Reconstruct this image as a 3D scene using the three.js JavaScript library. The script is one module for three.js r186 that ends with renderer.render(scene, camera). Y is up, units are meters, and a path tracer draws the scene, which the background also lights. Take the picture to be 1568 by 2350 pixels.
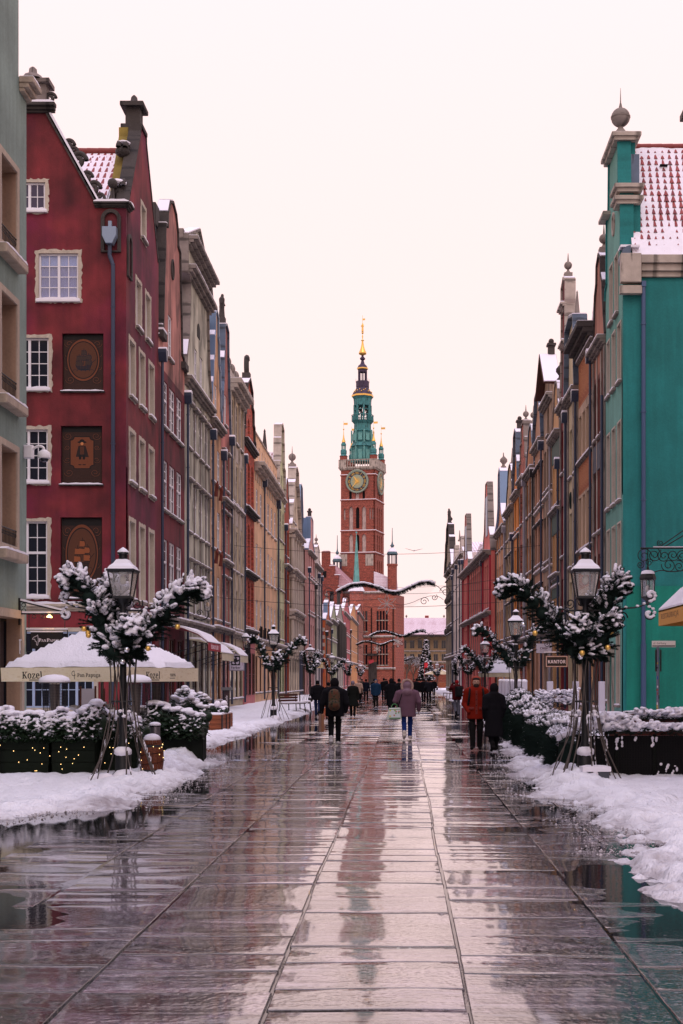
import * as THREE from 'three';
import { mergeGeometries } from 'three/addons/utils/BufferGeometryUtils.js';

// ---------------------------------------------------------------- camera, sky, sun, exposure
const scene = new THREE.Scene();
const EYE = 1.7;
const camera = new THREE.PerspectiveCamera(2 * Math.atan(1556 / 3000) * 180 / Math.PI, 1856 / 3112, 0.1, 3000);
camera.position.set(0, EYE, 0);
camera.lookAt(0, EYE, -100);
camera.setViewOffset(1856, 3112, 0, 0, 1568, 2350);      // shift lens: level camera, rising front
camera.updateProjectionMatrix();

const renderer = new THREE.WebGLRenderer({ antialias: true });
renderer.setSize(683, 1024);
renderer.toneMapping = THREE.LinearToneMapping;
renderer.toneMappingExposure = 1.3;
renderer.shadowMap.enabled = true;

{ // overcast sky: pale warm pink low down, cooler and brighter towards the zenith
  const W = 256, H = 128, data = new Float32Array(W * H * 4);
  for (let j = 0; j < H; j++) {
    const el = Math.max(0, Math.sin((j + 0.5) / H * Math.PI - Math.PI / 2));
    const k = Math.pow(el, 3.2), b = 0.93 + 0.34 * k;
    const r = b * (1.0 - 0.18 * k), g = b * (0.75 + 0.06 * k), bl = b * (0.725 + 0.48 * k);
    for (let i = 0; i < W; i++) { const o = (j * W + i) * 4; data[o] = r; data[o + 1] = g; data[o + 2] = bl; data[o + 3] = 1; }
  }
  const t = new THREE.DataTexture(data, W, H, THREE.RGBAFormat, THREE.FloatType);
  t.mapping = THREE.EquirectangularReflectionMapping; t.magFilter = t.minFilter = THREE.LinearFilter; t.needsUpdate = true;
  scene.background = t; scene.environment = t;
}
const sun = new THREE.DirectionalLight(0xfff3ea, 0.6);
sun.position.set(18, 120, 30); sun.target.position.set(0, 0, -60);
sun.castShadow = true; sun.shadow.radius = 40; sun.shadow.mapSize.set(2048, 2048);
Object.assign(sun.shadow.camera, { left: -80, right: 80, top: 200, bottom: -120, near: 1, far: 500 });
scene.add(sun, sun.target);

// ---------------------------------------------------------------- helpers
const PI = Math.PI, R = d => d * PI / 180;
function rng(s) { return () => { s |= 0; s = s + 0x6D2B79F5 | 0; let t = Math.imul(s ^ s >>> 15, 1 | s); t = t + Math.imul(t ^ t >>> 7, 61 | t) ^ t; return ((t ^ t >>> 14) >>> 0) / 4294967296; }; }
const V = (x, y, z) => new THREE.Vector3(x, y, z);
const lerp = (a, b, t) => a + (b - a) * t, clamp = (x, a = 0, b = 1) => Math.min(b, Math.max(a, x));
const smooth = (a, b, x) => { const t = clamp((x - a) / (b - a)); return t * t * (3 - 2 * t); };
function pl(list, x) { if (x <= list[0][0]) return list[0][1]; for (let i = 1; i < list.length; i++) if (x <= list[i][0]) { const [a, p] = list[i - 1], [b, q] = list[i]; return lerp(p, q, (x - a) / (b - a)); } return list[list.length - 1][1]; }
const hsh = (i, j, s) => { let h = Math.imul(i, 374761393) + Math.imul(j, 668265263) + Math.imul(s, 2147483647 ^ 0x5bd1e995) | 0; h = Math.imul(h ^ h >>> 13, 1274126177); return ((h ^ h >>> 16) >>> 0) / 4294967296; };
const md = (a, n) => ((a % n) + n) % n;
function vn(x, y, px, py, s) { const i = Math.floor(x), j = Math.floor(y), f = x - i, g = y - j, u = f * f * (3 - 2 * f), v = g * g * (3 - 2 * g), i0 = md(i, px), i1 = md(i + 1, px), j0 = md(j, py), j1 = md(j + 1, py);
  return lerp(lerp(hsh(i0, j0, s), hsh(i1, j0, s), u), lerp(hsh(i0, j1, s), hsh(i1, j1, s), u), v); }
// tileable fbm, x and y in 0..1, fx and fy whole numbers of cells
function fb(x, y, fx, fy, oct, s) { let a = 0.5, t = 0, n = 0; for (let o = 0; o < oct; o++) { t += a * vn(x * fx, y * fy, fx, fy, s + o); n += a; a *= 0.5; fx *= 2; fy *= 2; } return t / n; }
const nz = (x, y, s = 1, oct = 4) => fb(x / 4096, y / 4096, 4096, 4096, oct, s);   // free noise, cells of one unit

function dataTex(N, fn, srgb, rep = 1) {
  const d = new Uint8Array(N * N * 4);
  for (let j = 0; j < N; j++) for (let i = 0; i < N; i++) { const c = fn(i / N, j / N), o = (j * N + i) * 4; const q = typeof c === 'number' ? [c, c, c] : c; for (let k = 0; k < 3; k++) d[o + k] = clamp(q[k]) * 255; d[o + 3] = 255; }
  const t = new THREE.DataTexture(d, N, N); t.wrapS = t.wrapT = THREE.RepeatWrapping; t.magFilter = THREE.LinearFilter; t.minFilter = THREE.LinearMipmapLinearFilter; t.generateMipmaps = true;
  if (srgb) t.colorSpace = THREE.SRGBColorSpace; t.repeat.set(rep, rep); t.needsUpdate = true; return t;
}
function canvasTex(w, h, draw) { const c = document.createElement('canvas'); c.width = w; c.height = h; draw(c.getContext('2d'), w, h); const t = new THREE.CanvasTexture(c); t.colorSpace = THREE.SRGBColorSpace; return t; }

// geometry helpers: everything non-indexed with position, normal, uv (uv in metres)
function metreUV(g) {
  const p = g.attributes.position, n = g.attributes.normal, uv = new Float32Array(p.count * 2);
  for (let i = 0; i < p.count; i++) { const ax = Math.abs(n.getX(i)), ay = Math.abs(n.getY(i)), az = Math.abs(n.getZ(i));
    let u, v; if (ay > ax && ay > az) { u = p.getX(i); v = p.getZ(i); } else if (ax > az) { u = p.getZ(i); v = p.getY(i); } else { u = p.getX(i); v = p.getY(i); }
    uv[i * 2] = u; uv[i * 2 + 1] = v; }
  g.setAttribute('uv', new THREE.BufferAttribute(uv, 2)); return g;
}
const flat = g => { const r = g.index ? g.toNonIndexed() : g; for (const k of Object.keys(r.attributes)) if (!['position', 'normal', 'uv'].includes(k)) r.deleteAttribute(k); return r; };
const tmpM = new THREE.Matrix4(), tmpQ = new THREE.Quaternion(), tmpE = new THREE.Euler();
function place(g, x = 0, y = 0, z = 0, rx = 0, ry = 0, rz = 0, s = 1) { tmpE.set(rx, ry, rz); tmpQ.setFromEuler(tmpE); tmpM.compose(V(x, y, z), tmpQ, typeof s === 'number' ? V(s, s, s) : V(...s)); return g.applyMatrix4(tmpM); }
function box(w, h, d, x = 0, y = 0, z = 0, rx = 0, ry = 0, rz = 0) { return place(metreUV(flat(new THREE.BoxGeometry(w, h, d))), x, y, z, rx, ry, rz); }
const bb = (x0, x1, y0, y1, z0, z1) => box(x1 - x0, y1 - y0, z1 - z0, (x0 + x1) / 2, (y0 + y1) / 2, (z0 + z1) / 2);
// box with chamfered edges
function cbox(w, h, d, c, x = 0, y = 0, z = 0, rx = 0, ry = 0, rz = 0) {
  const s = new THREE.Shape(); const a = w / 2 - c, b = h / 2 - c; s.moveTo(-a, -b); s.lineTo(a, -b); s.lineTo(a, b); s.lineTo(-a, b); s.closePath();
  const g = new THREE.ExtrudeGeometry(s, { depth: d - 2 * c, bevelEnabled: true, bevelThickness: c, bevelSize: c, bevelSegments: 1, steps: 1 }); g.translate(0, 0, -(d - 2 * c) / 2); return place(metreUV(flat(g)), x, y, z, rx, ry, rz); }
function cyl(r0, r1, h, x = 0, y = 0, z = 0, seg = 10, rx = 0, ry = 0, rz = 0) { return place(flat(new THREE.CylinderGeometry(r1, r0, h, seg)), x, y, z, rx, ry, rz); }
function sph(r, x = 0, y = 0, z = 0, sx = 1, sy = 1, sz = 1, n = 10) { return place(flat(new THREE.SphereGeometry(r, n, Math.max(5, n * 0.7 | 0))), x, y, z, 0, 0, 0, [sx, sy, sz]); }
function lathe(pts, seg = 16, x = 0, y = 0, z = 0) { return place(flat(new THREE.LatheGeometry(pts.map(p => new THREE.Vector2(Math.max(0, p[0]), p[1])), seg)), x, y, z); }
// faceted (flat shaded) lathe for octagonal pieces
function octa(pts, seg = 8, x = 0, y = 0, z = 0) { const g = new THREE.LatheGeometry(pts.map(p => new THREE.Vector2(Math.max(0.001, p[0]), p[1])), seg).toNonIndexed(); g.computeVertexNormals(); g.rotateY(PI / seg); return place(metreUV(flat(g)), x, y, z); }
function tube(pts, r, seg = 5, n, closed = false) { const c = new THREE.CatmullRomCurve3(pts.map(p => p.isVector3 ? p : V(...p)), closed); return flat(new THREE.TubeGeometry(c, n || Math.max(2, pts.length * 4), r, seg, closed)); }
function bar(a, b, r, seg = 6) { const A = a.isVector3 ? a : V(...a), B = b.isVector3 ? b : V(...b), d = B.clone().sub(A), g = flat(new THREE.CylinderGeometry(r, r, d.length(), seg)); g.applyQuaternion(new THREE.Quaternion().setFromUnitVectors(V(0, 1, 0), d.clone().normalize())); g.translate((A.x + B.x) / 2, (A.y + B.y) / 2, (A.z + B.z) / 2); return g; }
function extr(shape, depth, bevel = 0, z = 0) { const g = new THREE.ExtrudeGeometry(shape, bevel ? { depth: depth - 2 * bevel, bevelEnabled: true, bevelThickness: bevel, bevelSize: bevel, bevelOffset: -bevel, bevelSegments: 1, curveSegments: 10 } : { depth, bevelEnabled: false, curveSegments: 10 }); g.translate(0, 0, z + bevel); return metreUV(flat(g)); }
const poly = pts => { const s = new THREE.Shape(); pts.forEach((p, i) => i ? s.lineTo(p[0], p[1]) : s.moveTo(p[0], p[1])); s.closePath(); return s; };
const merge = l => l.length === 1 ? l[0] : mergeGeometries(l.map(flat));
const used = {};
const numbered = n => { const k = used[n] = (used[n] ?? -1) + 1; return k ? n + '_' + String(k).padStart(3, '0') : n; };
function mesh(name, geos, mat, parent) { const g = Array.isArray(geos) ? merge(geos) : geos; const m = new THREE.Mesh(g, mat); m.name = parent && parent !== scene ? name : numbered(name); m.castShadow = m.receiveShadow = true; (parent || scene).add(m); return m; }
function tag(o, label, category, group, kind) { Object.assign(o.userData, { label, category }); if (group) o.userData.group = group; if (kind) o.userData.kind = kind; return o; }
function thing(name, label, category, pos = [0, 0, 0], turn = 0, group) { const o = new THREE.Group(); o.name = numbered(name); o.position.set(...pos); o.rotation.y = turn; scene.add(o); return tag(o, label, category, group); }
function copy(src, pos, turn, label, group, scale) { const c = src.clone(); c.name = numbered(src.name.replace(/_\d{3}$/, '')); c.userData = { ...src.userData, label }; if (group) c.userData.group = group; c.position.set(...pos); c.rotation.y = turn; if (scale) c.scale.setScalar(scale); scene.add(c); return c; }
function structure(name, geos, mat) { const m = mesh(name, geos, mat); m.userData.kind = 'structure'; return m; }

// ---- density / distance fields turned into smooth meshes (surface nets)
class Field {
  constructor(min, max, cell) { this.min = min; this.c = cell; this.n = [0, 1, 2].map(k => Math.ceil((max[k] - min[k]) / cell) + 2); this.f = new Float32Array(this.n[0] * this.n[1] * this.n[2]).fill(1e3); this.col = null; }
  // visit cells in a box round p with half size h
  visit(lo, hi, fn) { const { n, c, min } = this, a = lo.map((v, k) => Math.max(0, Math.floor((v - min[k]) / c))), b = hi.map((v, k) => Math.min(n[k] - 1, Math.ceil((v - min[k]) / c)));
    for (let z = a[2]; z <= b[2]; z++) for (let y = a[1]; y <= b[1]; y++) { let o = (z * n[1] + y) * n[0] + a[0]; for (let x = a[0]; x <= b[0]; x++, o++) fn(o, min[0] + x * c, min[1] + y * c, min[2] + z * c); } }
  put(o, d, k, tagI) { const e = this.f[o]; if (this.tags && d < e) this.tags[o] = tagI; const h = Math.max(k - Math.abs(e - d), 0) / k; this.f[o] = Math.min(e, d) - h * h * k * 0.25; }
  ball(x, y, z, rx, ry, rz, k = 0.05, t = 0) { const r = Math.min(rx, ry, rz), m = k + this.c * 2; this.visit([x - rx - m, y - ry - m, z - rz - m], [x + rx + m, y + ry + m, z + rz + m], (o, X, Y, Z) => { const a = (X - x) / rx, b = (Y - y) / ry, c = (Z - z) / rz, q = Math.sqrt(a * a + b * b + c * c); const g = Math.sqrt(a * a / (rx * rx) + b * b / (ry * ry) + c * c / (rz * rz)); this.put(o, q < 1e-4 ? -r : q * (q - 1) / g, k, t); }); }
  bone(a, b, ra, rb, k = 0.05, t = 0, sq = [1, 1, 1]) { const m = Math.max(ra, rb) * Math.max(...sq) + k + this.c * 2, lo = a.map((v, i) => Math.min(v, b[i]) - m), hi = a.map((v, i) => Math.max(v, b[i]) + m), d = b.map((v, i) => v - a[i]), L = d[0] * d[0] + d[1] * d[1] + d[2] * d[2] || 1e-9;
    this.visit(lo, hi, (o, X, Y, Z) => { let px = X - a[0], py = Y - a[1], pz = Z - a[2]; const t0 = clamp((px * d[0] + py * d[1] + pz * d[2]) / L); px -= d[0] * t0; py -= d[1] * t0; pz -= d[2] * t0; px /= sq[0]; py /= sq[1]; pz /= sq[2]; this.put(o, (Math.sqrt(px * px + py * py + pz * pz) - lerp(ra, rb, t0)) * Math.min(...sq), k, t); }); }
  geo(palette) { const { n, c, min, f } = this, [nx, ny, nz_] = n, idx = new Int32Array(f.length).fill(-1), P = [], C = [], N = [], I = [];
    const at = (x, y, z) => (z * ny + y) * nx + x;
    for (let z = 0; z < nz_ - 1; z++) for (let y = 0; y < ny - 1; y++) for (let x = 0; x < nx - 1; x++) { let m = 0, s = 0, sx = 0, sy = 0, sz = 0; const o = at(x, y, z), q = [o, o + 1, o + nx, o + nx + 1, o + nx * ny, o + nx * ny + 1, o + nx * ny + nx, o + nx * ny + nx + 1];
      for (let k = 0; k < 8; k++) if (f[q[k]] < 0) m |= 1 << k; if (m === 0 || m === 255) continue;
      for (let e = 0; e < 12; e++) { const [a, b] = EDG[e]; if (((m >> a) & 1) === ((m >> b) & 1)) continue; const fa = f[q[a]], fbv = f[q[b]], t = fa / (fa - fbv); s++; sx += lerp(a & 1, b & 1, t); sy += lerp(a >> 1 & 1, b >> 1 & 1, t); sz += lerp(a >> 2, b >> 2, t); }
      idx[o] = P.length / 3; P.push(min[0] + (x + sx / s) * c, min[1] + (y + sy / s) * c, min[2] + (z + sz / s) * c);
      const gx = f[q[1]] + f[q[3]] + f[q[5]] + f[q[7]] - f[q[0]] - f[q[2]] - f[q[4]] - f[q[6]], gy = f[q[2]] + f[q[3]] + f[q[6]] + f[q[7]] - f[q[0]] - f[q[1]] - f[q[4]] - f[q[5]], gz = f[q[4]] + f[q[5]] + f[q[6]] + f[q[7]] - f[q[0]] - f[q[1]] - f[q[2]] - f[q[3]], gl = Math.hypot(gx, gy, gz) || 1; N.push(gx / gl, gy / gl, gz / gl);
      if (palette) { let best = 0, bf = 1e9; for (let k = 0; k < 8; k++) if (f[q[k]] < bf) { bf = f[q[k]]; best = this.tags[q[k]]; } C.push(...palette[best]); } }
    const quad = (a, b, d, e, flip) => { if (a < 0 || b < 0 || d < 0 || e < 0) return; flip ? I.push(a, e, d, a, d, b) : I.push(a, b, d, a, d, e); };
    for (let z = 1; z < nz_ - 1; z++) for (let y = 1; y < ny - 1; y++) for (let x = 1; x < nx - 1; x++) { const o = at(x, y, z), s0 = f[o] < 0;
      if (s0 !== f[o + 1] < 0) quad(idx[at(x, y - 1, z - 1)], idx[at(x, y, z - 1)], idx[o], idx[at(x, y - 1, z)], !s0);
      if (s0 !== f[o + nx] < 0) quad(idx[at(x - 1, y, z - 1)], idx[at(x - 1, y, z)], idx[o], idx[at(x, y, z - 1)], !s0);
      if (s0 !== f[o + nx * ny] < 0) quad(idx[at(x - 1, y - 1, z)], idx[at(x, y - 1, z)], idx[o], idx[at(x - 1, y, z)], !s0); }
    const g = new THREE.BufferGeometry(); g.setAttribute('position', new THREE.Float32BufferAttribute(P, 3)); g.setAttribute('normal', new THREE.Float32BufferAttribute(N, 3)); if (palette) g.setAttribute('color', new THREE.Float32BufferAttribute(C, 3)); g.setIndex(I); metreUV(g); return g; }
}
const EDG = [[0, 1], [2, 3], [4, 5], [6, 7], [0, 2], [1, 3], [4, 6], [5, 7], [0, 4], [1, 5], [2, 6], [3, 7]];

// ---------------------------------------------------------------- materials
const T = {};
T.plaster = dataTex(1024, (x, y) => { const a = fb(x, y, 5, 5, 6, 11), s = fb(x, y, 48, 3, 4, 23), f = fb(x, y, 160, 160, 2, 5); return 0.90 + 0.28 * (a - 0.5) + 0.16 * (s - 0.5) + 0.07 * (f - 0.5); }, true, 1 / 7);
T.plasterB = dataTex(512, (x, y) => 0.6 * fb(x, y, 12, 12, 5, 31) + 0.4 * fb(x, y, 90, 90, 2, 37), false, 1 / 3);
T.old = dataTex(1024, (x, y) => { const a = fb(x, y, 6, 6, 6, 51), s = fb(x, y, 30, 2, 5, 53), p = smooth(0.55, 0.68, fb(x, y, 9, 5, 5, 57)); return 0.86 + 0.42 * (a - 0.5) + 0.34 * (s - 0.5) - 0.2 * p; }, true, 1 / 8);
T.redwall = dataTex(1024, (x, y) => { const a = smooth(0.42, 0.72, fb(x, y, 4, 4, 6, 61)), b = fb(x, y, 9, 9, 5, 63), s = fb(x, y, 40, 3, 4, 67), k = 0.94 + 0.75 * (b - 0.5) + 0.25 * (s - 0.5); return [lerp(0.56, 0.62, a) * k, lerp(0.18, 0.24, a) * k, lerp(0.26, 0.22, a) * k]; }, true, 1 / 9);
T.brick = dataTex(512, (x, y) => { const row = Math.floor(y * 24), fx = md(x * 8 + (row % 2) * 0.5, 8), col = Math.floor(fx), u = fx - col, v = y * 24 - row, j = (u < 0.05 || v < 0.14) ? 1 : 0, t = hsh(col, row, 3), k = 0.75 + 0.5 * t + 0.3 * (fb(x, y, 6, 6, 4, 71) - 0.5); return j ? [0.62, 0.50, 0.46] : [0.62 * k, 0.37 * k, 0.31 * k]; }, true, 1 / 2);
T.tiles = dataTex(512, (x, y) => { const u = md(x * 16, 1), v = md(y * 12, 1), sn = fb(x, y, 3, 3, 4, 81), p = (Math.sin(u * 2 * PI) * 0.5 + 0.5) * (0.45 + 0.55 * (1 - v)) + (sn - 0.5) * 0.5 > 0.62; return p ? [0.55, 0.27, 0.27] : [0.93, 0.90, 0.94]; }, true, 1 / 4);
T.snowB = dataTex(512, (x, y) => 0.55 * fb(x, y, 8, 8, 6, 91) + 0.45 * fb(x, y, 64, 64, 3, 97), false, 1 / 1.5);
T.wood = dataTex(512, (x, y) => { const g = fb(x, y, 3, 40, 5, 101), k = 0.62 + 0.5 * g + 0.1 * Math.sin((y * 30 + 4 * fb(x, y, 2, 6, 3, 103)) * 6.28); return [0.72 * k, 0.47 * k, 0.31 * k]; }, true, 1 / 1);
T.stone = dataTex(512, (x, y) => { const a = fb(x, y, 5, 5, 6, 111), s = smooth(0.5, 0.7, fb(x, y, 20, 3, 5, 113)); return 0.88 + 0.4 * (a - 0.5) - 0.3 * s; }, true, 1 / 3);
const lin = (r, g, b) => new THREE.Color().setRGB(r, g, b);
const C = h => new THREE.Color(h);
const dull = (c, rough, s, o = {}) => new THREE.MeshPhysicalMaterial({ color: c, roughness: rough, specularIntensity: s, ...o });
function mat(color, rough = 0.8, o = {}) { return new THREE.MeshStandardMaterial({ color: color.isColor ? color : C(color), roughness: rough, ...o }); }
const plaster = (h, old) => mat(h, 0.92, { map: old ? T.old : T.plaster, bumpMap: T.plasterB, bumpScale: 0.006 });
const M = {
  snow: mat(lin(0.82, 0.80, 0.87), 0.7, { bumpMap: T.snowB, bumpScale: 0.02 }),
  snowFine: mat(lin(0.82, 0.80, 0.87), 0.7, { bumpMap: T.snowB, bumpScale: 0.006 }),
  iron: mat(lin(0.012, 0.013, 0.015), 0.42, { metalness: 0.3 }),
  ironRough: mat(lin(0.02, 0.02, 0.022), 0.7),
  pipe: mat(lin(0.035, 0.048, 0.085), 0.45, { metalness: 0.3 }),
  zinc: mat(lin(0.16, 0.24, 0.36), 0.35, { metalness: 0.6 }),
  lead: mat(lin(0.10, 0.14, 0.20), 0.5, { metalness: 0.3, map: T.stone }),
  darkstone: mat(lin(0.06, 0.05, 0.045), 0.9, { map: T.stone, bumpMap: T.plasterB, bumpScale: 0.02 }),
  greystone: mat(lin(0.26, 0.22, 0.19), 0.9, { map: T.stone, bumpMap: T.plasterB, bumpScale: 0.01 }),
  palestone: mat(lin(0.52, 0.45, 0.38), 0.9, { map: T.stone, bumpMap: T.plasterB, bumpScale: 0.008 }),
  white: mat(lin(0.74, 0.72, 0.74), 0.5),
  cream: mat(lin(0.62, 0.55, 0.45), 0.9, { map: T.plaster }),
  bluewood: mat(lin(0.35, 0.45, 0.62), 0.5),
  glass: new THREE.MeshPhysicalMaterial({ color: lin(0.012, 0.013, 0.022), roughness: 0.06, ior: 1.5 }),
  lampGlass: new THREE.MeshPhysicalMaterial({ color: lin(0.93, 0.93, 0.92), roughness: 0.2, transmission: 0.85, thickness: 0, ior: 1.45 }),
  brick: mat(lin(0.85, 0.68, 0.64), 0.92, { map: T.brick }),
  tileroof: mat(0xffffff, 0.8, { map: T.tiles }),
  redtile: mat(lin(0.23, 0.045, 0.04), 0.75),
  gold: mat(lin(0.85, 0.52, 0.13), 0.35, { metalness: 0.7 }),
  copper: mat(lin(0.06, 0.27, 0.27), 0.7, { map: T.stone }),
  copperPale: mat(lin(0.16, 0.44, 0.40), 0.7, { map: T.stone }),
  purple: mat(lin(0.055, 0.03, 0.075), 0.6, { map: T.stone }),
  wood: mat(lin(0.62, 0.40, 0.30), 0.75, { map: T.wood }),
  woodDark: mat(lin(0.16, 0.075, 0.05), 0.7, { map: T.wood }),
  fir: dull(lin(0.010, 0.021, 0.017), 0.85, 0.3),
  leaf: dull(lin(0.014, 0.030, 0.015), 0.55, 0.5),
  twig: mat(lin(0.11, 0.075, 0.055), 0.85),
  canvas: mat(lin(0.80, 0.70, 0.48), 0.9, { map: T.plaster }),
  plant: dull(lin(0.006, 0.008, 0.006), 0.7, 0.25),
  dark: dull(lin(0.008, 0.008, 0.009), 0.7, 0.25),
};
// ---------------------------------------------------------------- ground: paving, puddles, snow
const groundMat = mat(lin(0.055, 0.05, 0.05), 0.35, { map: T.stone });
structure('ground', (() => { const g = new THREE.PlaneGeometry(1400, 1700); g.rotateX(-PI / 2); g.translate(0, -0.09, -500); return metreUV(flat(g)); })(), groundMat);
T.slabC = dataTex(1024, (x, y) => { const a = fb(x, y, 6, 6, 6, 201), g = fb(x, y, 120, 220, 3, 203), s = fb(x, y, 5, 60, 4, 205); const dk = smooth(0.5, 0.62, fb(x, y, 4, 9, 5, 207)); const k = (0.70 + 0.6 * (a - 0.5) + 0.6 * (g - 0.5) + 0.4 * (s - 0.5)) * (1 - 0.5 * dk); return [k, k * 0.93, k * 0.97]; }, true, 1 / 4);
T.slabB = dataTex(1024, (x, y) => { const s = fb(x, y, 4, 44, 4, 211), t = fb(x, y, 14, 110, 3, 213), p = fb(x, y, 5, 7, 4, 217), g = fb(x, y, 150, 190, 2, 219); const w = smooth(0.40, 0.60, p); return 0.5 + (0.62 * (s - 0.5) + 0.34 * (t - 0.5)) * lerp(1, 0.35, w) + 0.22 * (g - 0.5); }, false, 1 / 4);
T.slabR = dataTex(1024, (x, y) => { const p = fb(x, y, 5, 7, 4, 217), g = fb(x, y, 90, 150, 3, 219), w = smooth(0.42, 0.62, p); return lerp(0.22, 0.05, w) + 0.22 * (g - 0.5); }, false, 1 / 4);
const slabMats = [0, 1, 2, 3].map(i => { const k = [0.36, 0.29, 0.40, 0.25][i]; const m = new THREE.MeshPhysicalMaterial({ color: lin(k * 0.95, k * 0.89, k * 1.0), roughness: 1, map: T.slabC, bumpMap: T.slabB, bumpScale: 0.021, roughnessMap: T.slabR, ior: 2.3, clearcoat: 1.0, clearcoatRoughness: 0.06 }); return m; });
const waterMat = new THREE.MeshPhysicalMaterial({ color: lin(0.018, 0.016, 0.018), roughness: 0.025, ior: 1.5, bumpMap: T.snowB, bumpScale: 0.0004 });
const wetAsphalt = new THREE.MeshPhysicalMaterial({ color: lin(0.10, 0.088, 0.088), roughness: 1, map: T.slabC, bumpMap: T.snowB, bumpScale: 0.012, roughnessMap: T.slabR, ior: 1.6, clearcoat: 0.3, clearcoatRoughness: 0.2 });
{
  structure('gutter', (() => { const g = new THREE.PlaneGeometry(26, 440); g.rotateX(-PI / 2); g.translate(0, -0.045, -200); return metreUV(flat(g)); })(), wetAsphalt);
  const rows = [-3.85, -2.77, -1.77, -0.72, 0.33, 1.35, 2.04, 3.1], r = rng(7), all = [];
  for (let i = 0; i < rows.length - 1; i++) { let d = 3.2 + r() * 1.2; while (d < 330) { const L = 0.38 + r() * 0.4 + (r() < 0.25 ? 0.5 : 0), far = d > 60 ? 4 : 1; const wv = q => rows[q] + (nz(d * 0.23, q * 7.3, 411, 4) - 0.5) * 0.08; all.push({ x0: wv(i), x1: wv(i + 1), d0: d, d1: d + L * far, c: d, j0: r() * 0.006, j1: -r() * 0.006 }); d += L * far; } }
  all.sort((a, b) => a.c - b.c);
  const P = new THREE.Group(); P.name = 'street_paving'; P.userData.kind = 'structure'; scene.add(P);
  // paved surface: slight crown, hollows that hold water
  const relief = (x, d) => -0.0024 * Math.pow(Math.abs(x + 0.75), 1.6) + 0.022 * (nz(x * 0.9 + 40, d * 0.55, 401, 4) - 0.5) + 0.010 * (nz(x * 1.6, d * 7, 403, 3) - 0.5);
  const slabGeo = (s, gap, near) => { const w = s.x1 - s.x0 - gap, l = s.d1 - s.d0 - gap, cx = (s.x0 + s.x1) / 2, cd = (s.d0 + s.d1) / 2, nx = near ? 8 : 2, ny = near ? 9 : 2, e = 0.014, P = [], I = []; const ph = r() * 50;
    const jag = t => (nz(t * 9 + ph, ph, 405, 3) - 0.5) * 0.014;
    for (let j = 0; j <= ny; j++) for (let i = 0; i <= nx; i++) { const fu = near ? (i === 0 ? 0 : i === nx ? 1 : lerp(0.009, 0.991, (i - 1) / (nx - 2))) : i / nx, fv = near ? (j === 0 ? 0 : j === ny ? 1 : lerp(0.018, 0.982, (j - 1) / (ny - 2))) : j / ny; let x = lerp(-w / 2 + s.j0, w / 2 + s.j1, fu), z = lerp(l / 2, -l / 2, fv); const ed = i === 0 || i === nx || j === 0 || j === ny; if (i === 0) x += Math.abs(jag(z)); if (i === nx) x -= Math.abs(jag(z + 7)); if (j === 0) z -= Math.abs(jag(x + 3)); if (j === ny) z += Math.abs(jag(x + 11)); P.push(x, relief(cx + x, cd - z) - (ed ? 0.005 : 0), z); }
    const W = nx + 1; for (let j = 0; j < ny; j++) for (let i = 0; i < nx; i++) { const a = j * W + i; I.push(a, a + 1, a + W, a + 1, a + W + 1, a + W); }
    const rim = []; for (let i = 0; i < nx; i++) rim.push(i); for (let j = 0; j < ny; j++) rim.push(j * W + nx); for (let i = nx; i > 0; i--) rim.push(ny * W + i); for (let j = ny; j > 0; j--) rim.push(j * W); const n0 = P.length / 3; for (const k of rim) P.push(P[k * 3], -0.09, P[k * 3 + 2]); for (let k = 0; k < rim.length; k++) { const q = (k + 1) % rim.length; I.push(rim[k], n0 + k, rim[q], rim[q], n0 + k, n0 + q); }
    const g = new THREE.BufferGeometry(); g.setAttribute('position', new THREE.Float32BufferAttribute(P, 3)); g.setIndex(I); g.computeVertexNormals(); return metreUV(flat(g)); };
  const rest = [[], [], [], []];
  all.forEach((s, i) => { const g = slabGeo(s, 0.005 + r() * 0.007, s.d0 < 34), cx = (s.x0 + s.x1) / 2, cz = -(s.d0 + s.d1) / 2, k = r() * 4 | 0, ty = (r() - 0.5) * 0.005, rx = (r() - 0.5) * 0.022, rz = (r() - 0.5) * 0.008;
    const uv = g.attributes.uv; const ou = cx + r() * 3, ov = cz + r() * 3; for (let q = 0; q < uv.count; q++) uv.setXY(q, uv.getX(q) + ou, uv.getY(q) + ov);
    if (Math.abs((s.d0 + s.d1) / 2 - 27.4) < 0.3) return;
    if (i < 300) { const m = mesh('paving_slab', g, slabMats[k], P); m.position.set(cx, ty, cz); m.rotation.set(rx, 0, rz); }
    else rest[k].push(place(g, cx, ty, cz, rx, 0, rz)); });
  rest.forEach((l, k) => { if (l.length) mesh('distant_slabs', l, slabMats[k], P).userData.kind = 'stuff'; });
  // a drain course of small setts across the street
  const sg = cbox(0.112, 0.10, 0.125, 0.012); let q = 0;
  for (let k = 0; k < 2; k++) for (let x = -3.8; x < 2.5; x += 0.12) { const m = mesh('sett', sg, slabMats[q++ % 4], P); m.position.set(x + k * 0.05 + (r() - 0.5) * 0.01, -0.058 + (r() - 0.5) * 0.012, -27.2 - k * 0.135); m.rotation.set((r() - 0.5) * 0.08, (r() - 0.5) * 0.06, (r() - 0.5) * 0.08); }
  { const g = new THREE.PlaneGeometry(7.2, 60, 72, 300); g.rotateX(-PI / 2); g.translate(-0.4, 0, -32.5); const p = g.attributes.position; for (let i = 0; i < p.count; i++) p.setY(i, relief(p.getX(i), -p.getZ(i)) - 0.014); g.computeVertexNormals(); structure('joint_mortar', metreUV(flat(g)), wetAsphalt); }
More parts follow.
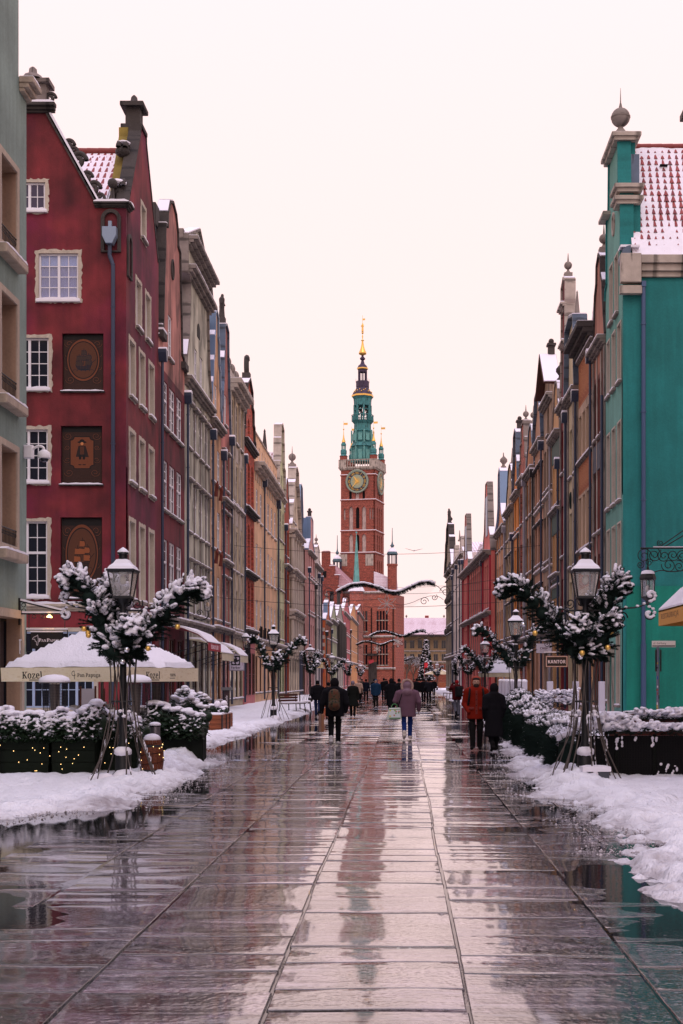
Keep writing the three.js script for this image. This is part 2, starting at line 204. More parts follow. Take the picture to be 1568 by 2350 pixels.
  // standing water fills the hollows of the paving
  structure('puddles', (() => { const g = new THREE.PlaneGeometry(9, 120); g.rotateX(-PI / 2); g.translate(-0.6, -0.0118, -62); return metreUV(flat(g)); })(), waterMat);
}
// snow on the two pavements: height fields with trodden lumps, banks and a ragged, slushy edge
const snowGround = mat(0xffffff, 0.75, { vertexColors: true, bumpMap: T.snowB, bumpScale: 0.045 });
const EL = [[3, -9], [12, -5.9], [15.3, -5.0], [16.4, -4.25], [17.4, -3.75], [20, -3.65], [22.7, -3.75], [26, -3.8], [27.6, -3.95], [29, -4.6], [31, -5.0], [42, -4.85], [54, -4.6], [80, -5], [130, -5.3], [300, -5.6]];
const ER = [[3, 2.6], [8, 2.45], [10.4, 2.3], [12.3, 2.2], [14, 2.35], [16.2, 2.45], [18.9, 2.05], [22, 2.08], [26, 2.26], [30, 2.55], [36, 2.85], [60, 3.4], [130, 3.9], [300, 4.3]];
function snowSide(name, side, far) {
  const E = side < 0 ? EL : ER, P = [], Cc = [], I = []; let nr = 0; const ds = []; for (let d = 3; d < 300; d *= (d < 45 ? 1.0042 : 1.02)) ds.push(d);
  const offs = []; for (let o = -0.75; o < 11.5;) { offs.push(o); o += o < 0.6 ? 0.028 : o < 3.5 ? 0.06 : 0.25; }
  for (const d of ds) { const e = pl(E, d) + (nz(d * 0.9, side * 9, 301, 4) - 0.5) * 0.7 * side;
    for (const o of offs) { const x = e + side * o, n1 = nz(x * 1.1, d * 1.1, 303, 5), n2 = nz(x * 6, d * 6, 305, 3), n3 = nz(x * 16, d * 16, 309, 2);
      const bank = Math.exp(-Math.pow((o - 0.7) / 0.45, 2)) * (side > 0 ? lerp(0.04, 0.11, smooth(14, 20, d)) * (1 - smooth(33, 40, d)) : 0.05 + 0.16 * Math.exp(-Math.pow((d - 25) / 2.2, 2)));
      let h = -0.06 + 0.13 * smooth(-0.35, 0.55, o + (n1 - 0.5) * 0.8) + bank * (0.6 + 0.8 * n2) + (n1 - 0.5) * 0.08 + (n2 - 0.5) * 0.1 * smooth(-0.4, 0.3, o) * (0.6 + 0.8 * smooth(2.2, 0.2, o)) + (n3 - 0.5) * 0.032;
      { const pit = nz(x * 3.1 + 90, d * 2.4, 311, 2); h -= 0.05 * smooth(0.66, 0.8, pit) * smooth(0.1, 0.5, o); }
      if (o < 0.1) h += (n2 - 0.52) * 0.10;
      const dirt = clamp(smooth(0.75, -0.3, o + (n2 - 0.5) * 1.1) * (0.35 + 0.9 * (n3 - 0.2)) + smooth(0.62, 0.78, n1) * 0.25 * smooth(1.6, 0.2, o), 0, 0.85);
      P.push(x, h, -d); const k = 0.81; Cc.push(lerp(k, 0.24, dirt), lerp(k, 0.20, dirt), lerp(k * 1.07, 0.21, dirt)); }
    nr++; }
  const w = offs.length; for (let j = 0; j < nr - 1; j++) for (let i = 0; i < w - 1; i++) { const a = j * w + i, b = a + 1, c = a + w, d = c + 1; side < 0 ? I.push(a, c, b, b, c, d) : I.push(a, b, c, b, d, c); }
  const g = new THREE.BufferGeometry(); g.setAttribute('position', new THREE.Float32BufferAttribute(P, 3)); g.setAttribute('color', new THREE.Float32BufferAttribute(Cc, 3)); g.setIndex(I); g.computeVertexNormals(); metreUV(g);
  // fix uv to ground metres
  const uv = g.attributes.uv, p = g.attributes.position; for (let i = 0; i < p.count; i++) uv.setXY(i, p.getX(i), p.getZ(i));
  structure(name, g, snowGround);
}
snowSide('pavement_snow', -1); snowSide('pavement_snow', 1);

{ // crumbs of slush scattered along the snow edges
  const n = 9000, g = new THREE.IcosahedronGeometry(1, 1), p = g.attributes.position; for (let i = 0; i < p.count; i++) { const k = 0.75 + 0.5 * hsh(Math.round(p.getX(i) * 50), Math.round(p.getY(i) * 50 + p.getZ(i) * 90), 7); p.setXYZ(i, p.getX(i) * k, p.getY(i) * k * 0.6, p.getZ(i) * k); } g.computeVertexNormals();
  const m = new THREE.InstancedMesh(g, mat(lin(0.46, 0.43, 0.46), 0.6), n), r = rng(313), o = new THREE.Object3D(); for (let i = 0; i < n; i++) { const side = r() < 0.5 ? -1 : 1, d = 12.5 + 38 * Math.pow(r(), 1.4), e = pl(side < 0 ? EL : ER, d) + (nz(d * 0.9, side * 9, 301, 4) - 0.5) * 0.7 * side; o.position.set(e - side * (0.85 * Math.pow(r(), 2.2) - 0.25), -0.004 + r() * 0.012, -d); const s = 0.004 + 0.012 * Math.pow(r(), 3); o.scale.set(s, s, s); o.rotation.set(r() * 6, r() * 6, r() * 6); o.updateMatrix(); m.setMatrixAt(i, o.matrix); } m.name = 'slush_crumbs'; tag(m, 'grey crumbs of slush scattered along both snow edges', 'slush', null, 'stuff'); scene.add(m); }
// ---------------------------------------------------------------- town houses
const winCache = {};
function winGeo(w, h, nx, ny, tr, detail, arch) { // frame + glazing bars and pane rectangles; origin bottom centre, front face at z = 0
  const key = [w, h, nx, ny, tr, detail, arch].map(v => typeof v === 'number' ? v.toFixed(2) : v).join(); if (winCache[key]) return winCache[key];
  const f = 0.075, m = 0.09, b = detail ? 0.028 : 0.04, l = []; const top = arch ? h - w / 2 : h;
  l.push(bb(-w / 2, -w / 2 + f, 0, top, -0.07, 0), bb(w / 2 - f, w / 2, 0, top, -0.07, 0), bb(-w / 2 + f, w / 2 - f, 0, f, -0.07, 0));
  if (arch) { const s = new THREE.Shape(); s.absarc(0, 0, w / 2, 0, PI, false); const q = new THREE.Path(); q.absarc(0, 0, w / 2 - f, PI, 0, true); s.setFromPoints([...s.getPoints(10), ...q.getPoints(10)]); l.push(place(extr(s, 0.07, 0, -0.07), 0, top, 0)); } else l.push(bb(-w / 2 + f, w / 2 - f, h - f, h, -0.07, 0));
  const rects = []; const cols = []; const half = nx > 1 && w > 0.7;
  if (half) { l.push(bb(-m / 2, m / 2, f, top - (arch ? 0 : f), -0.065, 0.006)); cols.push([-w / 2 + f, -m / 2, nx / 2], [m / 2, w / 2 - f, nx / 2]); } else cols.push([-w / 2 + f, w / 2 - f, nx]);
  const bands = []; if (tr) { const ty = h * tr; l.push(bb(-w / 2 + f, w / 2 - f, ty - m / 2, ty + m / 2, -0.06, 0.012)); const a = Math.max(1, Math.round(ny * tr)), c = Math.max(1, ny - a); bands.push([f, ty - m / 2, a], [ty + m / 2, top - f, c]); } else bands.push([f, top - (arch ? 0 : f), ny]);
  for (const [x0, x1, n] of cols) for (const [y0, y1, k] of bands) { const N = Math.max(1, Math.round(n)); for (let i = 1; i < N; i++) { const x = lerp(x0, x1, i / N); l.push(bb(x - b / 2, x + b / 2, y0, y1, -0.045, -0.012)); } for (let j = 1; j < k; j++) { const y = lerp(y0, y1, j / k); l.push(bb(x0, x1, y - b / 2, y + b / 2, -0.044, -0.011)); }
    if (detail) for (let i = 0; i < N; i++) for (let j = 0; j < k; j++) rects.push([lerp(x0, x1, i / N), lerp(x0, x1, (i + 1) / N), lerp(y0, y1, j / k), lerp(y0, y1, (j + 1) / k)]); }
  let panes;
  if (detail) panes = rects.map(q => bb(q[0] + b / 2, q[1] - b / 2, q[2] + b / 2, q[3] - b / 2, -0.036, -0.028)); else if (arch) panes = [extr(archShape(w - 0.04, h - 0.02), 0.01, 0, -0.04)]; else panes = [bb(-w / 2 + 0.02, w / 2 - 0.02, 0.02, h - 0.02, -0.038, -0.028)];
  return winCache[key] = { frame: merge(l), panes };
}
function archShape(w, h, y = 0, pointed) { const s = new THREE.Shape(); s.moveTo(-w / 2, y); s.lineTo(w / 2, y); if (pointed) { s.lineTo(w / 2, y + h - w * 0.9); s.quadraticCurveTo(w / 2, y + h - w * 0.3, 0, y + h); s.quadraticCurveTo(-w / 2, y + h - w * 0.3, -w / 2, y + h - w * 0.9); } else { s.lineTo(w / 2, y + h - w / 2); s.absarc(0, y + h - w / 2, w / 2, 0, PI, false); } s.closePath(); return s; }
// a rough-edged collar round a window (hand applied plaster)
function collar(w, h, t, seed, rough) { const r = rng(seed), o = []; const per = [[-w / 2 - t, -t], [w / 2 + t, -t], [w / 2 + t, h + t], [-w / 2 - t, h + t]]; for (let k = 0; k < 4; k++) { const a = per[k], b = per[(k + 1) % 4], n = rough ? 18 : 1; for (let i = 0; i < n; i++) { const q = rough ? (r() - 0.5) * rough : 0, p = rough ? (r() - 0.5) * rough : 0; o.push([lerp(a[0], b[0], i / n) + q, lerp(a[1], b[1], i / n) + p]); } } const s = poly(o); s.holes.push(new THREE.Path([[-w / 2 + 0.01, 0.01], [-w / 2 + 0.01, h - 0.01], [w / 2 - 0.01, h - 0.01], [w / 2 - 0.01, 0.01]].map(p => new THREE.Vector2(...p)))); return s; }

class House {
  constructor(o) { Object.assign(this, o); this.x1 ??= this.x0; const dx = this.x1 - this.x0, dd = this.d1 - this.d0; this.L = Math.hypot(dx, dd); const left = this.left = this.x0 < 0;
    const P = left ? [this.x0, 0, -this.d0] : [this.x1, 0, -this.d1]; const a = left ? Math.atan2(dd, dx) : Math.atan2(-dd, -dx);
    this.g = thing(o.name || 'townhouse', o.label, o.category || 'house', P, a); this.holes = []; this.snow = []; this.depth ??= 11; this.th = 0.32; this.wins = []; this.rv ??= 0.16; this.sub = {}; }
  U(u) { return this.left ? u : this.L - u; }              // u counts from the near end
  pos(plane, s, y, z) { return plane === 'side' ? (this.left ? [-z, y, -s] : [this.L + z, y, -s]) : [this.U(s), y, z]; }
  ry(plane) { return plane === 'side' ? (this.left ? -PI / 2 : PI / 2) : 0; }
  put(m, plane, s, y, z) { m.position.set(...this.pos(plane, s, y, z)); m.rotation.y = this.ry(plane); return m; }
  // window: s = centre, y = bottom
  win(s, y, w, h, o = {}) { const { plane = 'front', nx = 2, ny = 3, tr = 0, arch = false, pointed = false, frame = this.frame || M.white, detail = this.d0 < 62, sill = true, rv = this.rv, glass = M.glass } = o;
    this.holes.push({ plane, s, y, w, h, arch, pointed }); const G = winGeo(w, h, nx, ny, tr, detail, arch);
    const m = this.put(mesh('window', G.frame, frame, this.g), plane, s, y, -rv); G.panes.forEach(p => mesh('pane', p, glass, m));
    if (o.lining) { const t = o.lining.t ?? 0.012; mesh('reveal', [bb(-w / 2 + 0.003, -w / 2 + t, 0, h, 0, rv + 0.012), bb(w / 2 - t, w / 2 - 0.003, 0, h, 0, rv + 0.012), bb(-w / 2 + t, w / 2 - t, h - t, h - 0.003, 0, rv + 0.012)], o.lining.mat, m); }
    if (o.collar) { const c = extr(collar(w, h, o.collar.t, s * 31 + y * 17 | 0, o.collar.rough ?? 0.03), o.collar.d || 0.012, 0, rv + 0.005); mesh('surround', c, o.collar.mat, m); }
    if (sill) { const sm = o.sillMat || this.sillMat || M.greystone; mesh('sill', cbox(w + 0.16, 0.09, rv + 0.14, 0.012, 0, -0.05, (rv + 0.14) / 2 - 0.02), sm, m); this.ledge(plane, s, y - 0.005, w + 0.12, 0.05 + 0.02 * ((s * 7 + y * 3) % 1), rv + 0.1, 0.5 * (rv + 0.12) - rv); }
    if (o.hood) { mesh('hood', cbox(w + 0.22, 0.1, 0.2, 0.01, 0, h + 0.1, rv + 0.1), o.hood, m); this.ledge(plane, s, y + h + 0.15, w + 0.2, 0.04, 0.18, 0.1); }
    return m; }
  ledge(plane, s, y, w, h, dep, zc) { const r = rng((s * 977 + y * 131) | 0), pts = [[-w / 2, 0], [w / 2, 0]], n = Math.max(4, Math.min(24, w * 7 | 0)); for (let i = 0; i <= n; i++) pts.push([lerp(w / 2, -w / 2, i / n), h * (i === 0 || i === n ? 0.35 : 0.7 + 0.6 * r())]); const g = extr(poly(pts), dep, 0, -dep / 2); const [px, py, pz] = this.pos(plane, s, y, zc); this.snow.push(place(g, px, py, pz, 0, this.ry(plane), 0)); }
  row(y, h, n, w, o = {}) { const a = o.a ?? 0.0, span = 1 - 2 * a; for (let i = 0; i < n; i++) { const s = o.us ? o.us[i] : this.L * (a + span * (i + 0.5) / n); this.win(s, y, w, h, o); } }
  cornice(y, h = 0.35, p = 0.3, o = {}) { const { u0 = 0, u1 = this.L, m = this.trim || M.greystone, plane = 'front', snow = true } = o, c = (u0 + u1) / 2, w = u1 - u0; const g = [cbox(w, h * 0.4, p, 0.015, 0, h * 0.8, p / 2), cbox(w - 0.05, h * 0.34, p * 0.66, 0.012, 0, h * 0.42, p * 0.33), cbox(w - 0.08, h * 0.26, p * 0.35, 0.01, 0, h * 0.12, p * 0.17)]; this.put(mesh(o.name || 'cornice', g, m, this.g), plane, c, y, 0.002); if (snow) this.ledge(plane, c, y + h, w - 0.04, 0.07, p * 0.9, p * 0.5); }
  strip(u0, u1, y0, y1, t, m, name = 'pilaster', plane = 'front') { this.put(mesh(name, cbox(u1 - u0, y1 - y0, t, 0.012, 0, (y1 - y0) / 2, t / 2 + 0.002), m, this.g), plane, (u0 + u1) / 2, y0, 0); }
  pipe(u, y1, y0 = 0.2, hop = true, plane = 'front', m = M.pipe) { const l = [cyl(0.06, 0.06, y1 - y0, 0, (y0 + y1) / 2, 0, 9)]; for (let y = y0 + 1.5; y < y1; y += 2.4) l.push(cyl(0.075, 0.075, 0.05, 0, y, 0, 9)); if (hop) l.push(place(extr(poly([[-0.09, 0], [0.09, 0], [0.22, 0.34], [0.22, 0.48], [-0.22, 0.48], [-0.22, 0.34]]), 0.34, 0.01, -0.17), 0, y1, 0.02)); this.put(mesh('downpipe', l, m, this.g), plane, u, 0, 0.14); if (hop) this.ledge(plane, u, y1 + 0.48, 0.42, 0.1, 0.32, 0.16); }
  sideWall(pts, matl, th = 0.3) { const s = poly(pts.map(([a, b]) => [this.left ? -a : a, b])); this.sidePts = pts; this.sub.side = { s, matl, th }; }
  finish() { const { L, th, g } = this, e = this.eave, gp = this.gable || [[0, e], [1, e]];
    const outline = gp.map(([f, v]) => [this.U(f * L), v]); if (!this.left) outline.reverse();          // now left to right
    const cut = (shape, plane, off = 0) => { for (const q of this.holes) if (q.plane === plane) { const c = plane === 'front' ? this.U(q.s) : (this.left ? -q.s : q.s); let p; if (q.arch || q.pointed) p = archShape(q.w, q.h, 0, q.pointed).getPoints(8).map(v => new THREE.Vector2(v.x + c, v.y + q.y)); else if (q.round) { p = []; for (let i = 0; i < 16; i++) p.push(new THREE.Vector2(c + Math.cos(i / 8 * PI) * q.w / 2, q.y + q.h / 2 + Math.sin(i / 8 * PI) * q.h / 2)); } else p = [[-q.w / 2, 0], [-q.w / 2, q.h], [q.w / 2, q.h], [q.w / 2, 0]].map(v => new THREE.Vector2(c + v[0], q.y + v[1])); shape.holes.push(new THREE.Path(p)); } return shape; };
    const loopCut = (pts, lo, hi) => { const s = poly(pts); const keep = this.holes; this.holes = keep.filter(q => q.plane !== 'front' || (q.y >= lo && q.y + q.h <= hi)); cut(s, 'front'); this.holes = keep; return s; };
    const b = this.base ?? 0, sp = this.split;
    const gEnd = [[0, outline[0][1]], [L, outline[outline.length - 1][1]]];
    if (sp) { mesh('wall', extr(loopCut([[0, 0], [L, 0], [L, sp], [0, sp]], -1, sp), th, 0, -th), this.wall, g); mesh('gable_wall', extr(loopCut([[0, sp], [L, sp], ...outline.slice().reverse().filter(p => p[1] >= sp)], sp, 99), th, 0, -th), this.wall2, g); }
    else mesh('wall', extr(loopCut([[0, 0], [L, 0], ...outline.slice().reverse()], -1, 99), th, 0, -th), this.wall, g);
    // masonry body behind the facade and roof
    const eb = this.bodyH ?? e; const sd = this.sub.side ? 0.36 : 0; mesh('body', bb(0.012 + (this.left ? sd : 0), L - 0.012 - (this.left ? 0 : sd), 0, eb, -this.depth, -th - 0.12), this.sideMat || this.wall, g);
    if (this.ridge) { const o = this.roofIn ?? 0.02; const rs = extr(poly([[o, eb + 0.004], [L - o, eb + 0.004], [L / 2, this.ridge]]), this.depth - th - 0.1, 0, -this.depth); mesh('roof', rs, this.roofMat || M.tileroof, g); }
    if (this.coping) { const l = []; for (let i = 0; i < outline.length - 1; i++) { const [ax, ay] = outline[i], [bx, by] = outline[i + 1], len = Math.hypot(bx - ax, by - ay), an = Math.atan2(by - ay, bx - ax); if (len < 0.05) continue; const p = this.copP ?? 0.08; l.push(place(bb(-0.04, len + 0.04, 0, 0.11, -th - 0.12, p), ax, ay, 0, 0, 0, an)); if (this.copSnow !== false && Math.abs(an) < 1.1) this.snow.push(place(bb(0, len, 0.11, 0.16, -th - 0.1, p - 0.03), ax, ay, 0, 0, 0, an)); } mesh('coping', l, this.coping, g); }
    if (this.sub.side) { const { s, matl, th: t } = this.sub.side; cut(s, 'side'); const w = extr(s, t, 0, -t + 0.004); const m = mesh('side_wall', w, matl, g); m.rotation.y = this.ry('side'); m.position.set(this.left ? 0 : L, 0, 0); }
    if (this.snow.length) mesh('snow_on_ledges', this.snow, M.snowFine, g).userData.kind = 'stuff';
    return this; }
}
const mir = half => { const m = half.slice().reverse().filter(p => p[0] < 0.4999).map(([f, v]) => [1 - f, v]); return [...half, ...m]; };
const bell = (e, p) => mir([[0, e], [0.05, e + 0.05], [0.05, e + 0.35], [0.1, e + 0.6], [0.15, e + 0.35 * (p - e)], [0.2, e + 0.5 * (p - e)], [0.28, e + 0.58 * (p - e)], [0.28, e + 0.66 * (p - e)], [0.31, e + 0.8 * (p - e)], [0.36, e + 0.92 * (p - e)], [0.43, p - 0.08], [0.5, p]]);
const steps = (e, p, n = 3, top = 0.34) => { const h = []; for (let i = 0; i < n; i++) { const f = top * i / (n - 1 || 1), v = lerp(e + (p - e) / n, p, i / (n - 1 || 1)); h.push([f + (i ? 0.0 : 0), i ? h[h.length - 1][1] : e], [f + 0.0, v]); } return mir(h.concat([[0.5, p]])); };
const tri = (e, p, f = 0.1) => mir([[0, e], [f, e + 0.4], [0.5, p]]);
const pedi = (e, p, w = 0.06) => mir([[0, e], [w, e + 0.3], [w + 0.05, e + 1.2], [w + 0.06, p - 1.6], [w + 0.0, p - 1.5], [0.5, p]]);
// finials for gable tops
function urn(h, r = 0.28) { return lathe([[0, 0], [r * 0.8, 0], [r * 0.8, h * 0.12], [r * 0.35, h * 0.2], [r * 0.3, h * 0.3], [r, h * 0.5], [r * 0.95, h * 0.66], [r * 0.4, h * 0.8], [r * 0.15, h * 0.86], [0.02, h]], 12); }
function ballFinial(h, r) { return merge([box(r * 2, h * 0.2, r * 2, 0, h * 0.1, 0), lathe([[r * 0.8, h * 0.2], [r * 0.3, h * 0.32], [r * 0.3, h * 0.38]], 10), sph(r, 0, h * 0.38 + r * 0.95, 0, 1, 1, 1, 14), cyl(0.05, 0.012, h * 0.4, 0, h * 0.38 + r * 1.9 + h * 0.18, 0, 6)]); }
function obelisk(h, w) { return merge([box(w * 1.5, h * 0.12, w * 1.5, 0, h * 0.06, 0), place(flat(new THREE.CylinderGeometry(w * 0.18, w * 0.6, h * 0.8, 4)), 0, h * 0.55, 0, 0, PI / 4, 0), cyl(w * 0.2, 0.01, h * 0.1, 0, h, 0, 4)]); }
function statueGeo(h, seed = 1) { const f = new Field([-0.3 * h, -0.02, -0.3 * h], [0.3 * h, h * 1.05, 0.3 * h], h / 40), k = 0.04 * h; f.bone([0, 0, 0], [0, 0.45 * h, 0], 0.13 * h, 0.1 * h, k); f.bone([0, 0.45 * h, 0], [0.01 * h, 0.76 * h, 0], 0.1 * h, 0.12 * h, k); f.ball(0.01 * h, 0.92 * h, 0.02 * h, 0.06 * h, 0.08 * h, 0.065 * h, k); f.bone([0.1 * h, 0.75 * h, 0], [0.15 * h, 0.55 * h, 0.1 * h], 0.045 * h, 0.035 * h, k); f.bone([-0.1 * h, 0.75 * h, 0], [-0.17 * h, 0.58 * h, 0.02 * h], 0.045 * h, 0.035 * h, k); f.bone([0, 0.8 * h, 0], [0, 0.86 * h, 0], 0.05 * h, 0.04 * h, k); return flat(f.geo()); }
// ---------------------------------------------------------------- left side of the street
const redPlaster = mat(lin(0.47, 0.43, 0.62), 0.92, { map: T.redwall, bumpMap: T.plasterB, bumpScale: 0.008 });
const creamRough = mat(lin(0.62, 0.54, 0.43), 0.95, { map: T.plaster, bumpMap: T.plasterB, bumpScale: 0.02 });
// --- near grey-green corner house (only its end shows)
{
  const h = new House({ label: 'pale grey-green plastered corner house at the left edge of the street', x0: -10, d0: 6, d1: 34.6, eave: 17.2, wall: plaster(0x8a9d94), depth: 12, trim: mat(lin(0.50, 0.40, 0.31), 0.85, { map: T.plaster }), gable: [[0, 17.2], [0.1, 22], [0.9755, 25], [0.9755, 17.3], [1, 17.3]], bodyH: 17.1, rv: 0.3 });
  const tan = mat(lin(0.42, 0.27, 0.18), 0.85, { map: T.plaster });
  const wi = (s, y, w, hh) => { const m = h.win(s, y, w, hh, { nx: 4, ny: 4, tr: 0.62, rv: 0.34, lining: { mat: tan, t: 0.014 }, sill: false, detail: true }); const t = mat(lin(0.55, 0.47, 0.37), 0.85); mesh('surround', extr(collar(w, hh, 0.16, 5, 0), 0.06, 0.01, 0.343), h.trim, m); mesh('sill', cbox(w + 0.5, 0.22, 0.3, 0.03, 0, -0.28, 0.46), h.trim, m); h.ledge('front', s, y - 0.17, w + 0.46, 0.05, 0.26, 0.13);
    const rail = [bar([-w / 2, 0.02, 0.36], [w / 2, 0.02, 0.36], 0.015, 5), bar([-w / 2, 0.42, 0.36], [w / 2, 0.42, 0.36], 0.018, 5)]; for (let i = 0; i <= 12; i++) { const x = lerp(-w / 2, w / 2, i / 12); rail.push(bar([x, 0, 0.36], [x, 0.42, 0.36], 0.009, 4)); if (i < 12) rail.push(place(flat(new THREE.TorusGeometry(0.045, 0.008, 4, 10)), x + w / 24, 0.3, 0.36)); } mesh('railing', rail, M.iron, m); };
  for (const s of [26.95, 23.4, 19.5, 15.6, 11.7]) { wi(s, 12.55, 1.35, 2.15); wi(s, 8.85, 1.35, 2.45); wi(s, 5.05, 1.35, 2.45); }
  // doorway
  h.win(27.05, 0.05, 1.9, 3.2, { nx: 1, ny: 1, frame: M.dark, rv: 0.34, lining: { mat: tan, t: 0.014 }, sill: false, detail: false, collar: { t: 0.2, mat: h.trim, rough: 0, d: 0.06 } });
  for (const s of [22, 16, 10]) h.win(s, 0.6, 2, 2.7, { nx: 2, ny: 3, sill: true });
  h.cornice(16.95, 0.36, 0.38, { u0: 27.9, u1: 28.68 });
  const lp = mat(lin(0.5, 0.42, 0.5), 0.8, {}); h.strip(25.0, 27.75, 19.35, 21.6, 0.05, h.trim, 'frieze_frame'); 
  const paint = canvasTex(256, 256, (c, w, hh) => { c.fillStyle = '#27546b'; c.fillRect(0, 0, w, hh); c.strokeStyle = '#c9b6c0'; c.lineWidth = 9; for (let i = 0; i < 14; i++) { c.beginPath(); const r = rng(i + 3), x = r() * w, y = r() * hh; c.moveTo(x, y); c.bezierCurveTo(x + 60 * r(), y - 60 * r(), x - 60 * r(), y + 80 * r(), x + 40, y + 60); c.stroke(); } });
  const pg = flat(new THREE.PlaneGeometry(2.5, 2)); h.put(mesh('painted_frieze', pg, mat(0xffffff, 0.9, { map: paint }), h.g), 'front', 26.4, 20.5, 0.058);
  h.finish();
}
// --- red corner house with two gables
const tileGeo = (() => { const P = [], w = 0.255, l = 0.37, nx = 6, ny = 2; const f = t => 0.034 * Math.sin((t - 0.05) * 2 * PI) - 0.004; const g = new THREE.PlaneGeometry(w, l, nx, ny); const p = g.attributes.position; for (let i = 0; i < p.count; i++) { const x = p.getX(i), y = p.getY(i); p.setZ(i, f((x + w / 2) / w) * 1.0 + (0.5 - (y + l / 2) / l) * 0.05 + 0.02); } g.computeVertexNormals(); return metreUV(flat(g)); })();
// tiles on a pitch: each tile a piece; the snow lies as a sheet that the tile noses break through
function tiledPitch(parent, frame, W, Ls, snowLift, seed, cols, rows, x0 = 0) { // frame: Object3D-like {pos, quat}; W across, Ls up the slope
  const mats = [0, 1, 2].map(i => mat(lin([0.26, 0.20, 0.30][i], [0.045, 0.035, 0.055][i], [0.045, 0.04, 0.05][i]), 0.7)), r = rng(seed); const m4 = new THREE.Matrix4().compose(frame.pos, frame.quat, V(1, 1, 1)); const cw = W / cols, rh = Ls / rows; let n = 0;
  for (let j = 0; j < rows; j++) for (let i = 0; i < cols; i++) { if (n++ >= 298) continue; const t = mesh('roof_tile', tileGeo, mats[r() * 3 | 0], parent); t.position.set(x0 + (i + 0.5) * cw, (j + 0.5) * rh, 0.02).applyMatrix4(m4); t.quaternion.copy(frame.quat); t.position.z += 0; t.rotateX((r() - 0.5) * 0.05); t.scale.set(cw / 0.255, rh / 0.34, 0.85 + r() * 0.35); }
  const nx = cols * 4, ny = rows * 4, g = new THREE.PlaneGeometry(W + 0.1, Ls + 0.02, nx, ny), p = g.attributes.position; for (let i = 0; i < p.count; i++) { const x = p.getX(i) + W / 2, y = p.getY(i) + Ls / 2; p.setXYZ(i, x0 + x, y, snowLift(x / W, y / Ls) + (nz(x * 9, y * 9, seed, 3) - 0.5) * 0.012 + (nz(x * 1.5, y * 1.5, seed + 5, 4) - 0.5) * 0.075); } g.computeVertexNormals(); mesh('roof_snow', metreUV(flat(g)).applyMatrix4(m4), M.snowFine, parent).userData.kind = 'stuff';
}
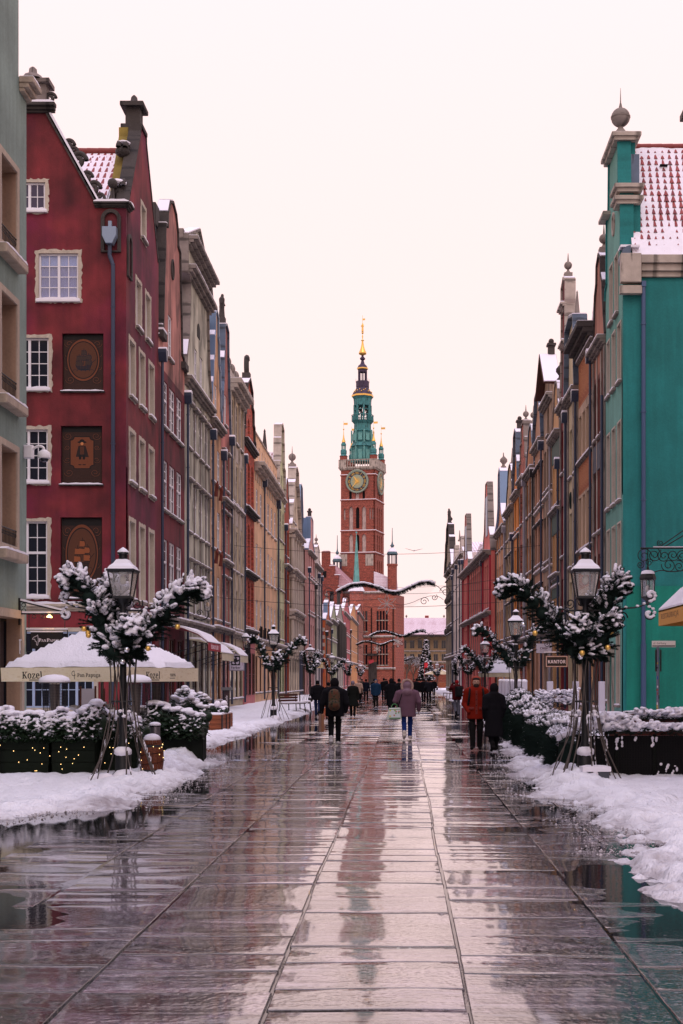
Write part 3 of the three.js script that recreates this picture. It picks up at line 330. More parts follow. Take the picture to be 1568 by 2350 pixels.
function sgraffito(kind) { return canvasTex(384, 640, (c, w, h) => { const o = '#6e3b22', k = '#120d0c'; c.fillStyle = '#4a2819'; c.fillRect(0, 0, w, h); c.strokeStyle = k; c.lineWidth = 5; for (let y = 4; y < h; y += 9) { c.beginPath(); c.moveTo(0, y); c.lineTo(w, y + 1); c.stroke(); } c.fillStyle = k; c.fillRect(0, 0, w, h * 0.09); const cx = w / 2, cy = h * 0.45;
  const scroll = (x, y, r, s) => { c.lineWidth = 14; c.strokeStyle = k; c.beginPath(); for (let a = 0; a < 9; a += 0.2) { const q = r * (1 - a / 11); c.lineTo(x + s * q * Math.cos(a), y + q * Math.sin(a)); } c.stroke(); c.lineWidth = 5; c.strokeStyle = o; c.stroke(); };
  for (const s of [-1, 1]) { scroll(cx + s * w * 0.36, h * 0.16, 44, s); scroll(cx + s * w * 0.38, h * 0.36, 30, s); scroll(cx + s * w * 0.37, h * 0.58, 36, s); scroll(cx + s * w * 0.33, h * 0.8, 46, s); }
  c.fillStyle = o; c.strokeStyle = k; c.lineWidth = 10;
  if (kind === 1) { c.beginPath(); const a = w * 0.3, b = h * 0.28, e = w * 0.1; c.moveTo(cx - a + e, cy - b); c.lineTo(cx + a - e, cy - b); c.quadraticCurveTo(cx + a - e, cy - b + e, cx + a, cy - b + e); c.lineTo(cx + a, cy + b - e); c.quadraticCurveTo(cx + a - e, cy + b - e, cx + a - e, cy + b); c.lineTo(cx - a + e, cy + b); c.quadraticCurveTo(cx - a + e, cy + b - e, cx - a, cy + b - e); c.lineTo(cx - a, cy - b + e); c.quadraticCurveTo(cx - a + e, cy - b + e, cx - a + e, cy - b); c.fill(); c.stroke(); c.lineWidth = 3; c.scale(1, 1);
    // standing figure in hat and cloak
    c.fillStyle = k; c.beginPath(); c.ellipse(cx, cy - 118, 44, 12, 0, 0, 7); c.fill(); c.beginPath(); c.ellipse(cx, cy - 130, 24, 20, 0, 0, 7); c.fill(); c.fillStyle = '#c07a4a'; c.beginPath(); c.ellipse(cx, cy - 100, 17, 20, 0, 0, 7); c.fill(); c.stroke(); c.fillStyle = '#241814'; c.beginPath(); c.moveTo(cx - 34, cy - 78); c.lineTo(cx + 34, cy - 78); c.lineTo(cx + 66, cy + 50); c.lineTo(cx - 60, cy + 46); c.fill(); c.fillStyle = o; c.fillRect(cx - 20, cy - 70, 40, 90); for (let i = 0; i < 6; i++) { c.beginPath(); c.moveTo(cx - 18 + i * 7, cy - 70); c.lineTo(cx - 18 + i * 7, cy + 20); c.stroke(); } c.fillStyle = k; c.fillRect(cx - 30, cy + 20, 24, 56); c.fillRect(cx + 6, cy + 20, 24, 56); c.fillStyle = o; c.fillRect(cx - 26, cy + 76, 16, 54); c.fillRect(cx + 10, cy + 76, 16, 54); c.fillStyle = k; c.fillRect(cx - 34, cy + 130, 28, 10); c.fillRect(cx + 6, cy + 130, 30, 10); }
  else { for (const q of [1, 0.86]) { c.fillStyle = q < 1 ? '#54301d' : o; c.beginPath(); c.ellipse(cx, cy, w * 0.42 * q, h * 0.38 * q, 0, 0, 7); c.fill(); c.stroke(); } c.lineWidth = 5; const dk = kind === 0 ? '#141a26' : k; c.fillStyle = dk; // three-masted ship
    c.beginPath(); c.moveTo(cx - 78, cy + 52); c.quadraticCurveTo(cx, cy + 84, cx + 82, cy + 40); c.lineTo(cx + 66, cy + 108); c.quadraticCurveTo(cx, cy + 130, cx - 60, cy + 106); c.fill(); c.strokeStyle = dk; for (const [x, t] of [[-44, -70], [2, -132], [48, -80]]) { c.beginPath(); c.moveTo(cx + x, cy + 60); c.lineTo(cx + x + 4, cy + t); c.stroke(); c.fillStyle = kind === 0 ? '#3a2a24' : '#8a4c2a'; for (let i = 0; i < 2; i++) { c.beginPath(); const y0 = cy + t + 22 + i * 62; c.moveTo(cx + x - 20 - i * 8, y0); c.quadraticCurveTo(cx + x + 30 + i * 6, y0 + 8, cx + x + 20 + i * 8, y0); c.quadraticCurveTo(cx + x + 40, y0 + 30, cx + x + 24 + i * 8, y0 + 52); c.lineTo(cx + x - 24 - i * 6, y0 + 52); c.fill(); c.stroke(); } c.fillStyle = dk; } c.beginPath(); c.moveTo(cx + 70, cy + 44); c.lineTo(cx + 120, cy - 6); c.stroke(); c.strokeStyle = o; c.lineWidth = 3; for (let y = 62; y < 108; y += 13) { c.setLineDash([8, 7]); c.beginPath(); c.moveTo(cx - 62, cy + y); c.lineTo(cx + 70, cy + y - 6); c.stroke(); } c.setLineDash([]); c.strokeStyle = dk; for (let i = 0; i < 5; i++) { c.beginPath(); c.arc(cx - 80 + i * 40, cy + 128, 20, PI, 2 * PI); c.stroke(); }
    if (kind === 2) { c.fillStyle = '#2a1a13'; c.fillRect(w * 0.22, h * 0.84, w * 0.56, h * 0.1); c.fillStyle = o; c.font = 'bold 26px serif'; c.textAlign = 'center'; c.fillText('THE', cx, h * 0.88); c.fillText('PRINCESSE', cx, h * 0.925); } } }); }
{
  const h = new House({ label: 'dark red plastered corner house with two gables and sgraffito ship panels', x0: -10, d0: 47, d1: 53.2, eave: 18.6, wall: redPlaster, sideMat: redPlaster, depth: 9, gable: mir([[0, 18.6], [0.03, 18.6], [0.1, 19.3], [0.42, 22.4], [0.42, 22.6], [0.5, 22.6]]), bodyH: 18.3, coping: M.darkstone, copP: 0.03, copSnow: false, rv: 0.14 });
  const cr = { mat: creamRough, t: 0.13, rough: 0.05 }, ln = { mat: creamRough, t: 0.014 };
  for (const [y, hh, tr] of [[12.0, 2.05, 0], [8.87, 1.85, 0], [4.6, 2.85, 0.6]]) h.row(y, hh, 3, 1.0, { us: [1.05, 2.85, 4.7], nx: 2, ny: tr ? 5 : 4, tr, collar: cr, lining: ln, rv: 0.16 });
  h.row(14.85, 1.75, 2, 0.95, { us: [2.2, 4.0], nx: 2, ny: 3, collar: cr, lining: ln });
  h.win(3.1, 18.5, 0.85, 1.25, { nx: 2, ny: 2, collar: cr, lining: ln });
  h.row(0.6, 2.7, 3, 1.25, { us: [1.05, 2.95, 4.9], nx: 2, ny: 3, frame: M.bluewood, tr: 0.72 });
  h.cornice(3.85, 0.3, 0.22, { m: creamRough });
  // side wall towards the side street (s counts from the street corner)
  const S = px => (290 - px) / 63.83, Y = py => 1.7 + (1556 - py) / 63.83;
  h.sideWall([[0, 0], [8.6, 0], [8.6, 18.6], [5.6, 18.7], [3.85, 22], [2.83, 22], [1.0, 18.65], [0.0, 18.6]], redPlaster);
  const sw = (x0, x1, y0, y1, o) => h.win((S(x0) + S(x1)) / 2, Y(y1), S(x0) - S(x1), Y(y0) - Y(y1), { plane: 'side', detail: true, collar: { mat: creamRough, t: 0.12, rough: 0.07, d: 0.014 }, rv: 0.06, sillMat: M.white, ...o });
  const seeThrough = new THREE.MeshPhysicalMaterial({ color: lin(0.75, 0.78, 0.9), roughness: 0.03, transmission: 0.85, thickness: 0, ior: 1.5 });
  sw(30, 105, 418, 483, { nx: 4, ny: 2, glass: mat(lin(0.03, 0.022, 0.06), 0.06) }); sw(89, 181, 581, 688, { nx: 4, ny: 4, glass: seeThrough });
  sw(22, 113, 775, 892, { nx: 4, ny: 4 }); sw(20, 111, 985, 1105, { nx: 4, ny: 4 }); sw(14, 110, 1196, 1368, { nx: 4, ny: 5, tr: 0.58 });
  // pleated curtain and pale room behind the largest window
  { const cx = (S(89) + S(181)) / 2, y0 = Y(688), g = new THREE.PlaneGeometry(1.4, 1.6, 60, 1), p = g.attributes.position; for (let i = 0; i < p.count; i++) p.setZ(i, 0.02 * Math.sin(p.getX(i) * 46) + 0.01 * Math.sin(p.getX(i) * 17)); g.computeVertexNormals(); h.put(mesh('curtain', metreUV(flat(g)), mat(lin(0.34, 0.34, 0.5), 0.95), h.g), 'side', cx, y0 + 0.8, -0.17); h.put(mesh('blind', box(1.38, 0.42, 0.02), mat(lin(0.55, 0.68, 0.78), 0.8), h.g), 'side', cx, y0 + 1.42, -0.14); }
  // ground floor of the side: bright red band, cornice and tall blue-framed windows
  h.strip(0.0, 8.5, 0.05, 4.1, 0.035, mat(lin(0.30, 0.035, 0.045), 0.85, { map: T.plaster, bumpMap: T.plasterB, bumpScale: 0.004 }), 'plinth_band', 'side');
  for (const s of [1.75, 3.3]) { const w = 1.25, hh = 2.75, G = winGeo(w, hh, 4, 4, 0.68, true, false), m = h.put(mesh('window', G.frame, M.bluewood, h.g), 'side', s, 0.62, 0.09); G.panes.forEach(p => mesh('pane', p, M.glass, m)); mesh('surround', extr(collar(w, hh, 0.14, 3, 0), 0.1, 0.01, -0.05), creamRough, m); }
  h.cornice(4.1, 0.26, 0.2, { plane: 'side', u0: 0.02, u1: 8.4, m: creamRough });
  // sgraffito panels in shallow frames
  [[143, 238, 765, 898], [140, 235, 977, 1112], [139, 235, 1187, 1373]].forEach(([a, b, c, d], i) => { const w = S(a) - S(b), hh = Y(c) - Y(d), g = flat(new THREE.PlaneGeometry(w - 0.06, hh - 0.06)), m = h.put(mesh('sgraffito_panel', g, mat(0xffffff, 0.9, { map: sgraffito(i), bumpMap: T.plasterB, bumpScale: 0.01 }), h.g), 'side', (S(a) + S(b)) / 2, (Y(c) + Y(d)) / 2, -0.085); m.userData.label = ['carved dark ship in an oval with scrolls', 'standing man in hat and cloak in a cut-cornered frame', 'three-masted ship in an oval above a nameplate'][i]; h.holes.push({ plane: 'side', s: (S(a) + S(b)) / 2, y: Y(d), w, h: hh }); mesh('frame', [bb(-w / 2 - 0.05, w / 2 + 0.06, -hh / 2 - 0.05, -hh / 2, 0.03, 0.17)], M.darkstone, m); h.ledge('side', (S(a) + S(b)) / 2, Y(d) - 0.005, w + 0.08, 0.05, 0.14, 0.04); });
  // corner niche and rainwater hopper with the long pipe
  { const s = S(256), g = archShape(0.72, 1.55); g.holes.push(new THREE.Path(archShape(0.46, 1.36, 0.06).getPoints(8))); h.put(mesh('niche', extr(g, 0.08, 0.012), M.darkstone, h.g), 'side', s, Y(580), 0.02); const fr = archShape(0.72, 1.6); fr.holes.push(new THREE.Path(archShape(0.46, 1.4, 0.06).getPoints(8))); h.put(mesh('niche', extr(fr, 0.08, 0.012), M.darkstone, h.g), 'front', 0.45, 16.2, 0.002);
    h.put(mesh('rain_hopper', [place(extr(poly([[-0.12, 0], [0.12, 0], [0.25, 0.28], [0.25, 0.6], [-0.25, 0.6], [-0.25, 0.28]]), 0.34, 0.015, 0), 0, 0, 0), box(0.12, 0.3, 0.1, 0, 0.7, 0.12)], mat(lin(0.22, 0.28, 0.36), 0.45, { metalness: 0.4 }), h.g), 'side', s, Y(566), 0.06);
    const X = [[S(256), Y(566)], [S(255), Y(590)], [S(263), Y(612)], [S(263), 4.5], [S(260), 0.2]].map(([a, b]) => V(...h.pos('side', a, b, 0.2))); const pg = []; for (let i = 0; i < 4; i++) pg.push(bar(X[i], X[i + 1], 0.075, 10)); for (const y of [15, 12.6, 10.1, 7.6, 5]) pg.push(cyl(0.09, 0.09, 0.05, ...h.pos('side', S(263), y, 0.2), 10)); mesh('downpipe', pg, M.pipe, h.g); }
  // parapet cornice at the corner with a ball
  h.cornice(18.6, 0.18, 0.2, { plane: 'side', u0: -0.15, u1: 1.15, m: M.darkstone }); h.cornice(18.6, 0.18, 0.2, { u0: -0.1, u1: 0.55, m: M.darkstone });
  h.put(mesh('ball_finial', [lathe([[0.2, 0], [0.22, 0.06], [0.09, 0.18], [0.06, 0.5], [0.05, 0.6]], 12), sph(0.18, 0, 0.76, 0, 1, 1, 1, 14)], M.darkstone, h.g), 'side', 0.52, 18.78, -0.15);
  // side gable: sloping stone edge, scrolls, block and pinnacle
  { const edge = (a, b) => { const A = V(...h.pos('side', a[0], a[1], -0.13)), B = V(...h.pos('side', b[0], b[1], -0.13)), L = A.distanceTo(B), g = bb(-0.21, 0.21, -0.06, 0.06, 0, L); const o = new THREE.Object3D(); o.position.copy(A); o.lookAt(B); o.updateMatrix(); return g.applyMatrix4(o.matrix); };
    mesh('gable_edge', [edge([1.0, 18.7], [2.83, 22]), edge([5.6, 18.75], [3.85, 22])], M.darkstone, h.g); h.snow.push(edge([0.99, 18.8], [2.8, 22.1]));
    const curl = (s, y, r, turn) => { const pts = []; for (let a = 0; a < 8.5; a += 0.35) { const q = r * (1 - a / 10.5); pts.push(V(...h.pos('side', s + turn * q * Math.cos(a), y + q * Math.sin(a), -0.12))); } return tube(pts, r * 0.32, 6, 40); };
    mesh('scroll_ornament', [curl(2.1, 20.9, 0.22, -1), curl(1.75, 20.35, 0.3, -1), curl(1.9, 20.65, 0.2, 1)], M.darkstone, h.g); mesh('scroll_ornament', [curl(1.2, 19.35, 0.26, -1), curl(0.95, 18.98, 0.2, 1), curl(1.45, 19.75, 0.22, -1)], M.darkstone, h.g);
    h.cornice(22.0, 0.3, 0.3, { plane: 'side', u0: 2.5, u1: 4.2, m: M.darkstone }); h.put(mesh('gable_block', [cbox(0.95, 0.75, 0.55, 0.02, 0, 0.38, -0.2), cbox(1.25, 0.16, 0.8, 0.02, 0, 0.83, -0.2), lathe([[0.4, 0.9], [0.3, 1.05], [0.16, 1.1], [0.14, 1.28], [0.06, 1.36], [0, 1.38]], 8)], mat(lin(0.22, 0.18, 0.16), 0.9, { map: T.stone }), h.g), 'side', 3.35, 22.3, 0); mesh('scroll_ornament', [curl(2.75, 22.6, 0.2, -1)], M.darkstone, h.g);
    // street gable: ochre inner edge, scrolls and pinnacle
    const ochre = mat(lin(0.34, 0.25, 0.05), 0.9, { map: T.stone, bumpMap: T.plasterB, bumpScale: 0.01 }); const th = 0.5, L = h.L; mesh('gable_edge', extr(poly([[0.5, 18.9], [0.9, 19.2], [2.6, 22.25], [2.6, 22.6], [L - 2.6, 22.6], [L - 2.6, 22.3], [L - 0.5, 19.0]]), th, 0, -th - 0.33), ochre, h.g);
    const pin = [cbox(0.95, 0.16, 0.85, 0.02, 0, 0.08, 0), cbox(0.62, 0.7, 0.55, 0.02, 0, 0.5, 0), cbox(1.0, 0.16, 0.9, 0.02, 0, 0.93, 0), lathe([[0.36, 1.0], [0.28, 1.12], [0.14, 1.2], [0.12, 1.34], [0.05, 1.42], [0, 1.45]], 8)]; h.put(mesh('pinnacle', pin, M.darkstone, h.g), 'front', L / 2, 22.6, -0.35);
    const curlF = (u, y, r, z) => { const pts = []; for (let a = 0; a < 8.5; a += 0.35) { const q = r * (1 - a / 10.5); pts.push([h.U(u - q * Math.cos(a)), y + q * Math.sin(a), z]); } return tube(pts, r * 0.4, 6, 40); }; mesh('scroll_ornament', [curlF(1.75, 21.4, 0.26, -0.6), curlF(1.75, 21.4, 0.26, -0.35), sph(0.2, 1.7, 21.3, -0.5, 1.3, 1, 1.4, 8)], M.darkstone, h.g); mesh('scroll_ornament', [curlF(0.75, 19.5, 0.3, -0.55), curlF(0.8, 19.6, 0.28, -0.25), sph(0.22, 0.75, 19.4, -0.45, 1.2, 1, 1.4, 8)], M.darkstone, h.g); h.snow.push(sph(0.26, 0.7, 19.75, -0.45, 1.3, 0.5, 1.3, 8)); h.snow.push(sph(0.2, 1.7, 21.62, -0.45, 1.3, 0.4, 1.3, 8)); }
  h.finish();
  // front wing roof: pitch facing the side street, tile by tile
  const a = V(0.15, 18.55, -0.85), up = V(h.L / 2 - 0.15, 3.3, 0), Ls = up.length(), Y1 = up.clone().normalize(), X1 = V(0, 0, -1), Z1 = X1.clone().cross(Y1); const q = new THREE.Quaternion().setFromRotationMatrix(new THREE.Matrix4().makeBasis(X1, Y1, Z1));
  mesh('roof', extr(poly([[0.02, 18.5], [h.L - 0.02, 18.5], [h.L / 2, 21.86]]), 8, 0, -8.85), M.tileroof, h.g);
  tiledPitch(h.g, { pos: a, quat: q }, 4.3, Ls, (u, v) => 0.022 + 0.06 * smooth(0.35, 0.9, u) * smooth(0.95, 0.3, v) + 0.03 * smooth(0.3, 0.0, v), 41, 16, 11);
  const rt = flat(new THREE.CylinderGeometry(0.13, 0.14, 0.44, 8, 1)).rotateX(PI / 2); for (let i = 0; i < 10; i++) mesh('ridge_tile', rt, M.redtile, h.g).position.set(h.L / 2, 21.88, -1.05 - i * 0.43);
}
// --- the row that follows
const W3 = { nx: 2, ny: 4, tr: 0.6 };
{ const h = new House({ label: 'townhouse with dark maroon lower floors and a pink round-topped gable', rv: 0.045, x0: -10, d0: 53.2, d1: 59.5, eave: 15.6, wall: plaster(0x7a2a33, true), wall2: plaster(0xc28478, true), split: 14.5, gable: mir([[0, 15.6], [0.06, 15.7], [0.07, 16.1], [0.14, 16.2], [0.16, 17.6], [0.2, 19.3], [0.22, 20.6], [0.3, 20.7], [0.31, 21.3], [0.38, 21.9], [0.5, 22.15]]), ridge: 20.5, coping: M.darkstone });
  h.row(12.15, 1.95, 3, 1.35, { ...W3, a: 0.08 }); h.row(8.7, 2.1, 3, 1.35, { ...W3, a: 0.08 }); h.row(5.15, 2.35, 3, 1.35, { ...W3, a: 0.08 }); h.win(2.6, 15.3, 1.0, 1.85, { nx: 2, ny: 3 }); h.row(0.5, 2.9, 3, 1.5, { nx: 2, ny: 1, frame: M.woodDark });
  h.put(mesh('oval_window', lathe([[0, 0], [0.24, 0.0], [0.24, 0.05], [0.3, 0.05], [0.3, -0.02]], 18).rotateX(PI / 2).scale(1, 1.5, 1), M.darkstone, h.g), 'front', 3.15, 19.3, 0.01);
  h.cornice(4.0, 0.3, 0.25); h.pipe(0.12, 14.6); mesh('zinc_flashing', [bb(0.95, 1.5, 16.4, 20.5, -0.75, -0.33), bb(1.3, 1.9, 20.6, 21.2, -0.95, -0.33)], M.zinc, h.g);
  for (const q of [cbox(0.9, 0.3, 0.6, 0.02, 0.45, 15.75, -0.1), cbox(0.9, 0.3, 0.6, 0.02, h.L - 0.45, 15.75, -0.1), cbox(0.8, 0.9, 0.5, 0.02, 1.15, 20.9, -0.5)]) mesh('gable_shoulder', q, M.darkstone, h.g); h.snow.push(bb(0, 0.9, 15.9, 15.98, -0.4, 0.2)); h.finish(); }
{ const h = new House({ label: 'pale grey-cream townhouse with a heavy stone pediment and volutes', rv: 0.045, x0: -10, d0: 59.5, d1: 67.4, eave: 15.5, wall: plaster(0xd2cfba, true), ridge: 21, gable: mir([[0, 15.5], [0.03, 16.4], [0.09, 17.2], [0.13, 18.6], [0.15, 20.2], [0.06, 20.4], [0.06, 22.0], [0.5, 23.4]]), coping: M.greystone, copP: 0.12 });
  for (const [y, hh] of [[12.4, 1.95], [8.5, 2.3], [4.7, 2.4]]) h.row(y, hh, 4, 1.1, { ...W3, a: 0.05, hood: M.greystone }); h.row(15.75, 1.7, 2, 0.95, { us: [3.2, 4.9], nx: 2, ny: 3 }); h.row(0.6, 2.9, 4, 1.45, { nx: 1, ny: 1, frame: M.woodDark });
  h.cornice(15.1, 0.4, 0.35); h.cornice(20.25, 0.45, 0.45, { u0: 0.5, u1: 7.4 }); h.cornice(21.6, 0.4, 0.55, { u0: 0.4, u1: 7.5 }); h.cornice(4.0, 0.3, 0.3); h.pipe(0.1, 14.2); mesh('zinc_flashing', [bb(0.75, 1.35, 16.6, 20.1, -0.9, -0.33)], M.zinc, h.g); mesh('gable_return', [cbox(0.8, 1.6, 0.75, 0.02, 0.85, 21.2, -0.6), cbox(1.0, 0.4, 0.9, 0.02, 0.85, 22.1, -0.55)], M.greystone, h.g); h.put(mesh('lunette', extr(archShape(0.8, 0.7), 0.03, 0), M.dark, h.g), 'front', 4, 18.2, -0.005); for (const u of [0.9, 2.6, 4.4, 6.2, 7.3]) h.strip(u, u + 0.12, 4.6, 14.9, 0.05, M.greystone, 'plaster_strip'); h.finish(); }
{ const h = new House({ label: 'peach townhouse with red window figures and a slate-blue stepped scroll gable', rv: 0.045, x0: -10, d0: 67.4, d1: 71.4, eave: 15.2, wall: plaster(0xe6b489, true), ridge: 20, gable: mir([[0, 15.2], [0.04, 15.9], [0.1, 16.2], [0.12, 17], [0.18, 17.3], [0.2, 18.2], [0.27, 18.5], [0.29, 19.6], [0.36, 19.9], [0.37, 20.9], [0.5, 21.2]]), coping: M.zinc, copP: 0.1 });
  for (const [y, hh] of [[12.0, 1.9], [8.5, 2.1], [4.8, 2.3]]) h.row(y, hh, 2, 1.15, { ...W3 }); h.win(2, 15.4, 1.0, 1.8, { nx: 2, ny: 3 }); h.row(0.5, 2.9, 2, 1.4, { nx: 1, ny: 1, frame: M.woodDark }); h.cornice(14.8, 0.35, 0.35); h.cornice(4.1, 0.3, 0.4); h.pipe(0.08, 14);
  h.put(mesh('obelisk', obelisk(1.6, 0.32), M.darkstone, h.g), 'front', 2, 21.3, -0.25); const fig = mat(lin(0.14, 0.03, 0.02), 0.8); for (const y of [7.7, 11.2]) for (const u of [0.9, 2.6]) h.put(mesh('window_figure', place(statueGeo(0.8, 2), 0, 0, 0.16, 0, 0.6, 0.25), fig, h.g), 'front', u, y, 0); mesh('zinc_flashing', [bb(0.5, 1.1, 17, 20.6, -0.95, -0.33)], M.zinc, h.g); h.finish(); }
{ const h = new House({ label: 'narrow salmon townhouse carrying a dark standing figure on its gable', rv: 0.045, x0: -10, d0: 71.4, d1: 74.8, eave: 15.6, wall: plaster(0xc47a70, true), ridge: 20, gable: mir([[0, 15.6], [0.06, 16.4], [0.1, 17.4], [0.17, 18], [0.2, 19.3], [0.27, 19.7], [0.28, 21.2], [0.5, 21.4]]), coping: M.lead, copP: 0.12 });
  for (const [y, hh] of [[12.2, 2.0], [8.6, 2.2], [4.8, 2.4]]) h.row(y, hh, 2, 1.0, { ...W3, frame: M.palestone, hood: M.greystone }); h.win(1.7, 15.8, 0.9, 1.7, { nx: 2, ny: 3 }); h.row(0.5, 2.9, 2, 1.2, { nx: 1, ny: 1, frame: M.woodDark }); h.cornice(11.3, 0.3, 0.3); h.cornice(7.9, 0.3, 0.3); h.cornice(4.1, 0.3, 0.35); h.pipe(0.08, 13.6);
  h.put(mesh('gable_figure', [box(0.5, 0.35, 0.4, 0, 0.17, 0), place(statueGeo(1.35, 3), 0, 0.34, 0)], M.darkstone, h.g), 'front', 1.7, 21.5, -0.2); h.finish(); }
{ const h = new House({ label: 'cream townhouse with panelled pilasters, flat cornice and stone pine-cone finials', rv: 0.045, x0: -10, d0: 74.8, d1: 81, eave: 19.0, wall: plaster(0xd6c4a4), ridge: 19.6, bodyH: 18.5 });
  for (const [y, hh] of [[15.6, 2.3], [12.0, 2.3], [8.0, 2.4], [4.6, 2.3]]) h.row(y, hh, 3, 1.2, { ...W3, a: 0.03, frame: M.palestone }); h.row(0.5, 3.0, 3, 1.5, { nx: 1, ny: 1, frame: M.dark }); for (const u of [0.15, 2.05, 4.1, 6.0]) h.strip(u - 0.14, u + 0.14, 4.4, 18.2, 0.1, M.palestone); const pan = mat(lin(0.40, 0.42, 0.36), 0.9); for (let i = 0; i < 3; i++) for (const y of [10.7, 14.5]) h.strip(0.5 + i * 1.95, 1.8 + i * 1.95, y, y + 0.85, 0.04, M.palestone, 'panel'); h.cornice(18.2, 0.7, 0.7, { m: M.palestone }); h.cornice(11.6, 0.2, 0.2, { m: M.palestone }); h.cornice(4.0, 0.35, 0.35, { m: M.palestone }); h.pipe(0.05, 15); h.strip(0, 6.2, 19.0, 19.4, 0.05, M.palestone, 'parapet'); for (let i = 0; i < 4; i++) h.put(mesh('pine_cone_finial', [box(0.5, 0.5, 0.4, 0, 0.25, 0), sph(0.26, 0, 0.78, 0, 1, 1.3, 1, 10)], M.greystone, h.g), 'front', 0.4 + i * 1.8, 19.1, -0.2); h.finish(); }
{ const h = new House({ label: 'orange brick townhouse with tall round-arched windows above a pink ground floor', x0: -10, d0: 81, d1: 87.2, eave: 16.6, wall: mat(lin(0.98, 0.5, 0.38), 0.92, { map: T.brick }), ridge: 19.5, gable: mir([[0, 16.6], [0.03, 17.3], [0.09, 17.3], [0.1, 18.2], [0.17, 18.3], [0.18, 19.2], [0.27, 19.3], [0.29, 20.3], [0.5, 20.9]]), coping: M.darkstone, copP: 0.15, frame: M.white });
  for (const [y, hh] of [[12.6, 3.0], [8.6, 3.0], [4.95, 3.0]]) h.row(y, hh, 3, 1.05, { nx: 2, ny: 4, arch: true, a: 0.05, detail: false, rv: 0.28 }); h.row(16.8, 1.6, 1, 1.0, { us: [3.1], nx: 1, ny: 2, arch: true }); for (const y of [12.1, 8.1, 4.45]) h.cornice(y, 0.3, 0.4, { m: M.darkstone }); h.cornice(16.3, 0.35, 0.35, { m: M.darkstone }); const pk = plaster(0xcf7d7c); h.strip(0, 6.15, 0.05, 4.1, 0.05, pk, 'ground_floor_facing'); for (const u of [1.1, 3.1, 5.1]) { const G = winGeo(1.3, 2.7, 2, 2, 0, false, false), m = h.put(mesh('window', G.frame, M.woodDark, h.g), 'front', u, 0.6, 0.09); mesh('pane', G.panes[0], M.glass, m); } h.pipe(0.05, 15); h.put(mesh('gable_figure', [box(0.6, 0.4, 0.5, 0, 0.2, 0), tube([[0.1, 0.4, 0], [-0.05, 0.9, 0], [0.05, 1.35, 0], [0.3, 1.5, 0], [0.42, 1.3, 0]], 0.17, 7, 20)], M.darkstone, h.g), 'front', 3.1, 20.9, -0.15); h.put(mesh('iron_ornament', [0, 1, 2, 3, 4].map(i => tube([[-0.6 + i * 0.3, 0.4, 0], [-0.5 + i * 0.3, -0.4 - i * 0.1, 0.05], [-0.62 + i * 0.3, 0, 0.04], [-0.55 + i * 0.3, 0.5, 0.03]], 0.07, 5, 14)), M.dark, h.g), 'front', 1.6, 3.4, 0.12); h.finish(); }
{ const h = new House({ label: 'wide peach townhouse with an attic row and iron window baskets', rv: 0.045, x0: -10, d0: 87.2, d1: 102.7, eave: 18.0, wall: plaster(0xf0c59c), ridge: 19.0, depth: 14, gable: [[0, 18.1], [1, 18.1]], coping: M.palestone });
  for (const [y, hh] of [[12.4, 2.1], [8.6, 2.2], [4.5, 2.5]]) h.row(y, hh, 6, 1.25, { nx: 2, ny: 4, tr: 0.6, a: 0.02, frame: M.white, sillMat: M.palestone }); h.row(16.6, 0.95, 8, 0.7, { nx: 2, ny: 1, detail: false, sill: false }); h.cornice(15.6, 0.55, 0.7, { m: M.palestone }); h.cornice(4.0, 0.3, 0.4, { m: M.palestone }); h.row(0.7, 2.5, 6, 1.3, { nx: 2, ny: 1, frame: M.woodDark }); h.pipe(5.2, 15.2); h.pipe(15.3, 15.2); h.put(mesh('obelisk', obelisk(2.4, 0.5), M.darkstone, h.g), 'front', 5, 18.9, -2.2); h.put(mesh('obelisk', obelisk(2.1, 0.5), M.darkstone, h.g), 'front', 13, 18.6, -0.7); for (let i = 0; i < 6; i++) { const u = h.L * (0.02 + 0.96 * (i + 0.5) / 6), l = []; for (let k = 0; k <= 6; k++) l.push(bar([-0.6 + k * 0.2, 0, 0.3], [-0.6 + k * 0.2, 0.75, 0.3], 0.02, 4)); l.push(bar([-0.62, 0.75, 0.3], [0.62, 0.75, 0.3], 0.025, 4), bb(-0.62, 0.62, 0, 0.6, 0.22, 0.27)); h.put(mesh('window_basket', l, M.iron, h.g), 'front', u, 4.45, 0); } for (let i = 0; i < 12; i++) h.strip(0.6 + i * 1.25, 0.95 + i * 1.25, 15.0, 15.5, 0.05, M.palestone, 'frieze_panel'); h.finish(); }
{ const h = new House({ label: 'pale green narrow townhouse with a tall stepped gable', rv: 0.045, x0: -10, d0: 102.7, d1: 109, eave: 16.5, wall: plaster(0xcdd0a2), ridge: 20, gable: mir([[0, 16.5], [0.1, 17], [0.12, 18.8], [0.26, 18.9], [0.28, 20.8], [0.32, 20.9], [0.32, 21.9], [0.5, 22.2]]), coping: M.palestone, copP: 0.2, frame: M.palestone });
  for (const [y, hh] of [[12.8, 2.5], [8.8, 2.5], [4.8, 2.5]]) h.row(y, hh, 3, 1.2, { nx: 2, ny: 4, tr: 0.6 }); h.row(16.5, 1.7, 2, 1, { us: [2.3, 4] }); h.row(0.5, 3, 3, 1.5, { nx: 1, ny: 1, frame: M.dark }); h.cornice(4.0, 0.3, 0.35, { m: M.palestone }); h.cornice(16.1, 0.3, 0.3, { m: M.palestone }); h.pipe(0.1, 15); h.finish(); }
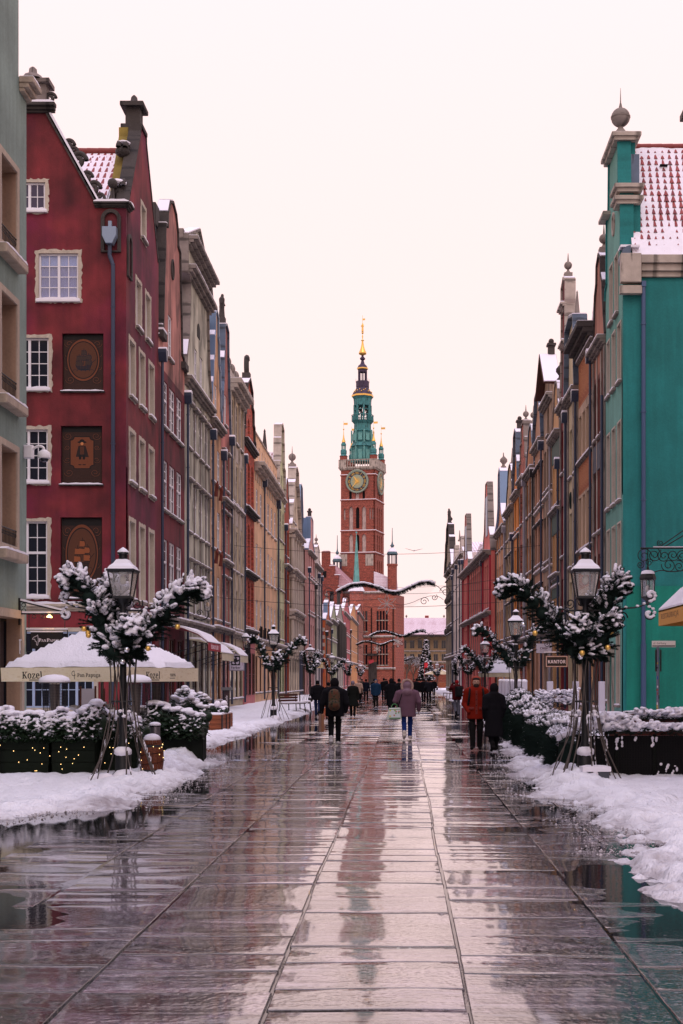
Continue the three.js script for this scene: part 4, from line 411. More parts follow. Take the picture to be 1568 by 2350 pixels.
{ const h = new House({ label: 'narrow russet red house squeezed beside the pale green gable house', x0: -10, d0: 109, d1: 113.6, eave: 15.5, wall: plaster(0xa4492f), ridge: 18, gable: bell(15.5, 18.6), coping: M.greystone, frame: M.woodDark });
  for (const [y, hh] of [[12, 2.2], [8.2, 2.4], [4.6, 2.4]]) h.row(y, hh, 2, 1.2, { nx: 2, ny: 3 }); h.row(0.5, 3, 2, 1.4, { nx: 1, ny: 1 }); h.cornice(10.9, 0.3, 0.4); h.cornice(4, 0.3, 0.4); h.pipe(0.1, 14); h.finish(); }
{ const h = new House({ label: 'ornate cream stone house with columns, balconies and a ball-topped gable', rv: 0.045, x0: -10, d0: 113.6, d1: 124.5, eave: 15, wall: plaster(0xdccbb0, true), ridge: 18, gable: mir([[0, 15], [0.08, 15.6], [0.12, 17], [0.2, 17.4], [0.24, 19], [0.34, 19.4], [0.36, 20.5], [0.5, 20.8]]), coping: M.palestone, copP: 0.3, frame: M.palestone });
  for (const [y, hh] of [[11.6, 2.3], [8.0, 2.4], [4.4, 2.4]]) { h.row(y, hh, 4, 1.3, { nx: 2, ny: 3, rv: 0.3, hood: M.palestone }); for (let i = 0; i < 5; i++) h.put(mesh('column', [cyl(0.2, 0.17, hh + 0.6, 0, (hh + 0.6) / 2, 0, 8), box(0.5, 0.2, 0.5, 0, 0.1, 0), box(0.5, 0.25, 0.5, 0, hh + 0.6, 0)], M.palestone, h.g), 'front', 0.4 + i * 2.55, y - 0.4, 0.25); h.cornice(y + hh + 0.4, 0.4, 0.7, { m: M.palestone }); } h.row(0.5, 3, 4, 1.6, { nx: 1, ny: 1 }); h.row(15.8, 1.6, 2, 1, { us: [4.4, 6.4] }); h.put(mesh('ball_finial', ballFinial(1.8, 0.34), M.greystone, h.g), 'front', 5.4, 20.8, -0.2); h.finish(); }
{ const h = new House({ label: 'slim dark slate-coloured house before the projecting grey end wall', x0: -10, d0: 124.5, d1: 129, eave: 17, wall: plaster(0x3d4254), ridge: 19, gable: mir([[0, 17], [0.1, 18.5], [0.2, 19.4], [0.24, 20.2], [0.5, 20.4]]), coping: M.zinc, frame: M.greystone });
  for (const [y, hh] of [[12.6, 2.2], [8.8, 2.4], [5, 2.4]]) h.row(y, hh, 2, 1.2, { nx: 2, ny: 3 }); h.row(0.5, 3, 2, 1.4, { nx: 1, ny: 1 }); h.finish(); }
// the street narrows: houses set a little further out
const paleZinc = mat(lin(0.30, 0.29, 0.34), 0.5, { metalness: 0.2 });
function plainHouse(o) { const h = new House(o); const n = o.n || 3; for (const [y, hh] of o.rows || [[12, 2.1], [8.4, 2.3], [4.7, 2.4]]) h.row(y, hh, n, o.w || 1.15, { nx: 2, ny: 3, tr: 0.6, detail: false, frame: o.frame || M.white, hood: o.hood }); h.row(0.5, 2.9, Math.max(2, n - 1), 1.5, { nx: 1, ny: 1, frame: M.woodDark, detail: false }); h.cornice(4.0, 0.3, 0.3); h.cornice(o.eave - 0.4, 0.35, 0.35); if (o.pipe !== false) h.pipe(0.12, o.eave - 0.8 - (o.d0 * 7 % 5) * 0.5, 0.2, o.d0 * 3 % 2 < 1.2, 'front', [M.pipe, paleZinc, M.ironRough][Math.floor(o.d0) % 3]); const q = Math.floor(o.d0 * 1.7) % 4, top = o.gable ? Math.max(...o.gable.map(p => p[1])) : 0; if (top && o.d0 < 160 && !o.name) h.put(mesh(['ball_finial', 'urn', 'obelisk', 'pinnacle'][q], [() => ballFinial(1.1, 0.2), () => urn(1.0, 0.22), () => obelisk(1.2, 0.26), () => merge([cbox(0.4, 0.5, 0.36, 0.02, 0, 0.25, 0), cbox(0.6, 0.12, 0.5, 0.02, 0, 0.55, 0), sph(0.16, 0, 0.75, 0)])][q](), q % 2 ? M.darkstone : M.greystone, h.g), 'front', h.L / 2, top + 0.08, -0.18);
  if (q % 2 === 0) { for (const u of [0.16, h.L - 0.16]) h.strip(u - 0.13, u + 0.13, 4.35, o.eave - 0.45, 0.07, M.greystone); for (let i = 1; i < n; i++) h.strip(h.L * i / n - 0.06, h.L * i / n + 0.06, 4.35, o.eave - 0.45, 0.05, M.palestone); } else for (const [y] of o.rows || [[12], [8.4], [4.7]]) if (y > 5) h.cornice(y - 0.5, 0.14, 0.14, { m: M.palestone });
  if (o.extra) o.extra(h); return h.finish(); }
plainHouse({ label: 'pink-fronted house with red windows behind a bare grey-brown end wall', x0: -9.5, x1: -9.4, d0: 129, d1: 137, eave: 14.4, wall: plaster(0xcf9a94), sideMat: plaster(0x8a7668, true), ridge: 16.5, frame: mat(lin(0.3, 0.03, 0.05), 0.6), gable: mir([[0, 14.4], [0.1, 15], [0.3, 15.6], [0.3, 17.8], [0.5, 18]]), coping: M.zinc, extra: h => { mesh('gable_return', [bb(2.2, 5.6, 15, 17.8, -1.6, -0.33)], M.zinc, h.g); } });
plainHouse({ label: 'pale cream and white house with three dark downpipes', x0: -9.4, x1: -9.3, d0: 137, d1: 146, eave: 13.8, wall: plaster(0xd3c9c2), ridge: 15.5, gable: mir([[0, 13.8], [0.15, 14.2], [0.3, 14.5], [0.32, 15.6], [0.5, 16]]), coping: M.palestone, frame: mat(lin(0.55, 0.5, 0.5), 0.8), extra: h => { h.pipe(4.5, 12.5); h.pipe(8.7, 12.5); } });
plainHouse({ label: 'russet house with red and white quoined end wall', x0: -8.8, d0: 146, d1: 156, eave: 8.2, wall: plaster(0xc9683c), sideMat: plaster(0xa04534), ridge: 9.6, n: 4, rows: [[6.2, 1.4], [4.2, 1.5]], gable: mir([[0, 8.2], [0.1, 8.6], [0.3, 9], [0.32, 10.2], [0.5, 10.6]]), coping: M.zinc, extra: h => { for (let i = 0; i < 12; i++) mesh('quoin', box(0.03, 0.4, 0.35 + 0.2 * (i % 2), -0.012, 2.5 + i * 0.42, -0.35), i % 2 ? M.palestone : M.redtile, h.g); } });
plainHouse({ label: 'light olive green house with a pitched gable down the left row', x0: -8.8, d0: 156, d1: 170, eave: 8.8, wall: plaster(0xc3c9a4), ridge: 10.8, n: 4, rows: [[6.6, 1.7], [4.3, 1.7]], gable: tri(8.8, 11.1), coping: M.greystone, frame: M.palestone });
plainHouse({ label: 'grey stone house with columned front and dark statue on its gable', x0: -8.8, d0: 170, d1: 189, eave: 9.4, wall: plaster(0xa39c92), ridge: 11, n: 4, rows: [[7, 1.9], [4.4, 1.8]], gable: bell(9.4, 11.6), coping: M.greystone, extra: h => { for (let i = 0; i < 5; i++) h.put(mesh('column', cyl(0.25, 0.22, 4.6, 0, 2.3, 0, 8), M.darkstone, h.g), 'front', 1 + i * 4.2, 4.4, 0.3); h.put(mesh('gable_figure', statueGeo(2.2, 4), M.darkstone, h.g), 'front', 9, 11.6, -0.2); } });
plainHouse({ label: 'rose red house with white windows down the left row', x0: -8.8, d0: 189, d1: 212, eave: 11.4, wall: plaster(0xbd6467), ridge: 13, n: 5, rows: [[8.6, 2.1], [6, 1.9], [4.3, 1.3]], gable: bell(11.4, 13.8), coping: M.palestone });
plainHouse({ label: 'orange house with white windows beside the brick gothic hall', x0: -8.8, d0: 212, d1: 245, eave: 11.8, wall: plaster(0xd89a63), ridge: 13.6, n: 6, rows: [[8.8, 2.1], [6.2, 1.9], [4.3, 1.4]], gable: bell(11.8, 14.4), coping: M.palestone });
plainHouse({ label: 'brick house with tall gothic niches in front of the town hall', x0: -8.8, d0: 245, d1: 281, eave: 14.4, wall: M.brick, ridge: 16.2, n: 5, rows: [[5, 7.5]], w: 2.4, gable: tri(14.4, 16.4), frame: M.darkstone, coping: M.darkstone });
// ---------------------------------------------------------------- right side of the street
{ // near right house: out of the frame, it carries the awning and the lantern bracket
  const h = new House({ label: 'tall ochre house just beyond the right edge carrying the lantern bracket', x0: 8, d0: 4, d1: 35.6, eave: 17, wall: plaster(0xb08b62), ridge: 20, depth: 11, gable: [[0, 17], [1, 17]] }); for (const y of [12.4, 8.6, 4.9]) h.row(y, 2.2, 9, 1.2, { nx: 2, ny: 3, detail: false }); h.row(0.6, 2.8, 7, 2, { nx: 2, ny: 1, frame: M.woodDark, detail: false }); h.cornice(16.6, 0.4, 0.5); h.cornice(4.1, 0.3, 0.3); h.finish();
}
const tealWall = plaster(0x70ab9d), tealSide = plaster(0x268583);
{
  const h = new House({ label: 'teal green corner house with a stepped gable and snow-covered tiled roof', x0: 8, d0: 47.8, d1: 51.9, eave: 16.7, wall: tealWall, sideMat: tealSide, trim: M.palestone, depth: 9, bodyH: 16.6, gable: mir([[0, 16.7], [0.02, 17.0], [0.10, 17.2], [0.10, 19.6], [0.2, 19.8], [0.22, 20.2], [0.24, 21.8], [0.5, 21.9]]), coping: tealSide, copP: 0.06, sillMat: M.greystone });
  const ln = { mat: M.cream, t: 0.014 }, cl = { t: 0.05, mat: M.cream, rough: 0, d: 0.03 };
  h.row(15.4, 2.2, 2, 0.72, { us: [1.4, 2.65], nx: 2, ny: 3, lining: ln, collar: cl, rv: 0.26 }); for (const [y, hh] of [[12.7, 2.15], [8.3, 2.9], [5.3, 2.15]]) h.row(y, hh, 3, 0.74, { us: [0.75, 2.05, 3.35], nx: 2, ny: 3, lining: ln, collar: cl, rv: 0.28 });
  h.win(1.0, 0.7, 0.75, 2.6, { nx: 1, ny: 2, lining: ln, collar: cl, rv: 0.25 }); h.win(2.6, 0.05, 1.0, 2.5, { nx: 1, ny: 1, frame: M.woodDark, sill: false, collar: { t: 0.14, mat: M.palestone, rough: 0, d: 0.08 }, rv: 0.2 }); h.cornice(2.62, 0.3, 0.45, { u0: 1.85, u1: 3.35, m: M.palestone }); h.win(3.65, 0.8, 0.5, 2.2, { nx: 1, ny: 2, collar: cl });
  h.put(mesh('oval_window', lathe([[0, 0], [0.2, 0.0], [0.2, 0.05], [0.27, 0.05], [0.27, -0.02]], 18).rotateX(PI / 2).scale(1, 1.7, 1), M.palestone, h.g), 'front', 2.05, 19.0, 0.01);
  h.sideWall([[0, 0], [8.6, 0], [8.6, 16.85], [0, 16.85]], tealSide);
  h.put(mesh('lower_paint', box(8.4, 5.0, 0.012, 4.2, 2.5, 0.0), plaster(0x178a76), h.g), 'side', 0.12, 0.06, 0.03);
  // cornice along the side eave and corner block
  h.cornice(16.35, 0.75, 0.3, { plane: 'side', u0: 0.62, u1: 8.5, m: M.palestone, snow: false }); h.strip(-0.12, 0.62, 16.1, 17.15, 0.3, M.palestone, 'corner_block', 'side'); h.strip(-0.14, 0.66, 15.7, 16.0, 0.24, M.palestone, 'corner_block', 'side');
  const L = h.L; mesh('zinc_cap', [place(flat(new THREE.CylinderGeometry(0.34, 0.34, 0.8, 14, 1, false, 0, PI)), L - 0.18, 17.12, -0.25, PI / 2, 0, PI / 2), bb(L - 1.15, L - 0.85, 20.0, 21.2, -0.75, -0.3)], M.lead, h.g); h.snow.push(bb(L - 0.45, L + 0.1, 17.44, 17.52, -0.6, 0.1));
  // gable returns seen from the side
  mesh('gable_return', [bb(L - 1.1, L - 0.42, 17.2, 19.65, -0.72, -0.31), bb(L - 1.35, L - 1.0, 19.8, 21.7, -0.62, -0.31)], tealSide, h.g); for (const [u, y, w] of [[0.62, 19.15, 0.95], [0.62, 19.55, 1.2], [2.05, 21.7, 2.8]]) h.put(mesh('cornice', [cbox(w, 0.14, 1.1, 0.02, 0, 0.2, -0.3), cbox(w - 0.15, 0.14, 0.9, 0.02, 0, 0.06, -0.3)], M.palestone, h.g), 'front', u, y, 0.05); h.put(mesh('cornice', [cbox(1.2, 0.14, 1.1, 0.02, 0, 0.2, -0.3)], M.palestone, h.g), 'front', 3.48, 19.55, 0.05);
  h.put(mesh('ball_finial', [box(0.55, 0.4, 0.5, 0, 0.2, 0), lathe([[0.26, 0.4], [0.1, 0.62], [0.09, 0.72]], 12), sph(0.36, 0, 1.02, 0, 1, 1, 1, 16), lathe([[0.37, 1.0], [0.38, 1.03], [0.37, 1.06]], 16), cyl(0.09, 0.03, 0.25, 0, 1.45, 0, 8), cyl(0.025, 0.006, 0.6, 0, 1.85, 0, 6)], M.greystone, h.g), 'front', L / 2, 22.05, -0.25); h.ledge('front', L / 2, 21.98, 2.6, 0.1, 0.9, -0.25);
  const pg = [cyl(0.08, 0.08, 13.2, 0, 9.4, 0, 12), cyl(0.1, 0.1, 2.9, 0, 1.5, 0, 12), place(box(0.16, 0.2, 0.3), 0, 16.05, -0.05)]; for (const y of [14.6, 11.4, 8.2, 5]) pg.push(cyl(0.1, 0.1, 0.06, 0, y, 0, 12)); h.put(mesh('downpipe', pg, mat(lin(0.06, 0.10, 0.19), 0.45, { metalness: 0.3 }), h.g), 'side', 0.72, 0, 0.16);
  h.finish();
  const a = V(L - 0.02, 17.02, -0.4), up = V(-L / 2 + 0.02, 4.9, 0), Ls = up.length(), Y1 = up.clone().normalize(), X1 = V(0, 0, -1), Z1 = X1.clone().cross(Y1).negate(); // right pitch: outward is +x
  const Xr = Y1.clone().cross(V(4.9, L / 2, 0).normalize()); const q = new THREE.Quaternion().setFromRotationMatrix(new THREE.Matrix4().makeBasis(Xr, Y1, V(4.9, L / 2, 0).normalize()));
  mesh('roof', extr(poly([[0.02, 16.95], [L - 0.03, 16.95], [L / 2, 21.86]]), 8.4, 0, -8.9), M.redtile, h.g);
  tiledPitch(h.g, { pos: a, quat: q }, 4.2, Ls, (u, v) => 0.052 + 0.045 * smooth(0.32, 0.02, v) + 0.02 * smooth(0.6, 1, v) + 0.03 * smooth(0.3, 0, 1 - u) * smooth(0.8, 0.2, v) + 0.03 * smooth(0.85, 1, u), 43, 16, 18, 0);
  const rt = flat(new THREE.CylinderGeometry(0.12, 0.13, 0.43, 8, 1)).rotateX(PI / 2); for (let i = 0; i < 14; i++) mesh('ridge_tile', rt, M.redtile, h.g).position.set(L / 2, 21.95, -0.75 - i * 0.42);
  mesh('skylight', place(box(0.3, 0.02, 0.2), 0, 0, 0).applyMatrix4(new THREE.Matrix4().compose(a.clone().add(Y1.clone().multiplyScalar(4.3)).add(V(0.06, 0.05, -1.4)), q, V(1, 1, 1))), M.dark, h.g);
}
const brownWall = plaster(0xa85f44, true);
plainHouse({ label: 'dark brown townhouse with black window shutters next to the teal corner house', x0: 8, d0: 51.9, d1: 55.2, eave: 15.4, wall: plaster(0x844840, true), wall2: plaster(0xb87f6a, true), split: 14.2, ridge: 17, n: 3, w: 0.72, frame: M.woodDark, rows: [[11.6, 2.4], [7.7, 2.5], [4.5, 2.3]], gable: mir([[0, 15.4], [0.1, 16.2], [0.2, 17.6], [0.32, 18], [0.34, 18.7], [0.5, 19]]), coping: M.darkstone, extra: h => { for (let i = 0; i < 3; i++) h.put(mesh('sgraffito_panel', cbox(0.75, 1.1, 0.05, 0.01), mat(lin(0.10, 0.11, 0.14), 0.8, { map: T.old }), h.g), 'front', 0.55 + i * 1.1, 10.8, 0.03); } });
{ const h = new House({ label: 'orange-brown townhouse with sgraffito friezes between rows of cream-framed windows', x0: 8, d0: 55.2, d1: 60, eave: 16.6, wall: mat(lin(0.72, 0.52, 0.36), 0.9, { map: T.old }), ridge: 19, gable: [[0, 16.8], [1, 16.8]], bodyH: 16.4, frame: M.woodDark });
  const fr = canvasTex(512, 256, (c, w, hh) => { c.fillStyle = '#93502a'; c.fillRect(0, 0, w, hh); c.strokeStyle = '#c48a58'; c.lineWidth = 4; c.strokeRect(8, 8, w - 16, hh - 16); c.lineWidth = 3; for (let i = 0; i < 14; i++) { c.strokeRect(24 + i * 34, 28 + (i % 2) * 12, 20, hh - 80); c.strokeRect(30 + i * 34, 50 + (i % 2) * 12, 8, hh - 130); } c.fillStyle = '#5f2f1c'; const r = rng(8); for (let i = 0; i < 900; i++) c.fillRect(r() * w, r() * hh, 3, 2); });
  const fm = mat(0xffffff, 0.9, { map: fr }); for (const [y, hh] of [[11.6, 2.0], [7.6, 2.3], [4.3, 1.2]]) h.row(y, hh, 4, 0.86, { nx: 1, ny: 2, detail: false, rv: 0.3, lining: { mat: mat(lin(0.5, 0.36, 0.24), 0.85), t: 0.02 }, sill: false }); for (const [y0, y1] of [[14.0, 16.0], [10.0, 11.35], [5.7, 7.3]]) { const m = h.put(mesh('sgraffito_frieze', flat(new THREE.PlaneGeometry(h.L - 0.2, y1 - y0)), fm, h.g), 'front', h.L / 2, (y0 + y1) / 2, 0.006); h.cornice(y1 - 0.02, 0.14, 0.16, {}); } h.cornice(16.2, 0.6, 0.7, { m: M.darkstone }); h.row(0.5, 2.9, 3, 1.2, { nx: 1, ny: 1, detail: false }); h.pipe(0.08, 15, 0.2, true); h.cornice(3.9, 0.25, 0.3); h.finish(); }
plainHouse({ label: 'cream townhouse with two slim wreath shapes on its front', x0: 8, d0: 60, d1: 63.7, eave: 15.2, wall: plaster(0xd9c7a0), ridge: 17, n: 2, w: 0.95, frame: M.dark, rows: [[11.3, 2.3], [7.0, 2.6], [4.4, 1.9]], gable: mir([[0, 15.2], [0.04, 16], [0.1, 18.4], [0.5, 18.7]]), coping: M.lead, copP: 0.25, extra: h => { for (const u of [1.1, 2.6]) h.put(mesh('oval_wreath', lathe([[0.12, 0.04], [0.2, 0.06], [0.24, 0]], 14).rotateX(PI / 2).scale(1, 1.8, 1), M.fir, h.g), 'front', u, 10.2, 0.02); } });
plainHouse({ label: 'dark wine-red townhouse with a tall narrow chimney-like gable', x0: 8, d0: 63.7, d1: 66.8, eave: 15.4, wall: plaster(0x802b30, true), ridge: 17, n: 2, w: 0.95, frame: M.dark, rows: [[12, 2.2], [7.8, 2.6], [4.4, 2.3]], gable: mir([[0, 15.4], [0.1, 16.2], [0.22, 17], [0.28, 20.2], [0.24, 20.4], [0.24, 21.3], [0.5, 21.6]]), coping: M.palestone, copP: 0.1, extra: h => { h.cornice(20.0, 0.25, 0.3, { u0: 0.7, u1: h.L - 0.7, m: M.palestone }); h.cornice(18.2, 0.2, 0.25, { u0: 0.7, u1: h.L - 0.7, m: M.palestone }); } });
plainHouse({ label: 'townhouse with dark green spandrels and a yellow window bay', x0: 8, d0: 66.8, d1: 70.5, eave: 14.5, wall: plaster(0xd8a874), ridge: 17, n: 3, w: 0.85, frame: mat(lin(0.6, 0.45, 0.16), 0.7), rows: [[10.8, 2.2], [6.9, 2.4], [4.4, 1.4]], gable: bell(14.5, 17.2), coping: M.greystone, extra: h => { const gm = mat(lin(0.03, 0.075, 0.06), 0.7); for (const y of [13.1, 9.3, 5.9]) { h.strip(0.1, h.L - 0.1, y, y + 1.0, 0.05, gm, 'green_spandrel'); h.cornice(y + 1.0, 0.2, 0.3); } } });
plainHouse({ label: 'grey-brown townhouse with a snow-capped pediment on the right row', x0: 8, d0: 70.5, d1: 75, eave: 17.2, wall: plaster(0xa58b74, true), ridge: 18.4, n: 3, w: 0.95, frame: M.dark, rows: [[12.2, 2.3], [8.2, 2.6], [4.5, 2.4]], gable: mir([[0, 17.6], [0.5, 19.6]]), coping: M.woodDark, copP: 0.5, extra: h => { h.win(2.2, 15.2, 0.9, 1.6, { nx: 2, ny: 2, arch: true, detail: false }); } });
plainHouse({ label: 'pinkish brown townhouse with carved window heads on the right row', x0: 8, d0: 75, d1: 80, eave: 15.6, wall: plaster(0xc29376), ridge: 17, n: 3, w: 1.0, frame: M.dark, gable: mir([[0, 15.6], [0.1, 17], [0.25, 17.6], [0.28, 18.4], [0.5, 18.6]]), coping: M.lead, copP: 0.2, hood: M.darkstone });
plainHouse({ label: 'narrow brown townhouse with orange shutters on the right row', x0: 8, x1: 7.95, d0: 80, d1: 85, eave: 14.8, wall: plaster(0xb98054, true), ridge: 16.5, n: 3, w: 1.0, frame: M.woodDark, gable: bell(14.8, 17.6), coping: M.lead });
plainHouse({ label: 'russet brick townhouse with snow on stepped ledges, right row', x0: 7.95, x1: 7.9, d0: 85, d1: 89.2, eave: 15, wall: M.brick, ridge: 17, n: 2, w: 1.2, frame: M.darkstone, gable: steps(15, 18.6, 3, 0.3), coping: M.greystone });
plainHouse({ label: 'bright orange-plastered slim townhouse, right row', x0: 7.9, x1: 7.85, d0: 89.2, d1: 93.4, eave: 14.6, wall: plaster(0xe89448), ridge: 17, n: 2, w: 1.1, frame: M.palestone, gable: mir([[0, 14.6], [0.15, 16.5], [0.25, 17], [0.28, 18.6], [0.5, 19]]), coping: M.lead, copP: 0.2 });
plainHouse({ label: 'sandy townhouse with carved stone swags on its gable, right row', x0: 7.85, x1: 7.8, d0: 93.4, d1: 100, eave: 14.2, wall: plaster(0xccb08a, true), ridge: 16, n: 3, w: 1.2, frame: M.dark, gable: bell(14.2, 17.4), coping: M.darkstone, hood: M.darkstone });
plainHouse({ label: 'peach townhouse with a slate-blue obelisk gable before the red terrace', x0: 7.8, x1: 7.7, d0: 100, d1: 109, eave: 13.6, wall: plaster(0xdca076), ridge: 16, n: 4, w: 1.2, frame: M.woodDark, gable: mir([[0, 13.6], [0.25, 14.4], [0.36, 15.4], [0.4, 18], [0.5, 18.4]]), coping: M.zinc, copP: 0.2, extra: h => h.put(mesh('urn', urn(1.2, 0.3), M.greystone, h.g), 'front', 4.5, 18.4, -0.2) });
{ const red = plaster(0xa62a3a), rose = plaster(0xdd7a70); const h = new House({ name: 'terrace_building', label: 'long crimson terrace building with tall grey windows and two blue-edged gables', category: 'building', x0: 7.25, x1: 6.25, d0: 109, d1: 138, eave: 12.4, wall: rose, sideMat: red, ridge: 14.4, depth: 13, gable: mir([[0, 12.4], [0.02, 13.6], [0.03, 13.8], [0.06, 14.4], [0.1, 18.4], [0.15, 18.4], [0.19, 14.4], [0.22, 13.6], [0.22, 12.4], [0.5, 12.4]]), coping: M.greystone, frame: M.greystone });
  for (const [y, hh] of [[7.6, 3.8], [3.6, 3.0]]) { h.row(y, hh, 3, 1.15, { us: [1.6, 3.4, 5.2], nx: 2, ny: 4, rv: 0.1 }); h.row(y, hh, 6, 1.25, { us: [8.4, 10.7, 13, 15.3, 17.6, 19.9], nx: 2, ny: 4, rv: 0.1 }); h.row(y, hh, 3, 1.15, { us: [23.6, 25.4, 27.2], nx: 2, ny: 4, rv: 0.1 }); } for (const u of [0.1, 6.6, 22.1, 28.7]) h.strip(u, u + 0.5, 0.1, 12.2, 0.14, red); for (let i = 0; i < 7; i++) h.strip(7.2 + i * 2.3, 7.35 + i * 2.3, 3.4, 12, 0.06, M.greystone); h.cornice(12.0, 0.4, 0.7); h.cornice(7.0, 0.3, 0.5); h.cornice(3.1, 0.3, 0.5); h.row(0.4, 2.4, 8, 2, { nx: 1, ny: 1, frame: M.dark }); for (let i = 0; i < 5; i++) h.put(mesh('urn', urn(1.2, 0.3), M.greystone, h.g), 'front', 8 + i * 3.2, 12.4, -0.2); for (const u of [3.6, 25.4]) h.put(mesh('zinc_panel', box(1.6, 3.4, 0.06, 0, 0, 0), M.zinc, h.g), 'front', u, 15.6, 0.02); h.pipe(6.8, 11.6); h.finish(); }
plainHouse({ label: 'white-rendered house with blue-grey drainpipes beyond the crimson terrace', x0: 6.25, x1: 5.85, d0: 138, d1: 156, eave: 15, wall: plaster(0xece0d8), ridge: 17, n: 5, frame: mat(lin(0.5, 0.47, 0.48), 0.8), gable: mir([[0, 15], [0.1, 15.6], [0.12, 16.8], [0.24, 17], [0.26, 15.4], [0.5, 15.4]]), coping: M.palestone, extra: h => { h.pipe(4, 14); h.pipe(10, 14); h.pipe(16, 14); } });
plainHouse({ label: 'ornate dark stone house with a figure on its gable at the far right', x0: 5.85, x1: 5.5, d0: 156, d1: 172, eave: 15.2, wall: plaster(0x948672, true), ridge: 18, n: 5, w: 1.6, frame: M.darkstone, hood: M.darkstone, gable: mir([[0, 15.2], [0.08, 16.6], [0.16, 17.2], [0.2, 18.8], [0.3, 19.2], [0.34, 20.6], [0.5, 21]]), coping: M.darkstone, copP: 0.3, extra: h => { h.put(mesh('gable_figure', [box(0.7, 1, 0.6, 0, 0.5, 0), place(statueGeo(1.9, 5), 0, 1, 0)], M.darkstone, h.g), 'front', 12, 20.6, -0.2); const r = rng(77); for (let i = 0; i < 26; i++) h.put(mesh('carving', sph(0.3 + r() * 0.25, 0, 0, 0, 1, 0.9, 0.7, 6), M.darkstone, h.g), 'front', 0.6 + r() * 15, [14.8, 11.4, 7.6][i % 3] + r() * 0.6, 0.15); } });
